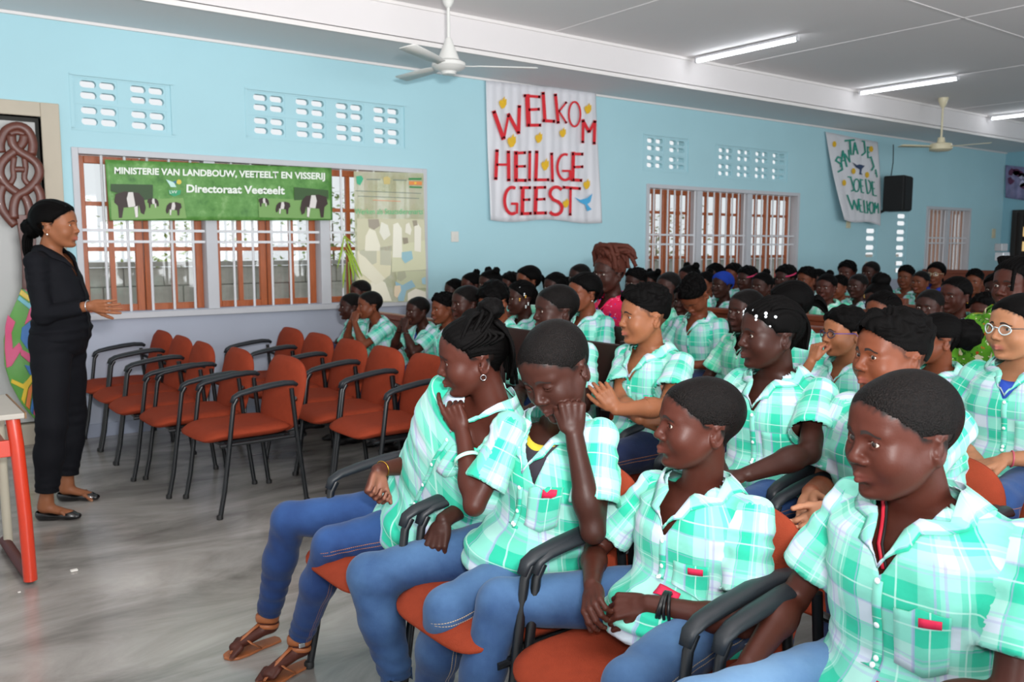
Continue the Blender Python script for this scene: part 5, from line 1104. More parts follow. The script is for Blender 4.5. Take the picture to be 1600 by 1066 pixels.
def build_hair(v, qd, hc, R, hs, kind, o, body, q):
    L = (v-hc)@R/hs; L[:, 2] /= q.get('long', 1.); Lf = L.astype(np.float32)
    ear = np.where((np.abs(L[:, 1]) > .066) & (L[:, 0] > -.052) & (L[:, 0] < .012) & (L[:, 2] < .010) & (L[:, 2] > -.06), -1, 1)
    g0 = lambda P: hairline(((P-hc)@R/hs)/np.array([1, 1, q.get('long', 1.)]), o)
    G = g0(v)+(np.minimum(L[:, 2]-.040+.05*np.clip(-L[:, 0]-.05, 0, 1), 0)*1.0 if kind == 'fade' else 0); keep = (G[qd].mean(1) > 0) & (ear[qd].min(1) > 0)
    vv, qq = compact(v, qd[keep]); 
    e = np.concatenate([qq[:, [0, 1]], qq[:, [1, 2]], qq[:, [2, 3]], qq[:, [3, 0]]]); e.sort(1); key = e[:, 0].astype(np.int64)*len(vv)+e[:, 1]; u, c = np.unique(key, return_counts=True); b = u[c == 1]; bv = np.unique(np.concatenate([b//len(vv), b % len(vv)]))
    N = vnorm(vv, qq); Lh = ((vv-hc)@R/hs)/np.array([1, 1, q.get('long', 1.)]); g = hairline(Lh, o); x, y, z = Lh.T
    base = {'crop': .0020, 'short': .007, 'fade': .003, 'curly': .012, 'afro': .016, 'pulled': .005, 'rows': .006, 'smooth': .013, 'wrap': .012}.get(kind, .006)
    th = base*np.clip(g/.022, .05, 1)
    top = np.clip((z-.050)/.030, 0, 1)
    if kind == 'fade': th = th+top*(.020+.006*np.sin(y*160+x*40))*np.clip(1.1-np.abs(y)/.075, 0, 1)*(1+.5*np.clip(x/.07, 0, 1)); th = th*.6+np.clip((z-.04)/.03, 0, 1)*(.006+.004*wob(Lh, 140, 7)+.003*np.sin(y*330+5*wob(Lh, 60, 5)))
    if kind == 'curly': th = th*(1+.35*wob(Lh, 130, 3))+top*.008
    if kind == 'afro': th = th*(1+.2*wob(Lh, 150, 4))+.012*np.clip(g/.04, 0, 1)
    if kind == 'rows': ph = y*(330+0*x); th = th*(1+.55*np.abs(np.sin(ph/1.2)))-.001
    if kind == 'smooth': th = th+.006*np.clip((-x+.02)/.08, 0, 1)+.0008*np.sin(y*300)
    if kind == 'wrap': th = th+.003*np.sin(y*90+x*60)
    if kind == 'pulled': th = th+.0012*np.abs(np.sin(np.arctan2(y, z+.02)*26))
    vv = vv+N*(th*hs)[:, None]; th2 = .0
    vv[bv] -= N[bv]*(.0012*hs)
    hm = o.get('hmat') or (crop_mat() if kind == 'crop' else hair_mat())
    T = lambda p: hc+R@(np.array(p, float)*np.array([1, 1, q.get('long', 1.)])*hs)
    hair = npmesh('hair' if kind != 'wrap' else 'head_scarf', vv, qq, hm, body)
    X = MB(); rnd = random.Random(int(abs(hc[0]*1e4)) % 1000)
    def fluff(c, r, n=260, f=1.0, seed=1):
        m, k = 26, 18; vs_ = []; fs_ = []
        for i in range(k+1):
            for j in range(m):
                a = math.pi*i/k; b_ = 2*math.pi*j/m; vs_.append((math.sin(a)*math.cos(b_), math.sin(a)*math.sin(b_), math.cos(a)))
        V = np.array(vs_); w = 1+.10*wob(V, 7, seed)+.05*wob(V, 19, seed+1); P = V*w[:, None]*np.array(r)
        Y = MB(); Y.add([T(np.array(c)+p) for p in P], [(i*m+j, (i+1)*m+j, (i+1)*m+(j+1) % m, i*m+(j+1) % m) for i in range(k) for j in range(m)]); Y.build('hair_bun', hm, body, smooth=True)
    def strand(ps, r0, r1=None, twist=0): 
        P = [np.array(p, float) for p in ps]; out = []; n = 14
        for i in range(n+1):
            t = i/n*(len(P)-1); k = min(int(t), len(P)-2); f = t-k; a = P[max(k-1, 0)]; b_ = P[k]; c_ = P[k+1]; d_ = P[min(k+2, len(P)-1)]
            out.append(.5*((2*b_)+(-a+c_)*f+(2*a-5*b_+4*c_-d_)*f*f+(-a+3*b_-3*c_+d_)*f**3))
        r1 = r0 if r1 is None else r1; rr = [(r0+(r1-r0)*i/n)*(1+twist*abs(math.sin(i*1.9)))*hs for i in range(n+1)]
        X.tube([T(p) for p in out], rr, 8)
    for ex in o.get('extra', []):
        k = ex[0]
        if k == 'puff': fluff(ex[1], ex[2], seed=rnd.randint(1, 99))
        elif k == 'pony':
            c0, d0, Ln, w = ex[1:5]
            for i in range(26):
                a, r_ = rnd.random()*6.28, w*math.sqrt(rnd.random()); of = np.array([0, math.cos(a)*r_, math.sin(a)*r_]); c1 = np.array(c0)+of*.3; dd = np.array(d0)
                strand([c1, c1+dd*Ln*.35+of*.9+np.array([0, 0, .01]), c1+dd*Ln*.7+of+np.array([0, 0, -.25*Ln]), c1+dd*Ln*.8+of*.8+np.array([0, 0, -.8*Ln])], .0055, .002)
        elif k == 'strands':
            for ps in ex[1]: strand(ps, ex[2], ex[2]*.7, ex[3] if len(ex) > 3 else .2)
    if X.v: tag(X.build('hair_strands', hm if kind != 'wrap' else hair_mat(), body, smooth=True), kind='stuff')
    for ex in o.get('extra', []):
        if ex[0] == 'beads':
            B = MB()
            for p in ex[1]: c = T(p); B.ell(c, (.0062*hs,)*3, 10, 6); B.ell(c+R@np.array([0, 0, -.011*hs]), (.0055*hs,)*3, 10, 6)
            tag(B.build('hair_beads', mat('bead '+ex[2], ex[2], .15, spec=.8, coat=1.), body, smooth=True), ex[3] if len(ex) > 3 else None)
        if ex[0] == 'band':
            B = MB(); cc, ax, r_, th_ = ex[1], nrm(ex[2]), ex[3], ex[4]; A = frame3(ax, np.array([0, 1., .01])); B.tube([T(np.array(cc)+A@np.array([0, math.cos(a)*r_[0], math.sin(a)*r_[1]])) for a in [2*math.pi*i/36 for i in range(36)]], th_*hs, 8, closed=True)
            tag(B.build('hair_band', mat('band '+ex[5], ex[5], .6), body, smooth=True), ex[6] if len(ex) > 6 else None)
def folds(vs, J, s, seed, amp=1.0):
    t = .0035*wob(vs, 26, seed)+.0018*wob(vs, 60, seed+9); p = J['pel']; n = J['neck']; ax = nrm(n-p); h = (vs-p)@ax/np.linalg.norm(n-p)
    wst = np.exp(-((h-.12)/.22)**2); t += .0055*wst*np.sin(h*58+3*wob(vs, 9, seed+2))
    for a in ('l', 'r'):                                     # radiating from the armpit and across the sleeve
        ap = J[a+'s']-ax*.09*s; q = vs-ap; d = np.linalg.norm(q, axis=1); t += .0045*np.exp(-(d/.12)**2)*np.sin(np.arctan2(q@ax, np.linalg.norm(q-np.outer(q@ax, ax), axis=1)+.01)*13+seed)
    return t*amp*s
def flatcap(T, a, b, ra, rb, k):
    a = np.array(a, np.float32); b = np.array(b, np.float32); ba = b-a; L = float(np.linalg.norm(ba)); u = (ba/L).astype(np.float32)
    def fn(p):
        pa = p-a; t = pa@u; h = np.clip(t/L, 0, 1.3); q = pa-np.clip(t, 0, 9)[:, None]*u; return np.maximum(np.sqrt(np.einsum('ij,ij->i', q, q))-(ra+(rb-ra)*h), t-L)
    T.add(fn, (a+b)/2, L/2+max(ra, rb), '+', k)
def shirt(S, J, o, body, stations, s, spine, shl, cf, pf, hl, nb, hc, R, hs, cv):
    ease = o.get('ease', .022)*s; T = SDF(); T.loft(stations(ease), k=.02); sl = o.get('sleeve', .74)
    T.cap(J['neck']-spine*.050*s, J['ls']-spine*.012*s, .050*s, .046*s, k=.03*s); T.cap(J['neck']-spine*.050*s, J['rs']-spine*.012*s, .050*s, .046*s, k=.03*s)
    T.cap(nb-spine*.07*s, nb-spine*.012*s, .066*s, .064*s, k=.03*s)
    lapf = o.get('lap', .10)*s
    lc = J['pel']+pf*.02; T.ell(J['pel']+pf*lapf*.6+spine*.045*s, (.105*s+lapf*.42, .172*s*o.get('fat', 1.), .100*s), np.stack([pf, hl, np.cross(pf, hl)], 1), k=.05*s)
    ends = []
    arms = []
    for a in ('l', 'r'):
        sh, el, wr = J[a+'s'], J[a+'e'], J[a+'w']; d = nrm(el-sh); Lu = np.linalg.norm(el-sh); e = sh+d*Lu*min(sl, 1.0); am = o.get('arm', 1.)*o.get('fat', 1.)**.5
        arms.append((a, sh, e+d*.03))
        if sl > 1:
            T.cap(sh-spine*.010*s, e, .045*s*am, .048*s*am, k=.03*s); u2 = nrm(wr-el); f = el+(wr-el)*(sl-1); flatcap(T, el, f, .048*s*am, .036*s*am, .02*s); ends.append((f, u2, el)); arms.append((a+'2', el, f))
        else: flatcap(T, sh-spine*.010*s, e, .045*s*am, .068*s*am, .022*s); ends.append((e, d, sh))
    pts = np.array([J[k] for k in ('pel', 'neck', 'ls', 'rs')]+[e[0] for e in ends]+[J['pel']+pf*.2]); lo = pts.min(0)-.19; hi = pts.max(0)+.13
    vs, qs = nets(T, lo, hi, cv, newton=1)
    N = vnorm(vs, qs)
    # clip sleeve ends
    for e, d, p0 in ends:
        cf_ = vs[qs].mean(1)-e; al = cf_@d; rad = np.linalg.norm(cf_-np.outer(al, d), axis=1); fn_ = N[qs].mean(1)@d
        rm = (al > -.020) & (al < .03) & (rad < .060*s*o.get('arm', 1.)*o.get('fat', 1.)**.5) & (fn_ > .72); q2 = qs[~rm]
        e_ = np.concatenate([q2[:, [0, 1]], q2[:, [1, 2]], q2[:, [2, 3]], q2[:, [3, 0]]]); e_.sort(1); key = e_[:, 0].astype(np.int64)*len(vs)+e_[:, 1]; u_, c_ = np.unique(key, return_counts=True); b_ = u_[c_ == 1]; bv = np.unique(np.concatenate([b_//len(vs), b_ % len(vs)]))
        bv = bv[(np.linalg.norm(vs[bv]-e, axis=1) < .12) & (np.abs((vs[bv]-e)@d) < .025)]; vs = vs.copy(); vs[bv] -= np.outer((vs[bv]-e)@d, d)*.9; qs = q2
    vs, qs = compact(vs, qs)
    # hem
    hem = J['pel']+spine*o.get('hem', .01)*s; hn = nrm(spine*1.0-pf*o.get('hemt', .35))
    vs, qs = clip(vs, qs, lambda P: (P-hem)@hn)
    # neckline: V in the front, round at the back
    vd = o.get('vdepth', .10)*s; vtop = J['neck']+spine*.005*s
    def gneck(P):
        r = P-vtop; u = r@spine; l = r@shl; f = r@cf
        band = u-.010*s-.02*np.clip(-f/.06, 0, 1)*0                    # above the collar line
        v = np.where(f > 0, np.minimum((u+vd)-np.abs(l)*(vd/(.062*s)), .03), -.05)
        rad = np.sqrt((l/(.066*s))**2+((f+.004)/(.062*s))**2)
        cyl = np.where(u > -.03*s, (1-rad)*.05, -.05)
        top = np.where((rad < 1.45) & (f > 0), np.minimum(u-.004*s, .02), -.05)
        return -np.maximum(np.maximum(np.where(f > .02*s, np.minimum(v*.45, .05-u), -.05), cyl), top)
    vs, qs = clip(vs, qs, gneck)
    N = vnorm(vs, qs); fo = folds(vs, J, s, o.get('seed', 1), o.get('fold', 1.)); vs = vs+N*fo[:, None]
    # UVs: torso by angle round the spine, sleeves round the arm
    cen = vs[qs].mean(1); ax = spine; c0 = J['pel']
    def tor(P): q = P-c0; return np.arctan2(q@shl, q@cf+.02), q@ax
    ang, vv = tor(vs); A = fixwrap(ang[qs]); uv = np.stack([A*.155*s+.02, vv[qs]], -1)
    for a, p0, p1 in arms:
        d = nrm(p1-p0); q = cen-p0; h = np.clip(q@d, 0, 1); dist = np.linalg.norm(q-np.outer(q@d, d), axis=1)
        out = ((cen-J['neck'])@(shl if a[0] == 'l' else -shl)) > np.linalg.norm(J['ls']-J['neck'])*.88
        m = (q@d > -.02*s) & (dist < .085*s) & out
        an, h2, _ = limb_uv(vs, p0, p1, cf+spine*.3, 1.); B = fixwrap(an[qs[m]]); uv[m] = np.stack([B*.06*s, h2[qs[m]]], -1)
    uv = uv+np.array([o.get('uo', 0.), o.get('vo', 0.)]); sm = o.get('smat') or plaid_mat('plaid shirt cloth')
    sh = npmesh(o.get('sname', 'shirt'), vs, qs, sm, body, uv=uv.reshape(-1, 2)); md = sh.modifiers.new('solid', 'SOLIDIFY'); md.thickness = .0022; md.offset = -1
    if not o.get('trimmings', True): return sh
    # collar: band round the neckline folded outwards, lying on the shirt
    def drop(P, off):
        P = P.astype(np.float32)
        for _ in range(8):
            d, g = T.grad(P, .002); g = g/np.maximum(np.linalg.norm(g, axis=1), .3)[:, None]; P = P-g*np.clip(d-off, -.02, .02)[:, None]
        return P
    inner = []; outer = []; n = 44
    for i in range(n+1):
        t = -1+2*i/n; a = abs(t); sg = 1 if t > 0 else -1
        if a < .5: b_ = a/.5*math.pi*.52; p = vtop+(-cf*math.cos(b_)*.058*s+shl*sg*math.sin(b_)*.063*s)+spine*.006*s; ou = -cf*math.cos(b_)*.040*s+shl*sg*math.sin(b_)*.046*s-spine*.026*s
        else:
            w = (a-.5)/.5; p = vtop+shl*sg*.063*s*(1-w)+cf*(.004+.085*w)*s+spine*(.006-(vd/s)*w-.0)*s; lap = .058*math.sin(math.pi*min(1, (w*.9+.32)))*1.0
            if .50 < w < .60: lap *= .55
            ou = shl*sg*lap*s+cf*.012*s-spine*.012*s*(1-w)
        inner.append(p); outer.append(p+ou)
    I = drop(np.array(inner), .006*s); O = drop(np.array(outer), .0035*s); I2 = I+(vtop+spine*.03-I)*0+spine*.010*s*np.interp(np.abs(np.linspace(-1, 1, n+1)), [0, .5, .7, 1], [1, .9, .3, 0])[:, None]
    Mi = (I2+O)/2+np.array([0, 0, .004*s]); Mi = (Mi+drop(Mi, .008*s))/2
    V = np.concatenate([I2, Mi, O]); k = n+1; Q = np.array([(r*k+i, r*k+i+1, (r+1)*k+i+1, (r+1)*k+i) for r in range(2) for i in range(n)])
    L_ = np.concatenate([[0], np.cumsum(np.linalg.norm(np.diff(O, axis=0), axis=1))]); uvc = np.array([[L_[j % k]*.9, (j//k)*.028] for j in Q.ravel()])
    co = npmesh('collar', V, Q, sm, sh, uv=uvc); md = co.modifiers.new('solid', 'SOLIDIFY'); md.thickness = .003; md.offset = 0
    # placket line and buttons
    bt = MB(); pk = []
    for i in range(14):
        t = i/13; p = vtop+cf*(.10)*s-spine*(vd+(.02+.28*t)*s*Ln_(J)/.5)+shl*.0*s; pk.append(p)
    P1 = drop(np.array(pk)+shl*.014*s, .0028*s); P2 = drop(np.array(pk)-shl*.002*s, .0048*s)
    fd = lambda P: P+vnorm_f(T, P)*folds(P, J, s, o.get('seed', 1), o.get('fold', 1.))[:, None]
    P1, P2 = fd(P1), fd(P2); Q = np.array([(i, i+1, 14+i+1, 14+i) for i in range(13)]); uvp = np.array([[.05 if j < 14 else .066, (j % 14)*.024] for j in Q.ravel()])
    pl = npmesh('placket', np.concatenate([P1, P2]), Q, sm, sh, uv=uvp); md = pl.modifiers.new('solid', 'SOLIDIFY'); md.thickness = .003; md.offset = 0
    if o.get('detail', True):
        for i in (0, 4, 8, 12):
            p = (P1[i]+P2[i])/2; nn = vnorm_f(T, p[None])[0]; A = Matrix(((shl[0], np.cross(nn, shl)[0], nn[0]), (shl[1], np.cross(nn, shl)[1], nn[1]), (shl[2], np.cross(nn, shl)[2], nn[2])))
            bt2 = MB(); bt2.ell(p+nn*.004, (.0062*s, .0062*s, .0022*s), 14, 6, A); bt2.build('button', mat('button white', 'e8f0f2', .3, coat=.4), sh, smooth=True)
        # breast pocket on the wearer's left, with the crimson badge
        def patch(c0_, w, h_, nu, nv, off, shape=None):
            g = []
            for j in range(nv+1):
                for i in range(nu+1):
                    u, v = i/nu-.5, j/nv; hh = h_*(1 if shape is None else shape(u)); g.append(c0_+shl*u*w-spine*v*hh)
            P = fd(drop(np.array(g), off)); return P, np.array([(j*(nu+1)+i, j*(nu+1)+i+1, (j+1)*(nu+1)+i+1, (j+1)*(nu+1)+i) for j in range(nv) for i in range(nu)])
        pc = J['neck']+cf*.12*s+shl*.088*s-spine*.155*s
        P, Q = patch(pc, .10*s, .115*s, 8, 8, .0032*s, lambda u: 1+.16*(1-abs(u)*2)); uvq = np.array([[.01+(j % 9)*.0125, (j//9)*.0145+.05] for j in Q.ravel()])
        po = npmesh('pocket', P, Q, sm, sh, uv=uvq); md = po.modifiers.new('solid', 'SOLIDIFY'); md.thickness = .0035; md.offset = 0
        if o.get('badge', True):
            P, Q = patch(pc+shl*.012*s-spine*.006*s, .040*s, .018*s, 4, 2, .0062*s); bd = npmesh('badge', P, Q, mat('crimson cloth', 'd8214c', .7), sh, uv=np.zeros((len(Q)*4, 2))); tag(bd, 'small crimson tag on the pocket'); md = bd.modifiers.new('solid', 'SOLIDIFY'); md.thickness = .002
        if o.get('lining'):
            lu, lv, lw, lh = o['lining']; P, Q = patch(J['pel']+cf*.18*s+shl*lu*s+spine*lv*s, lw*s, lh*s, 6, 6, .0085*s, lambda u: 1-.5*(u+.5)); bd = npmesh('lining', P, Q, mat('crimson satin', 'd01748', .4), sh, uv=np.zeros((len(Q)*4, 2))); tag(bd, 'crimson lining turned out at the front edge'); md = bd.modifiers.new('solid', 'SOLIDIFY'); md.thickness = .002
    if o.get('tee'):
        # undershirt neckline filling the V
        c1, c2 = o['tee']; nn = 12; vs2 = []; U = SDF(); U.p = S.p
        for j in range(9):
            for i in range(nn+1):
                u = i/nn*2-1; v = j/8; p = vtop+cf*.085*s+shl*u*.068*s*(1-.3*v)-spine*((.050-.030*(u*u)*1.4)*s+v*(vd-.01)); vs2.append(p)
        P = np.array(vs2, np.float32)
        for _ in range(5): d, g = S.grad(P, .002); g = g/np.maximum(np.linalg.norm(g, axis=1), .3)[:, None]; P = P-g*np.clip(d-.005, -.02, .02)[:, None]
        Q = np.array([(j*(nn+1)+i, j*(nn+1)+i+1, (j+1)*(nn+1)+i+1, (j+1)*(nn+1)+i) for j in range(8) for i in range(nn)]); mi = [0 if k >= nn*1 else 1 for k in range(len(Q))]
        te = npmesh('undershirt', P, Q, [mat('tee '+c1, c1, .8), mat('tee trim '+c2, c2, .7)], body, mi=mi); tag(te, o.get('tee_label')); md = te.modifiers.new('solid', 'SOLIDIFY'); md.thickness = .003
    return sh
def Ln_(J): return np.linalg.norm(J['neck']-J['pel'])
def vnorm_f(T, P): d, g = T.grad(P.astype(np.float32), .002); return g/(np.linalg.norm(g, axis=1)[:, None]+1e-9)
def trousers(S, J, o, body, s, spine, hl, pf, cv):
    T = SDF(); e = o.get('pease', .008)*s; lw = o.get('leg', 1.); fat = o.get('fat', 1.)
    T.ell(J['pel']+spine*.01, (.118*s*fat+e, .158*s*fat+e, .115*s), np.stack([pf, hl, np.cross(pf, hl)], 1), k=.03)
    cut = []
    for a in ('l', 'r'):
        h, k, n = J[a+'h'], J[a+'k'], J[a+'a']; m = h+(k-h)*.5
        T.cap(h, k, .086*s*lw*fat**.6+e, .056*s*lw+e, k=.035*s); c = k+(n-k)*.38; T.cap(k, c, .056*s*lw+e, .053*s*lw+e, k=.02*s); T.cap(c, n, .053*s*lw+e, (.036+o.get('flare', 0))*s*lw+e, k=.03*s)
        d = nrm(n-k); cut.append((k+(n-k)*o.get('cut', .93), d))
    pts = np.array([J[k] for k in ('pel', 'lk', 'rk', 'la', 'ra')]); lo = pts.min(0)-.2; hi = pts.max(0)+.2
    vs, qs = nets(T, lo, hi, o.get('pvox', cv), newton=1)
    for c, d in cut: vs, qs = clip(vs, qs, lambda P, c=c, d=d: np.where((np.linalg.norm((P-c)-np.outer((P-c)@d, d), axis=1) < .14*s) & ((P-c)@d > -.1), -((P-c)@d), .05))
    if o.get('waist') is not None: w = J['pel']+spine*o['waist']*s; vs, qs = clip(vs, qs, lambda P: -((P-w)@spine))
    N = vnorm(vs, qs); t = .0022*wob(vs, 30, 5); fade = np.zeros(len(vs))
    for a in ('l', 'r'):
        h, k, n = J[a+'h'], J[a+'k'], J[a+'a']; q = vs-k; d = np.linalg.norm(q, axis=1); out = nrm((k-h)/np.linalg.norm(k-h)-(n-k)/np.linalg.norm(n-k)+1e-6)
        inn = q@out; t += .0050*np.exp(-(d/.10)**2)*np.sin((q@nrm(n-h))*110+2*wob(vs, 15, 6))*np.clip(.5-inn/.08, 0, 1)
        t += .0040*np.exp(-(np.linalg.norm(vs-h-pf*.05, axis=1)/.13)**2)*np.sin((vs@nrm(k-h))*80+2*wob(vs, 12, 3))
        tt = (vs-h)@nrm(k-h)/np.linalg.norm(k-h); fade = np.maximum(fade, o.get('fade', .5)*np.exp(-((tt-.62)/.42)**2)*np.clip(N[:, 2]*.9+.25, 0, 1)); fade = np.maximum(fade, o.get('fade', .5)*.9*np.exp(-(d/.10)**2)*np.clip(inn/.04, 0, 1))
        q2 = (vs-k)@nrm(n-k)/np.linalg.norm(n-k); t += .0030*np.clip(q2-.6, 0, .4)*2.5*np.sin(q2*60+wob(vs, 10, 8)*2)*(d < .5)
    vs = vs+N*(t*s)[:, None]
    cen = vs[qs].mean(1); best = np.full(len(qs), 1e9); uv = np.zeros((len(qs), 4, 2))
    for a, sg in (('l', 1), ('r', -1)):
        off = 0
        for p0, p1 in ((J[a+'h'], J[a+'k']), (J[a+'k'], J[a+'a'])):
            d = p1-p0; L2 = d@d; hcl = np.clip((cen-p0)@d/L2, 0, 1); dist = np.linalg.norm(cen-p0-hcl[:, None]*d, axis=1); m = dist < best; best[m] = dist[m]
            an, h2, _ = limb_uv(vs, p0, p1, hl*sg, 1.); B = fixwrap(an[qs[m]]); uv[m] = np.stack([B*.07, h2[qs[m]]+off], -1); off += math.sqrt(L2)
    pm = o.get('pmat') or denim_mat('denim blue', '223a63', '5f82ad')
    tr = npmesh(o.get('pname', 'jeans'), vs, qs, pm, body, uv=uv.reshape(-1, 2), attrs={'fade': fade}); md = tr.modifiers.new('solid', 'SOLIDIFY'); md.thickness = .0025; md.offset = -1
    return tr
# ================================================================ the people
def hd(toward, down=0., roll=0.):
    """head direction: degrees turned from picture-left profile towards the lens; down = chin down"""
    a = math.radians(toward); d = -RR*math.cos(a)-FH*math.sin(a); b = math.radians(down); f = d*math.cos(b)-np.array([0, 0, 1.])*math.sin(b)
    u = d*math.sin(b)+np.array([0, 0, 1.])*math.cos(b); r = math.radians(roll); l = np.cross(u, f)
    return dict(hf=f, hu=u*math.cos(r)+l*math.sin(r))
def arm(J, a, w, pole, s, hd_=None, hn=None, ul=.27, fl=.235, el=None):
    J[a+'s'] = np.array(J[a+'s'], float); w = np.array(w, float)
    if el is not None: J[a+'e'] = J[a+'s']+nrm(np.array(el, float)-J[a+'s'])*ul*s; J[a+'w'] = J[a+'e']+nrm(w-J[a+'e'])*fl*s
    else:
        J[a+'e'] = ik(J[a+'s'], w, ul*s, fl*s, pole); J[a+'w'] = J[a+'e']+nrm(w-J[a+'e'])*fl*s
    J[a+'hd'] = nrm(J[a+'w']-J[a+'e']) if hd_ is None else nrm(hd_); J[a+'hn'] = np.array(hn if hn is not None else (0, 0, -1), float)
def seated(head, s, lean=0., side=0., **h):
    """generic pupil on a seat facing -X under a given head position"""
    H = np.array(head, float); P = H+s*np.array([.085+lean, side, -.565]); P[2] = max(P[2], .44) if P[2] > .3 else P[2]
    n = H+s*np.array([.055+lean*.15, side*.2, -.150]); J = dict(head=H, pel=P, neck=n, ls=n+s*np.array([.005, -.160, -.030]), rs=n+s*np.array([.005, .160, -.030]))
    for a, sg in (('l', -1), ('r', 1)): J[a+'h'] = P+s*np.array([-.02, .085*sg, .01]); J[a+'k'] = P+s*np.array([-.42, .11*sg, .01]); J[a+'a'] = np.array([P[0]-.44*s, P[1]+.12*sg*s, .09]); J[a+'t'] = J[a+'a']+np.array([-.13, 0, -.05])
    J.update(hd(**h) if h else hd(30)); arm(J, 'l', P+s*np.array([-.27, -.06, .13]), (.3, -.8, -.5), s, (-.7, .6, -.3), (0, .1, -1)); arm(J, 'r', P+s*np.array([-.25, .07, .13]), (.3, .8, -.5), s, (-.7, -.6, -.3), (0, -.1, -1))
    return J
HI = dict(); MID = dict(fine=.0036, mid=.0085, hand_vox=.0042, cloth_vox=.010); LOW = dict(fine=.0048, mid=.012, hand_vox=.0056, cloth_vox=.0145, detail=False, fold=.8, pvox=.02)
def ringband(body, c, ax, r, th, m, name, label=None, n=1, flat=1.):
    ax = nrm(ax); A = frame3(ax, np.array([.3, .2, .9])); 
    for i in range(n):
        mb = MB(); cc = np.array(c)+ax*i*th*1.7; t = A@np.array([.25*math.sin(i*2.1), .1*math.cos(i*1.7), 0])*.0; mb.tube([cc+A@np.array([0.15*r*math.sin(a+i), math.cos(a)*r, math.sin(a)*r]) for a in [2*math.pi*k/28 for k in range(28)]], th, 8, closed=True, flat=flat, up=ax); o = mb.build(name, m, body, smooth=True); tag(o, label)
def glasses(body, hc, R, hs, col, temple=None, w=.021, h=.0165):
    T = lambda x, y, z: hc+R@(np.array([x, y, z])*hs); m = mat('glasses frame '+col, col, .3, spec=.6); mb = MB()
    for y in (1, -1): mb.tube([T(.1010-.010*abs(math.cos(a))*(1 if math.cos(a)*y > 0 else 0)*1.0-.002, .0335*y+w*math.cos(a), -.003+h*math.sin(a)*(1-.12*math.cos(a)**2)) for a in [2*math.pi*k/26 for k in range(26)]], .0023*hs, 6, closed=True)
    mb.tube([T(.101, .012, .002), T(.104, 0, .005), T(.101, -.012, .002)], .0015*hs, 6)
    g = mb.build('glasses_frame', m, body, smooth=True)
    for y in (1, -1):
        mb = MB(); mb.add([T(.0985-.009*(1 if math.cos(a)*y > 0 else 0)*abs(math.cos(a)), .0335*y+w*.96*math.cos(a), -.003+h*.96*math.sin(a)) for a in [2*math.pi*k/20 for k in range(20)]], [tuple(range(20))]); mb.build('lens', glass_mat(), g, normals=False)
        mb = MB(); mb.tube([T(.091, .0335*y+w*y, .003), T(.075, .074*y, .004), T(-.008, .079*y, .002), T(-.022, .078*y, -.012)], .0017*hs, 6); mb.build('temple_arm', mat('temple '+(temple or col), temple or col, .3), g, smooth=True)
def earring(body, hc, R, hs, m, side=1, hoop=False):
    c = hc+R@(np.array([-.012, .083*side, -.046])*hs); mb = MB()
    if hoop: mb.tube([c+R@(np.array([math.cos(a)*.008, 0, math.sin(a)*.008-.006])*hs) for a in [2*math.pi*k/16 for k in range(16)]], .0013*hs, 6, closed=True)
    else: mb.ell(c, (.0042*hs,)*3, 10, 8)
    mb.build('earring', m, body, smooth=True)
m_silver = mat('silver', 'd6d8dc', .2, metal=1.); m_gold = mat('gold', 'c99a3a', .25, metal=1.); m_pearl = mat('pearl', 'f0ece8', .2, coat=.8)
def shoe(J, a, s, root, body, m, name='shoe', top=.055, e=.0035, slope=.6, vox=.005):
    an, tt = J[a+'a']-root, J[a+'t']-root; fd = nrm((tt-an)*[1, 1, 0]); T = SDF(); lowz = an*[1, 1, 0]+np.array([0, 0, .030]); T.cap(lowz-fd*.022, lowz+fd*.03, .032*s+e, .030*s+e, k=.02); T.cap(lowz, tt*[1, 1, 0]+np.array([0, 0, .024]), .031*s+e, .025*s+e, k=.02, flat=((0, 0, 1), .85)); T.cap(tt*[1, 1, 0]+np.array([0, 0, .022]), tt*[1, 1, 0]+fd*.035+np.array([0, 0, .018]), .034*s, .022*s+e, k=.02, flat=((0, 0, 1), .62))
    lo = np.minimum(an, tt)-.09; hi = np.maximum(an, tt)+.09; lo[2] = -.02; hi[2] = .13; vs, qs = nets(T, lo, hi, vox, newton=1); vs[:, 2] = np.maximum(vs[:, 2], .001)
    vs, qs = clip(vs, qs, lambda P: (top-.018*np.exp(-(((P-an)@fd-.06)/.05)**2)*slope*1.5-P[:, 2])); sh = npmesh(name, vs, qs, m, body); md = sh.modifiers.new('solid', 'SOLIDIFY'); md.thickness = .002; md.offset = -1
    return sh
d_dark = denim_mat('denim dark', '182c58', '34588e'); d_mid = denim_mat('denim mid', '1c3560', '54789f', 'c9b48a'); d_pale = denim_mat('denim pale', '42699a', '7fa4c6', 'b9b09a'); d_navy = denim_mat('denim navy', '151d38', '26365e')
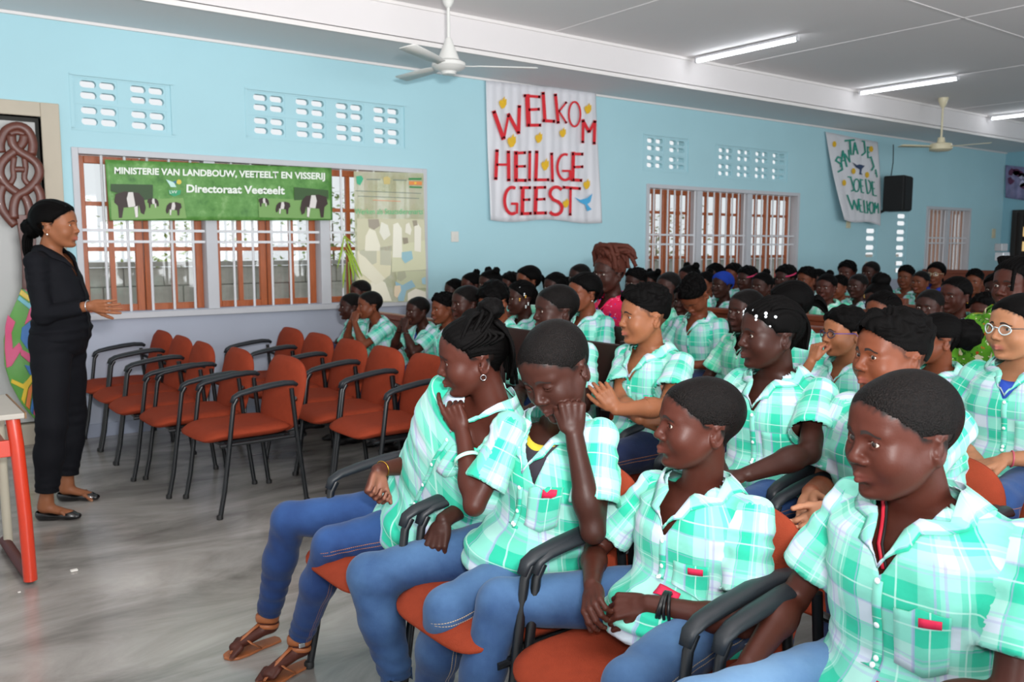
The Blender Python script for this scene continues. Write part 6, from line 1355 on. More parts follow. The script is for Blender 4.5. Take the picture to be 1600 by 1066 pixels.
# ---- boy nearest the camera
s = .98
J = dict(pel=(1.64, .825, .51), neck=(1.605, .812, .938), head=(1.525, .822, 1.083), ls=(1.615, .622, .912), rs=(1.650, .985, .905), lh=(1.60, .755, .53), rh=(1.60, .945, .53), lk=(1.21, .66, .53), rk=(1.22, 1.03, .545), la=(1.15, .66, .10), ra=(1.12, 1.08, .10), lt=(1.0, .66, .03), rt=(.97, 1.08, .03), **hd(14, 4))
arm(J, 'l', (1.40, .79, .60), (.2, -.9, -.5), s, (-.75, .62, -.2), (0, .2, -1)); arm(J, 'r', (1.37, 1.03, .60), (.3, .5, -.8), s, (-.85, -.25, -.35), (0, .0, -1))
b, S_, R_, rt_ = person('person', J, dict(s=s, hs=1.0, skin='dark', hair='crop', face=dict(nose=1.25, lips=1.3, cheek=1.08, jaw=1.06), gaze=10, seed=3, vdepth=.115, lining=(.06, .14, .055, .06), hem=-.06, lap=.14, pmat=d_pale, ease=.03,
 label='boy nearest the camera at right, head turned left, crimson tag on his shirt pocket'))
J = {k: np.array(v, float) for k, v in J.items()}; vt = J['neck']-rt_; sp_ = nrm(J['neck']-J['pel']); sl_ = nrm(J['ls']-J['rs']); cf_ = nrm(np.cross(sl_, sp_)); P_ = np.array([vt-sl_*(.054-.047*t)+cf_*(.045+.05*t)-sp_*(-.004+.112*t) for t in np.linspace(0, 1, 12)], np.float32)
for _ in range(6): d_, g_ = S_.grad(P_, .002); g_ = g_/np.maximum(np.linalg.norm(g_, axis=1), .3)[:, None]; P_ = P_-g_*np.clip(d_-.007, -.02, .02)[:, None]
mb = MB(); mb.tube(P_, .0042, 8); tag(mb.build('collar_piping', mat('crimson piping', 'c41c34', .6), b, smooth=True), 'crimson piping inside the collar')
mb = MB(); mb.tube(P_+sl_*.006-cf_*.001, .003, 8); tag(mb.build('collar_piping', mat('black piping', '14100f', .7), b, smooth=True), 'black piping inside the collar')
# ---- boy with clasped hands
s = .92
J = dict(pel=(1.63, 1.39, .50), neck=(1.625, 1.375, .838), head=(1.575, 1.350, 1.010), ls=(1.62, 1.215, .815), rs=(1.625, 1.535, .815), lh=(1.62, 1.305, .53), rh=(1.62, 1.48, .53), lk=(1.25, 1.24, .50), rk=(1.26, 1.72, .52), la=(1.22, 1.20, .10), ra=(1.14, 1.74, .10), lt=(1.07, 1.18, .03), rt=(.99, 1.76, .03), **hd(8, -3))
arm(J, 'l', (1.415, 1.35, .605), (.3, -.8, -.6), s, (-.55, .75, -.2), (.5, .3, -.6)); arm(J, 'r', (1.375, 1.50, .61), (.2, .8, -.5), s, (-.6, -.70, -.3), (.5, -.3, -.6))
b, S_, R_, rt_ = person('person', J, dict(s=s, hs=.97, skin='dark', hair='crop', face=dict(nose=1.15, lips=1.2, cheek=1.08, long=.97), gaze=5, seed=5, vdepth=.11, lining=(.06, .16, .07, .10), lhp='wrap', rhp='wrap', ease=.03,
 label='boy with clasped hands and a stack of black bracelets, crimson lining showing', hem=-.08, lap=.18, pmat=d_mid))
ringband(b, J['lw']-rt_+nrm(J['le']-J['lw'])*.03, J['le']-J['lw'], .034, .0042, mat('black rubber', '0c0c0e', .35), 'bracelet', n=4)
# ---- boy resting his head on his fist
s = 1.0
J = dict(pel=(1.57, 1.93, .50), neck=(1.585, 1.85, .915), head=onD(869, 578, 2.28), ls=onY(950, 672, 1.68), rs=onY(798, 672, 2.02), lh=(1.53, 1.85, .53), rh=(1.53, 2.02, .53), lk=onZ(700, 955, .46), rk=onZ(578, 900, .47), la=onZ(668, 1110, .10), ra=onZ(628, 1085, .10), lt=(.98, 1.95, .03), rt=(.95, 2.1, .03), **hd(48, 27, -8))
J['ls'][0] -= .03; f_ = J['hf']; lft = np.cross(J['hu'], f_)
arm(J, 'l', J['head']+lft*.085+f_*.035-np.array([0, 0, .13]), None, s, np.array([.0, .10, 1.]), (.35, .9, .0), el=onY(928, 812, 1.60), fl=.25)
arm(J, 'r', onY(692, 812, 2.10), (.5, .5, -.6), s, (-.45, -.25, -.8), (.3, .2, -1))
b, S_, R_, rt_ = person('person', J, dict(s=s, hs=1.02, skin='deep', hair='crop', face=dict(nose=1.15, lips=1.15, cheek=1.0, lid=.0016, long=1.04), gaze=0, gazev=-20, seed=8, vdepth=.14, lhp='fist', rhp='relax', lth=-1, ease=.03, tee=('3a3640', 'd8c23a'), tee_label='dark undershirt with a yellow striped neckband',
 label='boy looking down with his cheek resting on his raised fist', hem=-.07, lap=.15, pmat=d_mid))
# ---- girl with finger on her lips
s = .95
J = dict(pel=(1.47, 2.41, .50), neck=onD(772, 628, 2.56), head=onD(738, 556, 2.52), ls=onD(800, 668, 2.46), rs=onD(690, 655, 2.70), lh=(1.42, 2.36, .53), rh=(1.40, 2.52, .53), lk=onZ(518, 852, .48), rk=onZ(452, 812, .50), la=onZ(468, 1000, .10), ra=onZ(418, 965, .10), lt=onZ(468, 1000, .10)*[1, 1, 0]+nrm(onZ(360, 1042)-onZ(455, 1000))*.13+[0, 0, .03], rt=onZ(418, 965, .10)*[1, 1, 0]+nrm(onZ(345, 1040)-onZ(440, 1005))*.13+[0, 0, .03], **hd(10, 10, 4))
lp_ = J['head']+J['hf']*.10*.95-J['hu']*.072*.95
fd_ = nrm(np.array([-.30, .42, 1.])); arm(J, 'l', lp_-fd_*.158*s+J['hf']*.012, (-.35, -.5, -1.), s, fd_, (.75, .55, .0), ul=.255)
arm(J, 'r', onD(590, 735, 2.70), (.5, .5, -.4), s, (-.4, -.3, -.9), (.2, -.9, .1))
st_ = []
rn = random.Random(5)
for i in range(30):
    a = -1.25+2.5*(i % 10)/9; k = i//10; y0 = .075*math.sin(a); 
    st_.append([(.060-.02*abs(a)-.03*k, y0*.95, .080-.018*abs(a)+.008*k), (-.01-.03*k, y0*.8, .122), (-.055, y0*.4, .125+.01*k), (-.075, y0*.2, .128+.01*k)])
for i in range(16): a = -1.2+2.4*i/15; st_.append([(-.075, .055*a, .10), (-.108, .06*a, .05), (-.112, .062*a, -.01), (-.104+rn.uniform(-.01, .01), .06*a, -.085+rn.uniform(-.02, .02))])
for sg in (1, -1):
    for i in range(5): st_.append([(.035-.02*i, .078*sg, .040), (-.01-.02*i, .086*sg, .060), (-.05, .072*sg, .085), (-.08, .03*sg, .118)])
b, S_, R_, rt_ = person('person', J, dict(s=s, hs=.98, skin='dark', hair='pulled', hl=.010, face=dict(nose=1.2, lips=1.25, cheek=1.05, jaw=.96), gaze=6, seed=11, vdepth=.12, lhp='point', rhp='curl', hem=-.10, lap=.12, feet=True, cut=.93, leg=.96, badge=False,
 extra=[('puff', (-.078, 0, .128), (.042, .046, .034)), ('strands', st_, .0058, .25)], pmat=d_dark, ease=.026, label='girl with braided bun, finger to her lips, brown sandals'))
hc_ = J['head']-rt_; earring(b, hc_, R_, .98, m_silver, 1, True); earring(b, hc_, R_, .98, m_silver, -1, True)
ringband(b, J['le']-rt_+(J['lw']-J['le'])*.62, J['lw']-J['le'], .036, .0022, mat('mint band', 'a9dccb', .5), 'wristband', flat=2.6); ringband(b, J['rw']-rt_+(J['re']-J['rw'])*.10, J['rw']-J['re'], .026, .0016, m_gold, 'bracelet')
m_lea = mat('tan leather', '9a5a34', .45, noise=.15, nscale=30)
for a in ('l', 'r'):
    an, tt = J[a+'a']-rt_, J[a+'t']-rt_; fd = nrm((tt-an)*[1, 1, 0]); sd = np.array([-fd[1], fd[0], 0]); g0 = an*[1, 1, 0]
    mb = MB(); ol = [(-.050, 0), (-.042, .024), (0, .028), (.05, .030), (.10, .040), (.145, .040), (.172, .026), (.182, 0)]; L_ = np.linalg.norm((tt-an)[:2])+.05; sc_ = L_/.192
    mb.prism([g0+fd*x*sc_+sd*y+np.array([0, 0, .001]) for x, y in ol]+[g0+fd*x*sc_-sd*y+np.array([0, 0, .001]) for x, y in ol[::-1][1:-1]], (0, 0, .009)); sh = mb.build('sandal_sole', m_lea, b, bevel=.002)
    for zz, r_, hh in ((.105, .036, .020), (.075, .037, .010)):
        mb = MB(); mb.tube([an*[1, 1, 0]+np.array([math.cos(t)*r_, math.sin(t)*r_, zz+.004*math.sin(t*2)]) for t in [2*math.pi*k/24 for k in range(24)]], hh*.32, 8, closed=True, flat=2.6, up=(0, 0, 1)); 
        for k in range(len(mb.v)): pass
        o_ = mb.build('ankle_strap', m_lea, b, smooth=True)
    mb = MB(); mb.tube([g0+fd*.03+np.array([0, 0, .088]), g0+fd*.07*sc_+np.array([0, 0, .072]), g0+fd*.12*sc_+sd*.006+np.array([0, 0, .052]), g0+fd*.165*sc_+sd*.010+np.array([0, 0, .020])], [.010, .008, .007, .006], 8, flat=.4, up=(0, 0, 1)); mb.build('toe_strap', m_lea, b, smooth=True)
    for sg in (1, -1): mb = MB(); mb.tube([g0+fd*.10*sc_+np.array([0, 0, .060]), g0+fd*.09*sc_+sd*.030*sg+np.array([0, 0, .042]), g0+fd*.05*sc_+sd*.034*sg+np.array([0, 0, .012])], .007, 8, flat=.4, up=(0, 0, 1)); mb.build('side_strap', m_lea, b, smooth=True)
MB().box((-.011, -.004, -.008), (.011, .004, .008)).build('buckle', m_silver, b, bevel=.002, loc=tuple(J['la']*[1, 1, 0]-rt_+np.array([-.01, -.042, .10])))
# ---- presenter in the black suit
s = 1.03
fR = nrm(RR+FH*.05); G = lambda x, y, z: onZ(x, y, z)
nf, ff_ = onZ(80, 812, 0.), onZ(112, 782, 0.)
c0 = (nf+ff_)/2; up = lambda z, fw=0., sd=0.: np.array([c0[0], c0[1], z])+fR*fw+np.array([-fR[1], fR[0], 0])*sd
J = dict(pel=up(.93, .035), neck=up(1.405, .012), head=up(1.540, .060), ls=up(1.365, .02, .160), rs=up(1.365, .015, -.160), lh=up(.90, .035, .080), rh=up(.90, .03, -.080), lk=ff_+fR*.03+np.array([0, 0, .50]), rk=nf+fR*.03+np.array([0, 0, .50]), la=ff_-fR*.02+np.array([0, 0, .10]), ra=nf-fR*.02+np.array([0, 0, .10]), hf=fR+np.array([0, 0, .02]), hu=np.array([0, 0, 1.]))
J['lt'] = J['la']+fR*.115+np.array([0, 0, -.07]); J['rt'] = J['ra']+fR*.115+np.array([0, 0, -.07])
arm(J, 'r', onD(150, 476, depth(up(1., 0, -.22))), None, s, fR+np.array([0, 0, -.05]), (.6, .75, .3), el=up(1.09, .055, -.20), ul=.28, fl=.24)
arm(J, 'l', up(.92, -.02, .21), (-.5, .4, -.6), s, (0, 0, -1), fR)
m_suit = mat('black suit cloth', '101116', .8, spec=.15, bump=.3, bscale=300)
b, S_, R_, rt_ = person('person', J, dict(s=s, hs=1.03, skin='tan', hair='smooth', hl=.004, face=dict(nose=.85, lips=1.0, cheek=1.06, jaw=.98), gaze=0, seed=21, vdepth=.15, rhp='open', lhp='relax', lth=1, sleeve=1.88, smat=m_suit, sname='jacket', detail=False, belly=.03, hem=-.10, hemt=0., lap=.03, ease=.013, fat=.94, fold=.6, feet=True, legs=True, pmat=m_suit, pname='trousers', cut=.86, pease=.014, leg=1.02, trim=False, mid=.0085, bw=.8,
 extra=[('puff', (-.125, 0, -.012), (.050, .048, .050)), ('strands', [[(-.12, .02*k, -.02), (-.15, .022*k, -.06), (-.155, .024*k, -.12), (-.14, .03*k, -.17)] for k in (-1.5, -.5, .5, 1.5)], .012, .1)], label='woman presenter in a black trouser suit standing with one hand out'))
hc_ = J['head']-rt_; earring(b, hc_, R_, 1.05, m_pearl, -1); earring(b, hc_, R_, 1.05, m_pearl, 1)
for a in ('l', 'r'): shoe(J, a, s, rt_, b, mat('black patent', '0d0d0f', .25, coat=.5), 'flat_shoe', top=.046)
ringband(b, J['rw']-rt_-nrm(J['rw']-J['re'])*.005, J['rw']-J['re'], .027, .003, m_silver, 'watch')
P = []      # (label, head px, head py, depth X or ('D', d), options)
# ---- second row and other pupils near enough to be individuals
def mk(label, px, py, D, o, tw=28, dn=0., lean=0., side=0., roll=0., s=None, arms=None):
    H = onD(px, py, D); s = s or min(1.06, max(.80, (H[2]-.50)/.565)); J = seated(H, s, lean, side, toward=tw, down=dn, roll=roll); q = dict(s=s, hs=o.get('hs', s*1.02), hem=-.05, lap=.12, pmat=d_dark); q.update(o); q['label'] = label
    if arms: arms(J, s)
    r = person('person', J, q); return r+(J, s)
def crossed(J, s):
    arm(J, 'l', onD(962, 640, 3.36), (.2, -.8, -.8), s, -RR*.55+np.array([0, 0, .8]), (.4, .8, .1)); arm(J, 'r', onD(1000, 655, 3.50), (-.2, .8, -.8), s, RR+np.array([0, 0, .1]), (.4, .5, -.2))
r = mk('boy with folded arms and short black hair gazing left', 1006, 494, 3.72, dict(MID, skin='tan', hair='fade', arm=1.08, fat=1.08, face=dict(nose=.95, lips=1.05, cheek=1.06), gaze=0, seed=31, vdepth=.12, rhp='relax', lhp='relax', no_hands='', uo=.04, pmat=d_navy), tw=18, arms=crossed, s=1.02)
def armsP39(J, s): arm(J, 'l', onD(1150, 748, 2.66), None, s, (-.6, .75, -.1), (0, 0, -1), el=onD(1262, 722, 2.74))
bead = [(.072+.0*i, -.045+.018*i, .072+.010*math.sin(i*2.1)) for i in range(6)]+[(.050, .055+.006*i, .05+.012*i) for i in range(3)]+[(.02, .074, .062), (.035, .070, .045)]
corn = [[(.065-.012*abs(i), .012*i, .066-.004*abs(i)), (.02, .0165*i, .118-.0045*abs(i)**1.3), (-.06, .0155*i, .112-.005*abs(i)**1.3), (-.112, .012*i, .03), (-.108, .011*i, -.05)] for i in range(-4, 5)]
r = mk('girl with cornrows and white hair beads, watching left', 1203, 522, 3.02, dict(MID, skin='deep', hair='rows', face=dict(nose=1.2, lips=1.35, cheek=1.1, jaw=1.05), gaze=4, seed=33, vdepth=.11, fat=1.12, arm=1.1, uo=.09, badge=False, extra=[('strands', corn, .0075, .3), ('beads', bead, 'dfe6ea', 'white hair beads')]), tw=10, s=1.03, arms=armsP39)
def openhand(J, s):
    arm(J, 'r', onD(1245, 775, 2.42), None, s, (-.45, .35, -.55), (-.2, -.75, .55), el=J['rs']+np.array([-.05, .04, -.25])); J['rhd'] = nrm(np.array([-.55, -.30, -.35])); J['rhn'] = nrm(np.array([-.5, .2, .7]))
    arm(J, 'l', onD(1300, 800, 2.30), (.3, -.8, -.5), s, (-.6, .3, -.4), (-.3, -.4, .4))
r = mk('stocky boy with short straight black hair and one palm turned up', 1392, 556, 2.62, dict(MID, skin='warm', hair='fade', fat=1.14, arm=1.22, face=dict(nose=1.02, lips=1.15, cheek=1.1, jaw=1.08), gaze=14, seed=35, vdepth=.10, rhp='open', lhp='relax', badge=False, uo=.13), tw=14, dn=-2, s=1.06, arms=openhand)
def tomouth(sides='l'):
    def f(J, s):
        m = J['head']+J['hf']*.118*s-J['hu']*.055*s
        for a in sides:
            sg = -1 if a == 'l' else 1; w = m+np.array([-.03, .035*sg*s, -.085*s]); arm(J, a, w, (-.5, .4*sg, -.9), s, (.25, -.12*sg, .9), (1., -.3*sg, 0))
    return f
r = mk('boy in blue-framed glasses with knuckles at his mouth', 1318, 520, 3.82, dict(MID, skin='tan', hair='curly', face=dict(nose=.95, lips=1.0, cheek=1.05, long=.97), gaze=6, seed=37, rhp='curl', badge=False, uo=.02, vo=.05, cloth_vox=.012), tw=16, s=.90, arms=tomouth('r'))
glasses(r[0], r[4]['head']-r[3], r[2], r[5]*1.02, '2a2440', '4a3f9a')
r = mk('round-faced child in clear-rimmed glasses at the right edge, hands in lap', 1592, 512, 3.12, dict(MID, skin='light', hair='short', fat=1.12, face=dict(nose=.9, lips=1.0, cheek=1.14, jaw=1.1, long=.96), gaze=0, seed=39, badge=False, tee=('2a4fb8', '2a4fb8'), uo=.07, arm=1.05, extra=[('puff', (-.09, 0, .03), (.06, .075, .07))]), tw=16, s=1.02)
glasses(r[0], r[4]['head']-r[3], r[2], r[5]*1.02, 'b9c6c8', '4a4440'); ringband(r[0], r[4]['lw']-r[3]+nrm(r[4]['le']-r[4]['lw'])*.02, r[4]['le']-r[4]['lw'], .027, .003, mat('pink beads', 'b0485a', .4), 'bracelet')
r = mk('tall boy with cropped hair behind the boy resting on his fist', 868, 485, 4.25, dict(MID, skin='deep', hair='crop', face=dict(nose=1.2, lips=1.4, cheek=1.05), gaze=4, seed=41, badge=False, uo=.11, vo=.04, cloth_vox=.013), tw=20, s=1.04)
r = mk('boy with shaved head and solemn face left of the beaded girl', 1165, 486, 4.75, dict(MID, skin='deep', hair='crop', face=dict(nose=1.1, lips=1.2, cheek=1.05), gaze=4, seed=43, badge=False, smat=plaid_mat('plaid green cloth', teal='3fce9e', mid='7fe0be', pale='a9e8d0', bright='d2efe2'), vo=.02, cloth_vox=.013), tw=26, s=.98)
# ---- pews by the wall: three boys leaning on the backs in front
def lean2(J, s): tomouth('lr')(J, s)
r = mk('small boy with both hands at his mouth, lighter brown, in front of the poster', 577, 477, 6.4, dict(LOW, skin='mid', hair='crop', fine=.004, hand_vox=.0048, face=dict(nose=.95, lips=1.0), seed=51, rhp='curl', lhp='curl'), tw=26, lean=.16, s=.86, arms=lean2)
r = mk('small boy with chin on both hands under the poster corner', 652, 486, 6.2, dict(LOW, skin='deep', hair='crop', fine=.004, hand_vox=.0048, seed=53, rhp='curl', lhp='curl', uo=.05, tee=('3560c0', '3560c0')), tw=40, lean=.12, s=.84, arms=lean2)
r = mk('boy bowing his head over his hands, black hair to the lens', 1085, 462, 5.6, dict(LOW, skin='mid', hair='fade', seed=55, uo=.03, fine=.0042, cloth_vox=.012, fat=1.05, face=dict(lid=.0015), pmat=d_navy), tw=46, dn=48, lean=.04, s=1.0)
r[0].children
def brow(J, s): w = J['head']+J['hf']*.09*s+J['hu']*.0*s+np.array([0, -.04, -.02]); arm(J, 'l', w, (-.5, -.5, -.8), s, (.35, -.05, .9), (.9, .3, 0))
r = mk('boy with curly hair pressing a hand to his forehead', 772, 472, 5.5, dict(LOW, skin='mid', hair='curly', seed=57, lhp='curl', hand_vox=.0045), tw=40, dn=25, s=.98, arms=brow)
r = mk('girl with brown skin and tied-back hair in front of the teacher in pink', 911, 458, 5.4, dict(LOW, skin='warm', hair='smooth', seed=59, fine=.004, face=dict(nose=.85, lips=.95, jaw=.94), uo=.08, extra=[('puff', (-.115, 0, .0), (.035, .035, .04))]), tw=30, s=.97)
earring(r[0], r[4]['head']-r[3], r[2], 1., m_pearl, 1)
m_aub = hair_mat('hair auburn', '4a1f12', .6, .3, 300., .9)
m_pink = floral_mat('pink floral cloth', 'd0214f', [('2f4fb0', .25, 16.), ('e8b0c0', .2, 26.), ('3a2a80', .14, 13.)])
tc_ = [[(.03*math.cos(k), .03*math.sin(k*1.3), .10), (.02+.05*math.cos(k), .05*math.sin(k*1.3), .15+.02*math.sin(k*5)), (-.02+.075*math.cos(k*2.3), .085*math.sin(k*1.7), .145+.025*math.sin(k*3.1)), (-.05+.09*math.cos(k*2.3), .105*math.sin(k*1.7), .075+.05*math.sin(k*2.2))] for k in range(1, 40)]
r = mk('woman with auburn twisted updo in a pink floral dress, taller than the pupils', 951, 428, 5.85, dict(LOW, skin='deep', hair='short', hmat=m_aub, fine=.004, seed=61, smat=m_pink, sname='dress', cloth_vox=.012, fat=1.05, extra=[('strands', tc_, .013, .6)]), tw=40, s=1.08)
rb = MB(); hN = r[4]['neck']-r[3]; rb.tube([hN+[-.06, .10, .02], hN+[-.085, .115, -.06], hN+[-.08, .13, -.16]], [.012, .022, .016], 8, flat=.4); rb.build('ribbon', mat('turquoise ribbon', '4fc9c4', .5), r[0], smooth=True)
m_grn = floral_mat('green floral cloth', '5c9a28', [('2f6a1c', .30, 26.), ('f0e2c0', .25, 13.), ('c8552a', .14, 15.), ('f4ead2', .14, 24.)])
wb_ = [[(.05-.01*abs(i), .016*i, .075), (.0, .022*i, .118), (-.07, .018*i, .10), (-.10, .014*i, .02)] for i in range(-4, 5)]+[[(.072, .045, .07), (.088, .052, .03), (.090, .050, -.02)], [(.04, .070, .07), (.04, .082, .02), (.03, .084, -.04)]]
r = mk('woman in green floral blouse with black braids at the right edge', 1588, 446, 4.25, dict(LOW, skin='dark', hair='rows', fine=.004, seed=63, smat=m_grn, sname='blouse', cloth_vox=.012, fat=1.15, arm=1.12, extra=[('strands', wb_, .008, .3)], face=dict(nose=1.1, lips=1.2)), tw=22, s=1.12, side=.10)
r = mk('girl with a large afro puff behind the stocky boy', 1462, 530, 3.95, dict(LOW, skin='mid', hair='pulled', fine=.004, seed=65, uo=.02, face=dict(lips=1.2), cloth_vox=.012, extra=[('puff', (-.125, 0, .025), (.075, .07, .07))]), tw=-6, s=.97)
r = mk('girl with pulled-back braids and a red collar near the right', 1492, 462, 5.7, dict(LOW, skin='dark', hair='rows', seed=67, hl=.006, tee=('c01828', 'c01828'), extra=[('puff', (-.115, 0, -.04), (.03, .04, .05))]), tw=28, s=1.0)
earring(r[0], r[4]['head']-r[3], r[2], 1., m_gold, 1)
r = mk('boy with shaved head and bright eyes below the braided girl', 1452, 480, 5.5, dict(LOW, skin='deep', hair='crop', seed=69, face=dict(cheek=1.1, nose=1.2)), tw=40, s=.94)
r = mk('girl with colourful hair beads right of the boy holding his forehead', 813, 466, 5.9, dict(LOW, skin='deep', hair='rows', seed=71, uo=.06, extra=[('strands', corn, .0075, .3), ('beads', [(.05, .055, .06), (.02, .075, .05), (0, .08, .02), (.04, .07, -.0)], 'd9a03a', 'amber hair beads'), ('beads', [(.035, .062, .075), (.01, .082, .035), (-.02, .082, -.03), (.0, .085, -.05)], 'e8ecee', 'white hair beads')]), tw=26, s=.96)
r = mk('dark girl in glasses with gold headband and high afro puff', 1372, 468, 5.9, dict(LOW, skin='deep', hair='pulled', seed=73, extra=[('puff', (-.055, 0, .125), (.06, .065, .055)), ('band', (0, 0, .035), (.25, 0, .97), (.079, .092), .004, 'c9a24a', 'gold headband')]), tw=38, dn=12, s=.96)
glasses(r[0], r[4]['head']-r[3], r[2], r[5]*1.02, '3a3560')
r = mk('girl with long dark ponytail turned away behind the beaded girl', 1232, 478, 4.55, dict(LOW, skin='warm', hair='smooth', seed=75, hl=.0, cloth_vox=.012, extra=[('pony', (-.115, 0, .0), (-.8, -.25, -.1), .13, .030)]), tw=-12, dn=8, s=.97)
r = mk('woman in white-framed glasses and bright blue top in the back row', 1462, 428, 10.2, dict(LOW, skin='warm', hair='smooth', seed=77, smat=mat('royal blue cloth', '2c3fae', .7), sname='blouse', extra=[('pony', (-.11, 0, -.02), (-.6, 0, -.6), .16, .03)]), tw=44, s=1.06)
glasses(r[0], r[4]['head']-r[3], r[2], r[5]*1.02, 'e8dcb8', w=.024, h=.019)
# ---- the rest: copies of a few bodies with their own skin, shirt, size and turn
def proto(label, hair, extra, sk, tw, seed, **o):
    H = np.array([0, 0, 1.065]); J = seated(H, 1.0, .0, 0., toward=tw, down=0); q = dict(LOW, s=1.0, hs=1.03, skin=sk, hair=hair, extra=extra, seed=seed, pmat=d_navy, hem=-.05, lap=.12, legs=True, uo=seed*.013); q.update(o); q['label'] = label
    b = person('person', J, q)[0]; return b
pr = {}
pr['crop'] = proto('', 'crop', [], 'deep', 34, 81, face=dict(nose=1.15, lips=1.2, cheek=1.05))
pr['short'] = proto('', 'fade', [], 'mid', 34, 82, face=dict(nose=1.0, lips=1.0))
pr['curly'] = proto('', 'curly', [], 'dark', 40, 83)
pr['bun'] = proto('', 'pulled', [('puff', (-.06, 0, .120), (.035, .038, .034))], 'dark', 32, 84)
pr['puffs'] = proto('', 'pulled', [('puff', (-.03, .055, .115), (.034, .034, .034)), ('puff', (-.03, -.055, .115), (.034, .034, .034))], 'deep', 34, 85)
pr['rows'] = proto('', 'rows', [('strands', corn, .0075, .3)], 'deep', 30, 86)
pr['pony'] = proto('', 'smooth', [('pony', (-.105, 0, .02), (-.8, 0, .0), .11, .022)], 'warm', 30, 87, face=dict(nose=.9, lips=1.0))
pr['blue'] = proto('', 'wrap', [], 'deep', 34, 88, hmat=floral_mat('blue spotted scarf', '1a3a9a', [('c8d4f0', .22, 30.)]))
pr['pink'] = proto('', 'curly', [('band', (0, 0, .045), (.3, 0, .95), (.082, .096), .007, 'c02a5c', 'pink headband')], 'deep', 34, 89)
usedp = set()
pl2 = plaid_mat('plaid soft cloth', teal='52cdb4', mid='8fdccc', pale='c8e6e2'); pl3 = _M['plaid green cloth']
def crowd(kind, px, py, D, sk, label, s=None, rz=0., cloth=0):
    H = onD(px, py, D); s = s or min(1.06, max(.78, (H[2]-.0)/1.065*1.0)); z = H[2]-1.065*s
    if kind in usedp: o = copy_tree(pr[kind])
    else: o = pr[kind]; usedp.add(kind)
    a = math.radians(rz); base = Vector((0.085, 0, 0))
    o.scale = (s, s, s); o.rotation_euler = (0, 0, a); off = Matrix.Rotation(a, 3, 'Z') @ Vector((-.085*s, 0, 0)); o.location = (H[0]-off[0], H[1]-off[1], z)
    o['label'] = label; o['group'] = 'pupils in green checked shirts in the back rows'
    for ob in [o]+list(o.children)+[c2 for c in o.children for c2 in c.children]:
        k = ob.name.split('.')[0]
        if k == 'person': ob.material_slots[0].link = 'OBJECT'; ob.material_slots[0].material = skin(sk)
        if k in ('shirt', 'collar', 'placket') and cloth: ob.material_slots[0].link = 'OBJECT'; ob.material_slots[0].material = [None, pl2, pl3][cloth]
    return o
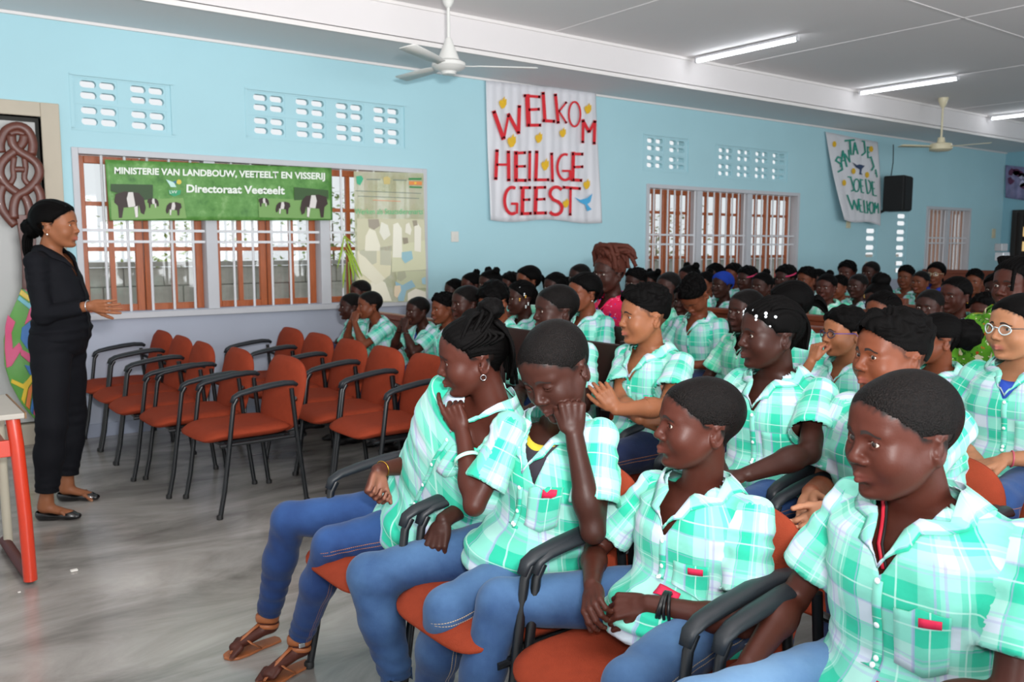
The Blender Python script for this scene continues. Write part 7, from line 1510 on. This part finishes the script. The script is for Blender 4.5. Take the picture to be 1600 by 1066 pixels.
CR_ = [
 ('crop', 548, 479, 6.6, 'deep', 'dark boy half hidden at the left end of the pew under the window', .84, -8, 0), ('crop', 562, 457, 7.2, 'dark', 'boy whose hair shows behind the leftmost pupils under the window', .84, 0, 1),
 ('short', 693, 483, 6.1, 'mid', 'lighter boy with short hair second left of the bun girl', .86, 0, 1), ('crop', 728, 474, 5.6, 'deep', 'bald-cropped boy just above the bun of the girl', .95, 0, 0),
 ('rows', 709, 455, 7.8, 'deep', 'girl peeping above the pupils at the left end of the crowd', .86, 0, 1), ('bun', 736, 446, 7.7, 'dark', 'girl with hair bun left of the topknot girl by the wall', .92, 0, 0), ('puffs', 765, 444, 7.3, 'deep', 'girl with a topknot against the blue wall', .95, 6, 1),
 ('curly', 797, 446, 7.9, 'dark', 'pupil in shade between the topknot girl and the ponytail girl', .90, 0, 0), ('pony', 824, 439, 7.6, 'warm', 'light-skinned girl with ponytail against the blue wall', 1.0, 0, 2), ('rows', 867, 449, 7.2, 'deep', 'girl with neat cornrows above the tall cropped boy', .97, 8, 0),
 ('crop', 905, 433, 8.2, 'deep', 'boy in front of the wall left of the teacher in pink', 1.02, 0, 1), ('curly', 931, 446, 7.8, 'dark', 'small pupil just left of the teacher in pink', .90, 0, 0), ('short', 993, 442, 7.8, 'deep', 'dark boy right of the auburn updo', .98, 0, 1), ('puffs', 1018, 443, 8.4, 'dark', 'girl left of the far barred window', .95, 4, 0),
 ('crop', 1044, 450, 6.6, 'deep', 'cropped boy right behind the bowed boy', 1.0, 10, 2), ('puffs', 1076, 436, 7.9, 'dark', 'girl with two hair puffs before the far window', 1.0, 0, 0), ('bun', 1102, 443, 8.6, 'warm', 'lighter girl between the puffs and the blue scarf', .95, 0, 1), ('rows', 1116, 430, 9.4, 'deep', 'pupil above and left of the blue scarf', 1.02, 0, 0),
 ('blue', 1128, 446, 8.0, 'deep', 'girl in a blue spotted head scarf', .98, 0, 0), ('curly', 1145, 430, 9.8, 'mid', 'pupil against the window right of the blue scarf', 1.0, 0, 1), ('pink', 1167, 437, 8.6, 'deep', 'girl with pink headband left of the far window frame', 1.0, 0, 1), ('bun', 1190, 447, 7.6, 'deep', 'girl with bright earrings between the two pink headbands', .96, 6, 0),
 ('pink', 1227, 436, 8.4, 'deep', 'girl with pink headband at the right end of the far window', 1.02, 0, 0), ('short', 1260, 438, 8.8, 'mid', 'boy against the blue wall right of the far window', 1.0, 0, 1), ('rows', 1277, 439, 9.4, 'dark', 'pupil behind the boy right of the far window', 1.0, 0, 0), ('bun', 1291, 449, 7.8, 'dark', 'girl sitting up before the brown pew at right', .98, 14, 2),
 ('short', 1310, 450, 8.8, 'mid', 'small light boy beside the tall boy under the slots', .93, 0, 0), ('curly', 1323, 427, 10., 'dark', 'tall boy with round hair under the left column of wall slots', 1.08, 10, 1), ('crop', 1360, 426, 10., 'deep', 'boy below the hanging green-lettered banner', 1.06, 0, 0), ('short', 1415, 434, 9.8, 'warm', 'light boy in front of the right-hand column of slots', 1.02, 12, 1),
 ('crop', 1438, 441, 9.2, 'mid', 'boy next to the woman in bright blue', .98, 0, 0), ('short', 1522, 441, 9.0, 'warm', 'boy sitting alone left of the tripod', 1.0, 14, 2), ('curly', 1556, 452, 7.4, 'deep', 'dark pupil right beside the tripod', 1.02, 0, 0), ('rows', 1378, 488, 4.9, 'mid', 'girl whose forehead and braids show above the stocky boy', .94, 0, 1),
 ('short', 1538, 489, 5.4, 'dark', 'pupil whose black hair shows behind the shoulder of the woman in green', .92, 0, 0), ('crop', 1340, 447, 8.0, 'deep', 'cropped pupil half behind the dark girl in glasses', .93, 0, 1), ('bun', 1210, 452, 8.9, 'dark', 'pupil behind and right of the girl with bright earrings', .93, 0, 0), ('rows', 885, 452, 8.3, 'deep', 'dark head just left of the boy before the wall', .9, 0, 0),
 ('curly', 1072, 470, 6.2, 'deep', 'pupil hidden behind the bowed boy', .93, 0, 0), ('crop', 1500, 600, 2.75, 'dark', 'pupil behind the boy nearest the camera, only an arm and knee showing', .9, 0, 0)]
for c in CR_[:-1]: crowd(*c[:5], c[5], c[6], c[7], c[8])
